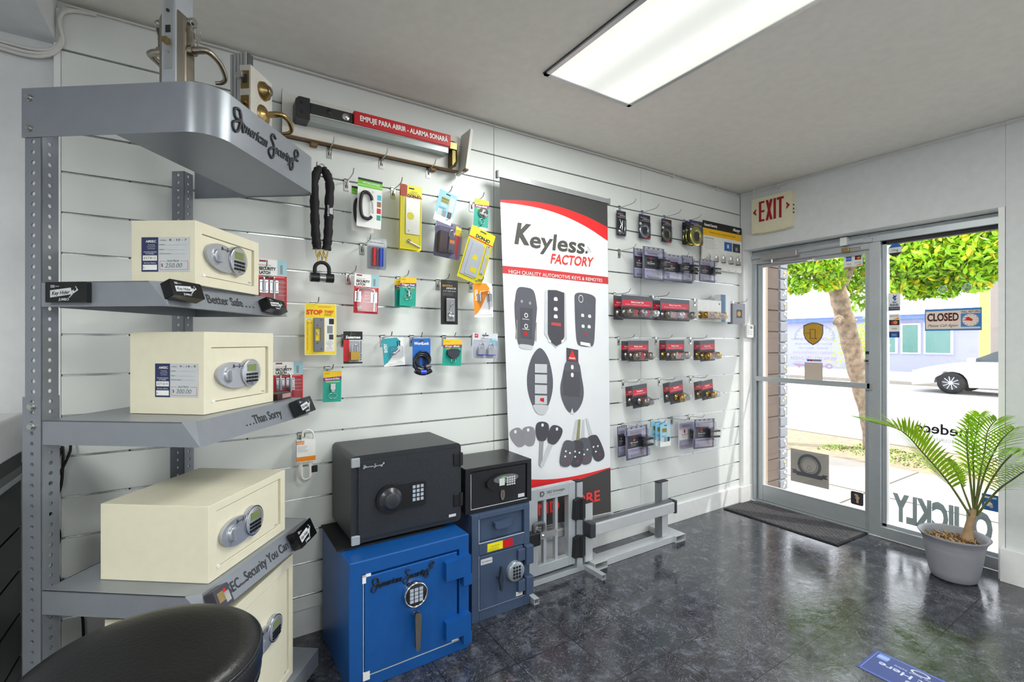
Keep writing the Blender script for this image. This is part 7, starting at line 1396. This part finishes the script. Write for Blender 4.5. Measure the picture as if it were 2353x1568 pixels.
for x, zt in ((-1.945, .40), (-1.30, .42)):
    mb = PBm()
    if x < -1.5: mb.box(-1.96, -1.90, -.215, -.18, .046, zt, AW); mb.box(-1.972, -1.96, -.215, -.185, .046, zt - .01, mat('rib_grey', '#7f8388', .4, .4)); mb.box(-1.962, -1.899, -.216, -.179, zt, zt + .006, GASK)
    else:
        mb.box(-1.265, -1.205, -.215, -.18, .046, zt, AW)
        for k in range(4): mb.box(-1.30 + .009 * k, -1.294 + .009 * k, -.215, -.18, .046, zt, mat('rib_grey', '#7f8388', .4, .4))
        mb.box(-1.302, -1.203, -.217, -.178, zt, zt + .007, GASK)
    mb.build('post', pb, bevel=.0015)
mb = PBm(); mb.prism([(-1.93, .215), (-1.93, .285), (-1.93, .285), (-1.20, .285), (-1.20, .215)], -.27, -.222, SB) if 0 else mb.box(-1.93, -1.21, -.275, -.225, .222, .292, AW); mb.box(-1.93, -1.21, -.26, -.222, .292, .300, mat('dark_rail_top', '#55585c', .4)); br = mb.build('push_rail', pb, bevel=.004)
for x0, x1 in ((-1.975, -1.93), (-1.21, -1.185)): mb = PBm(); mb.box(x0, x1, -.278, -.215, .212, .302, mat('dark_end_cap', '#33353b', .4)); mb.build('end_cap', pb, bevel=.006)
# ================================================================== MAT, POT, DECAL
MT = mat('ribbed_mat', '#4b4a4e', .9, noise=.25, nscale=60, bump=1, bscale=120)
mb = MB(); mb.box(-.305, .105, -.895, -.025, .001, .010, RUBB); dm = thing('door_mat', 'dark grey ribbed door mat in front of the glass door', 'door mat', (-.1, -.45, 0)); mb.M = Matrix.Identity(4)
mb2 = MB(); mb2.M = T(.1, .45, 0); mb2.slab([(-.300, -.885), (-.300, -.04), (-.04, -.04), (.110, -.075), (.115, -.905), (-.02, -.90)], .001, .007, RUBB); mb2.build('backing', dm, bevel=.002)
mb2 = MB(); mb2.M = T(.1, .45, 0); mb2.slab([(-.285, -.87), (-.285, -.055), (-.04, -.055), (.105, -.09), (.105, -.89), (-.02, -.885)], .007, .010, MT)
for i in range(20):
    for j in range(42):
        x = -.275 + i * .019; y = -.86 + j * .019; 
        if (i + j) % 2: mb2.box(x, x + .011, y, y + .016, .010, .0125, MT)
mb2.build('pile', dm)
# pot and palm
pt_ = Vector((-.205, -1.455, 0)); pot = thing('plant_pot', 'grey plastic plant pot on the floor by the window', 'plant pot', pt_); PG = mat('grey_pot_plastic', '#8f9098', .5, bump=.1)
mb = MB(); mb.lathe([(0, .004), (.098, .004), (.104, .012), (.113, .04), (.1135, .043), (.132, .16), (.1345, .185), (.1345, .19), (.139, .205), (.139, .209), (.146, .233), (.156, .247), (.163, .258), (.160, .262), (.148, .256), (.136, .235), (.125, .20)], PG, 56); mb.build('shell', pot)
mb = MB(); mb.lathe([(0, .222), (.08, .22), (.131, .212)], mat('potting_soil', '#5c4630', .95, noise=.4, nscale=50, bump=1), 32)
gg = random.Random(11); MU = [mat('wood_chip_pale', '#c0a070', .8), mat('wood_chip_dark', '#7a5638', .8)]
for i in range(160):
    a = gg.random() * 6.28; r_ = gg.random() ** .5 * .115; x, y = r_ * cos(a), r_ * sin(a); b_ = gg.random() * 3.14; l = .012 + gg.random() * .02; mb.tube([(x, y, .222), (x + l * cos(b_), y + l * sin(b_), .225 + gg.random() * .014)], .002 + gg.random() * .002, MU[i % 2], 4)
mb.build('mulch', pot)
pm = thing('potted_palm', 'young palm with arching bright green fronds growing from the grey pot', 'palm', (pt_.x, pt_.y, .215)); PS_ = mat('palm_stem', '#6f7a42', .5, noise=.2, nscale=15); PB_ = mat('palm_base_husk', '#a88a68', .7, noise=.25, nscale=20, bump=.5); PL = [mat('palm_leaflet', '#8ecb1c', .4, noise=.25, nscale=8), mat('palm_leaflet_deep', '#5c9a20', .4, noise=.2)]
for m_ in PL:
    n_ = m_.node_tree; b_ = n_.nodes['Principled BSDF']; o_ = n_.nodes['Material Output']; tr_ = n_.nodes.new('ShaderNodeBsdfTranslucent'); tr_.inputs[0].default_value = lin('#b8e020'); mx_ = n_.nodes.new('ShaderNodeMixShader'); mx_.inputs[0].default_value = .35
    n_.links.new(b_.outputs[0], mx_.inputs[1]); n_.links.new(tr_.outputs[0], mx_.inputs[2]); n_.links.new(mx_.outputs[0], o_.inputs[0])
O_ = Vector((pt_.x, pt_.y, .215))
def W2(px, py, dd): p = atD(px, py, dd); return p - O_
d0 = depth(O_)
mb = MB(); c = catmull([W2(2226, 1258, d0), W2(2224, 1235, d0), W2(2228, 1205, d0), W2(2238, 1170, d0)], 5); mb.tube(c, [.036, .038, .036, .032, .03, .028, .026, .024, .022, .02, .019, .018, .017, .016, .015, .014][:len(c)], PB_, 12); mb.build('stem_base', pm)
def frond(pts, L0, leaf, n=26, start=.35, m=0, side=1, droop=.3, wl=.0052):
    c = catmull(pts, 8); k = len(c); mb = MB(); mb.tube(c, [.0065 - .005 * i / k for i in range(k)], PS_, 6); fo = mb.build('frond_stem', pm); mb = MB()
    for i in range(n):
        u = start + (1 - start) * i / (n - 1); f_ = u * (k - 1); j = min(k - 2, int(f_)); p = c[j].lerp(c[j + 1], f_ - j); d = (c[j + 1] - c[j]).normalized()
        up = Vector((0, 0, 1)); sd = d.cross(up)
        if sd.length < .05: sd = Vector((1, 0, 0))
        sd.normalize(); nm = sd.cross(d).normalized(); ll = leaf * (.45 + .9 * sin(pi * min(1, (u - start) / (1 - start) * .85 + .12)) ) * (.9 + .2 * gg.random())
        for s2 in (-1, 1):
            dirn = (sd * s2 * .78 + d * (.55 + .5 * u) + nm * (.22 - droop * .1)).normalized(); w_ = wl
            A_ = p; q = []
            for t in (0, .35, .7, 1): q.append(A_ + dirn * ll * t - Vector((0, 0, 1)) * droop * ll * t * t)
            wd = d.cross(dirn).cross(dirn).normalized(); ws = [w_ * .5, w_, w_ * .7, .0005]
            v = []
            for a_, b_ in zip(q, ws): v += [tuple(a_ - wd * b_), tuple(a_ + wd * b_)]
            mb.add(v, [(0, 1, 3, 2), (2, 3, 5, 4), (4, 5, 7, 6)], PL[1 if gg.random() < .2 + .3 * m else 0], True)
    mb.build('leaflets', fo); return fo
frond([W2(2232, 1190, d0), W2(2180, 1110, d0 - .02), W2(2120, 1040, d0 - .03), W2(2070, 990, d0 - .02), W2(2000, 970, d0)], 0, .19, 34, .22, 0, droop=.1, wl=.0078)
frond([W2(2238, 1180, d0), W2(2238, 1110, d0), W2(2236, 1040, d0 - .02), W2(2245, 990, d0 - .04), W2(2252, 955, d0 - .06)], 0, .12, 20, .3, 0)
frond([W2(2240, 1180, d0), W2(2250, 1100, d0 - .02), W2(2262, 1040, d0 - .05), W2(2270, 990, d0 - .09), W2(2290, 965, d0 - .15)], 0, .13, 20, .28, 1, droop=.2)
frond([W2(2242, 1180, d0), W2(2275, 1110, d0 - .12), W2(2310, 1060, d0 - .27), W2(2345, 1035, d0 - .42), W2(2390, 1035, d0 - .55)], 0, .15, 28, .25, 1, droop=.45)
frond([W2(2244, 1185, d0), W2(2290, 1130, d0 - .14), W2(2330, 1100, d0 - .30), W2(2370, 1075, d0 - .44), W2(2420, 1060, d0 - .58)], 0, .15, 26, .25, 0, droop=.3)
frond([W2(2236, 1185, d0), W2(2215, 1130, d0 + .02), W2(2200, 1090, d0 + .03), W2(2180, 1060, d0 + .04)], 0, .10, 18, .4, 0)
frond([W2(2240, 1175, d0), W2(2262, 1090, d0 - .10), W2(2295, 1020, d0 - .24), W2(2330, 985, d0 - .36)], 0, .12, 17, .4, 1)
frond([W2(2238, 1175, d0), W2(2228, 1090, d0 + .0), W2(2222, 1020, d0 - .02), W2(2228, 960, d0 - .04)], 0, .08, 14, .4, 1)
# floor decal
fd_ = thing('floor_decal', 'blue Please Wait Here sticker on the floor near the bottom edge of the photo', 'floor sticker', (-1.46, -1.79, .0006), rot=(R(-90), 0, 0)); fd_.rotation_euler = (0, 0, 0)
mb = MB(); w, h = .60, .205; Mf = Matrix(((0, 0, -1, 0), (1, 0, 0, 0), (0, -1, 0, 0), (0, 0, 0, 1)))   # x->+Y, z->-X, y->-Z
mb.M = Mf; DB = mat('decal_blue', '#2d3f86', .35); DBL = mat('decal_edge_blue', '#6f8ad8', .4)
mb.box(-w / 2, w / 2, -.0006, 0, -h / 2, h / 2, DB)
for a_ in ((-w * .485, w * .485, h * .44, h * .46), (-w * .485, w * .485, -h * .46, -h * .44), (-w * .485, -w * .48, -h * .46, h * .46), (w * .48, w * .485, -h * .46, h * .46)): mb.rect(*a_, -.0009, DBL)
mb.rect(w * .40, w * .465, -h * .40, -h * .2, -.0009, mat('decal_card_blue', '#7f9fe0', .4)); mb.flat(ell(w * .22, -h * .32, w * .055, h * .09), -.0009, LGREY); mb.flat(ell(w * .22, -h * .32, w * .04, h * .06), -.0012, DB); mb.build('sticker', fd_)
mb = MB(); mb.M = Mf; PW = mat('decal_white', '#c3cdf0', .4); mb.text('Please', w * .15, h * .22, h * .17, PW, -.0012, bold=.02); mb.text('Wait Here', w * .22, -h * .02, h * .15, PW, -.0012, w=w * .42, bold=.02); mb.text('Shop Small Safely', w * .24, -h * .20, h * .06, PW, -.0012, w=w * .24); mb.build('headline', fd_); mb = MB(); mb.M = Mf; mb.text('6 FT', -w * .15, h * .0, h * .4, PW, -.0012); mb.text('EXPRESS', w * .432, -h * .3, h * .04, WHITE, -.0012); mb.build('lettering', fd_)
# ------------------------------------------------------------------ groups of repeats
GN = {'slatwall_panel': 'slatwall panels', 'ceiling_light': 'fluorescent ceiling lights', 'added_fill_lamp': 'added unseen fill lamps', 'safe': 'cream safes on the stand', 'price_card': 'price cards on the cream safes',
      'magnetic_key_box': 'black key boxes on the shelf edges', 'peg_hook': 'steel peg hooks on the slatwall', 'carabiner_pack': 'carabiner packs', 'latch_guard_pack': 'narrow yellow packs', 'security_latch_pack': 'red security latch packs',
      'trigger_snap_pack': 'trigger snap packs', 'door_armor_pack': 'small dark cards in the top row', 'lever_lock_pack': 'lever lock clamshells', 'window_lock_card': 'blue window lock cards', 'door_knob_pack': 'knob and lever packs by the corner',
      'laminated_padlock': 'sample padlocks on the display board', 'suction_cup': 'suction cups above the closed sign'}
for o in SC.objects:
    b_ = o.name.split('.')[0]
    if o.parent is None and b_ in GN and 'category' in o: o['group'] = GN[b_]
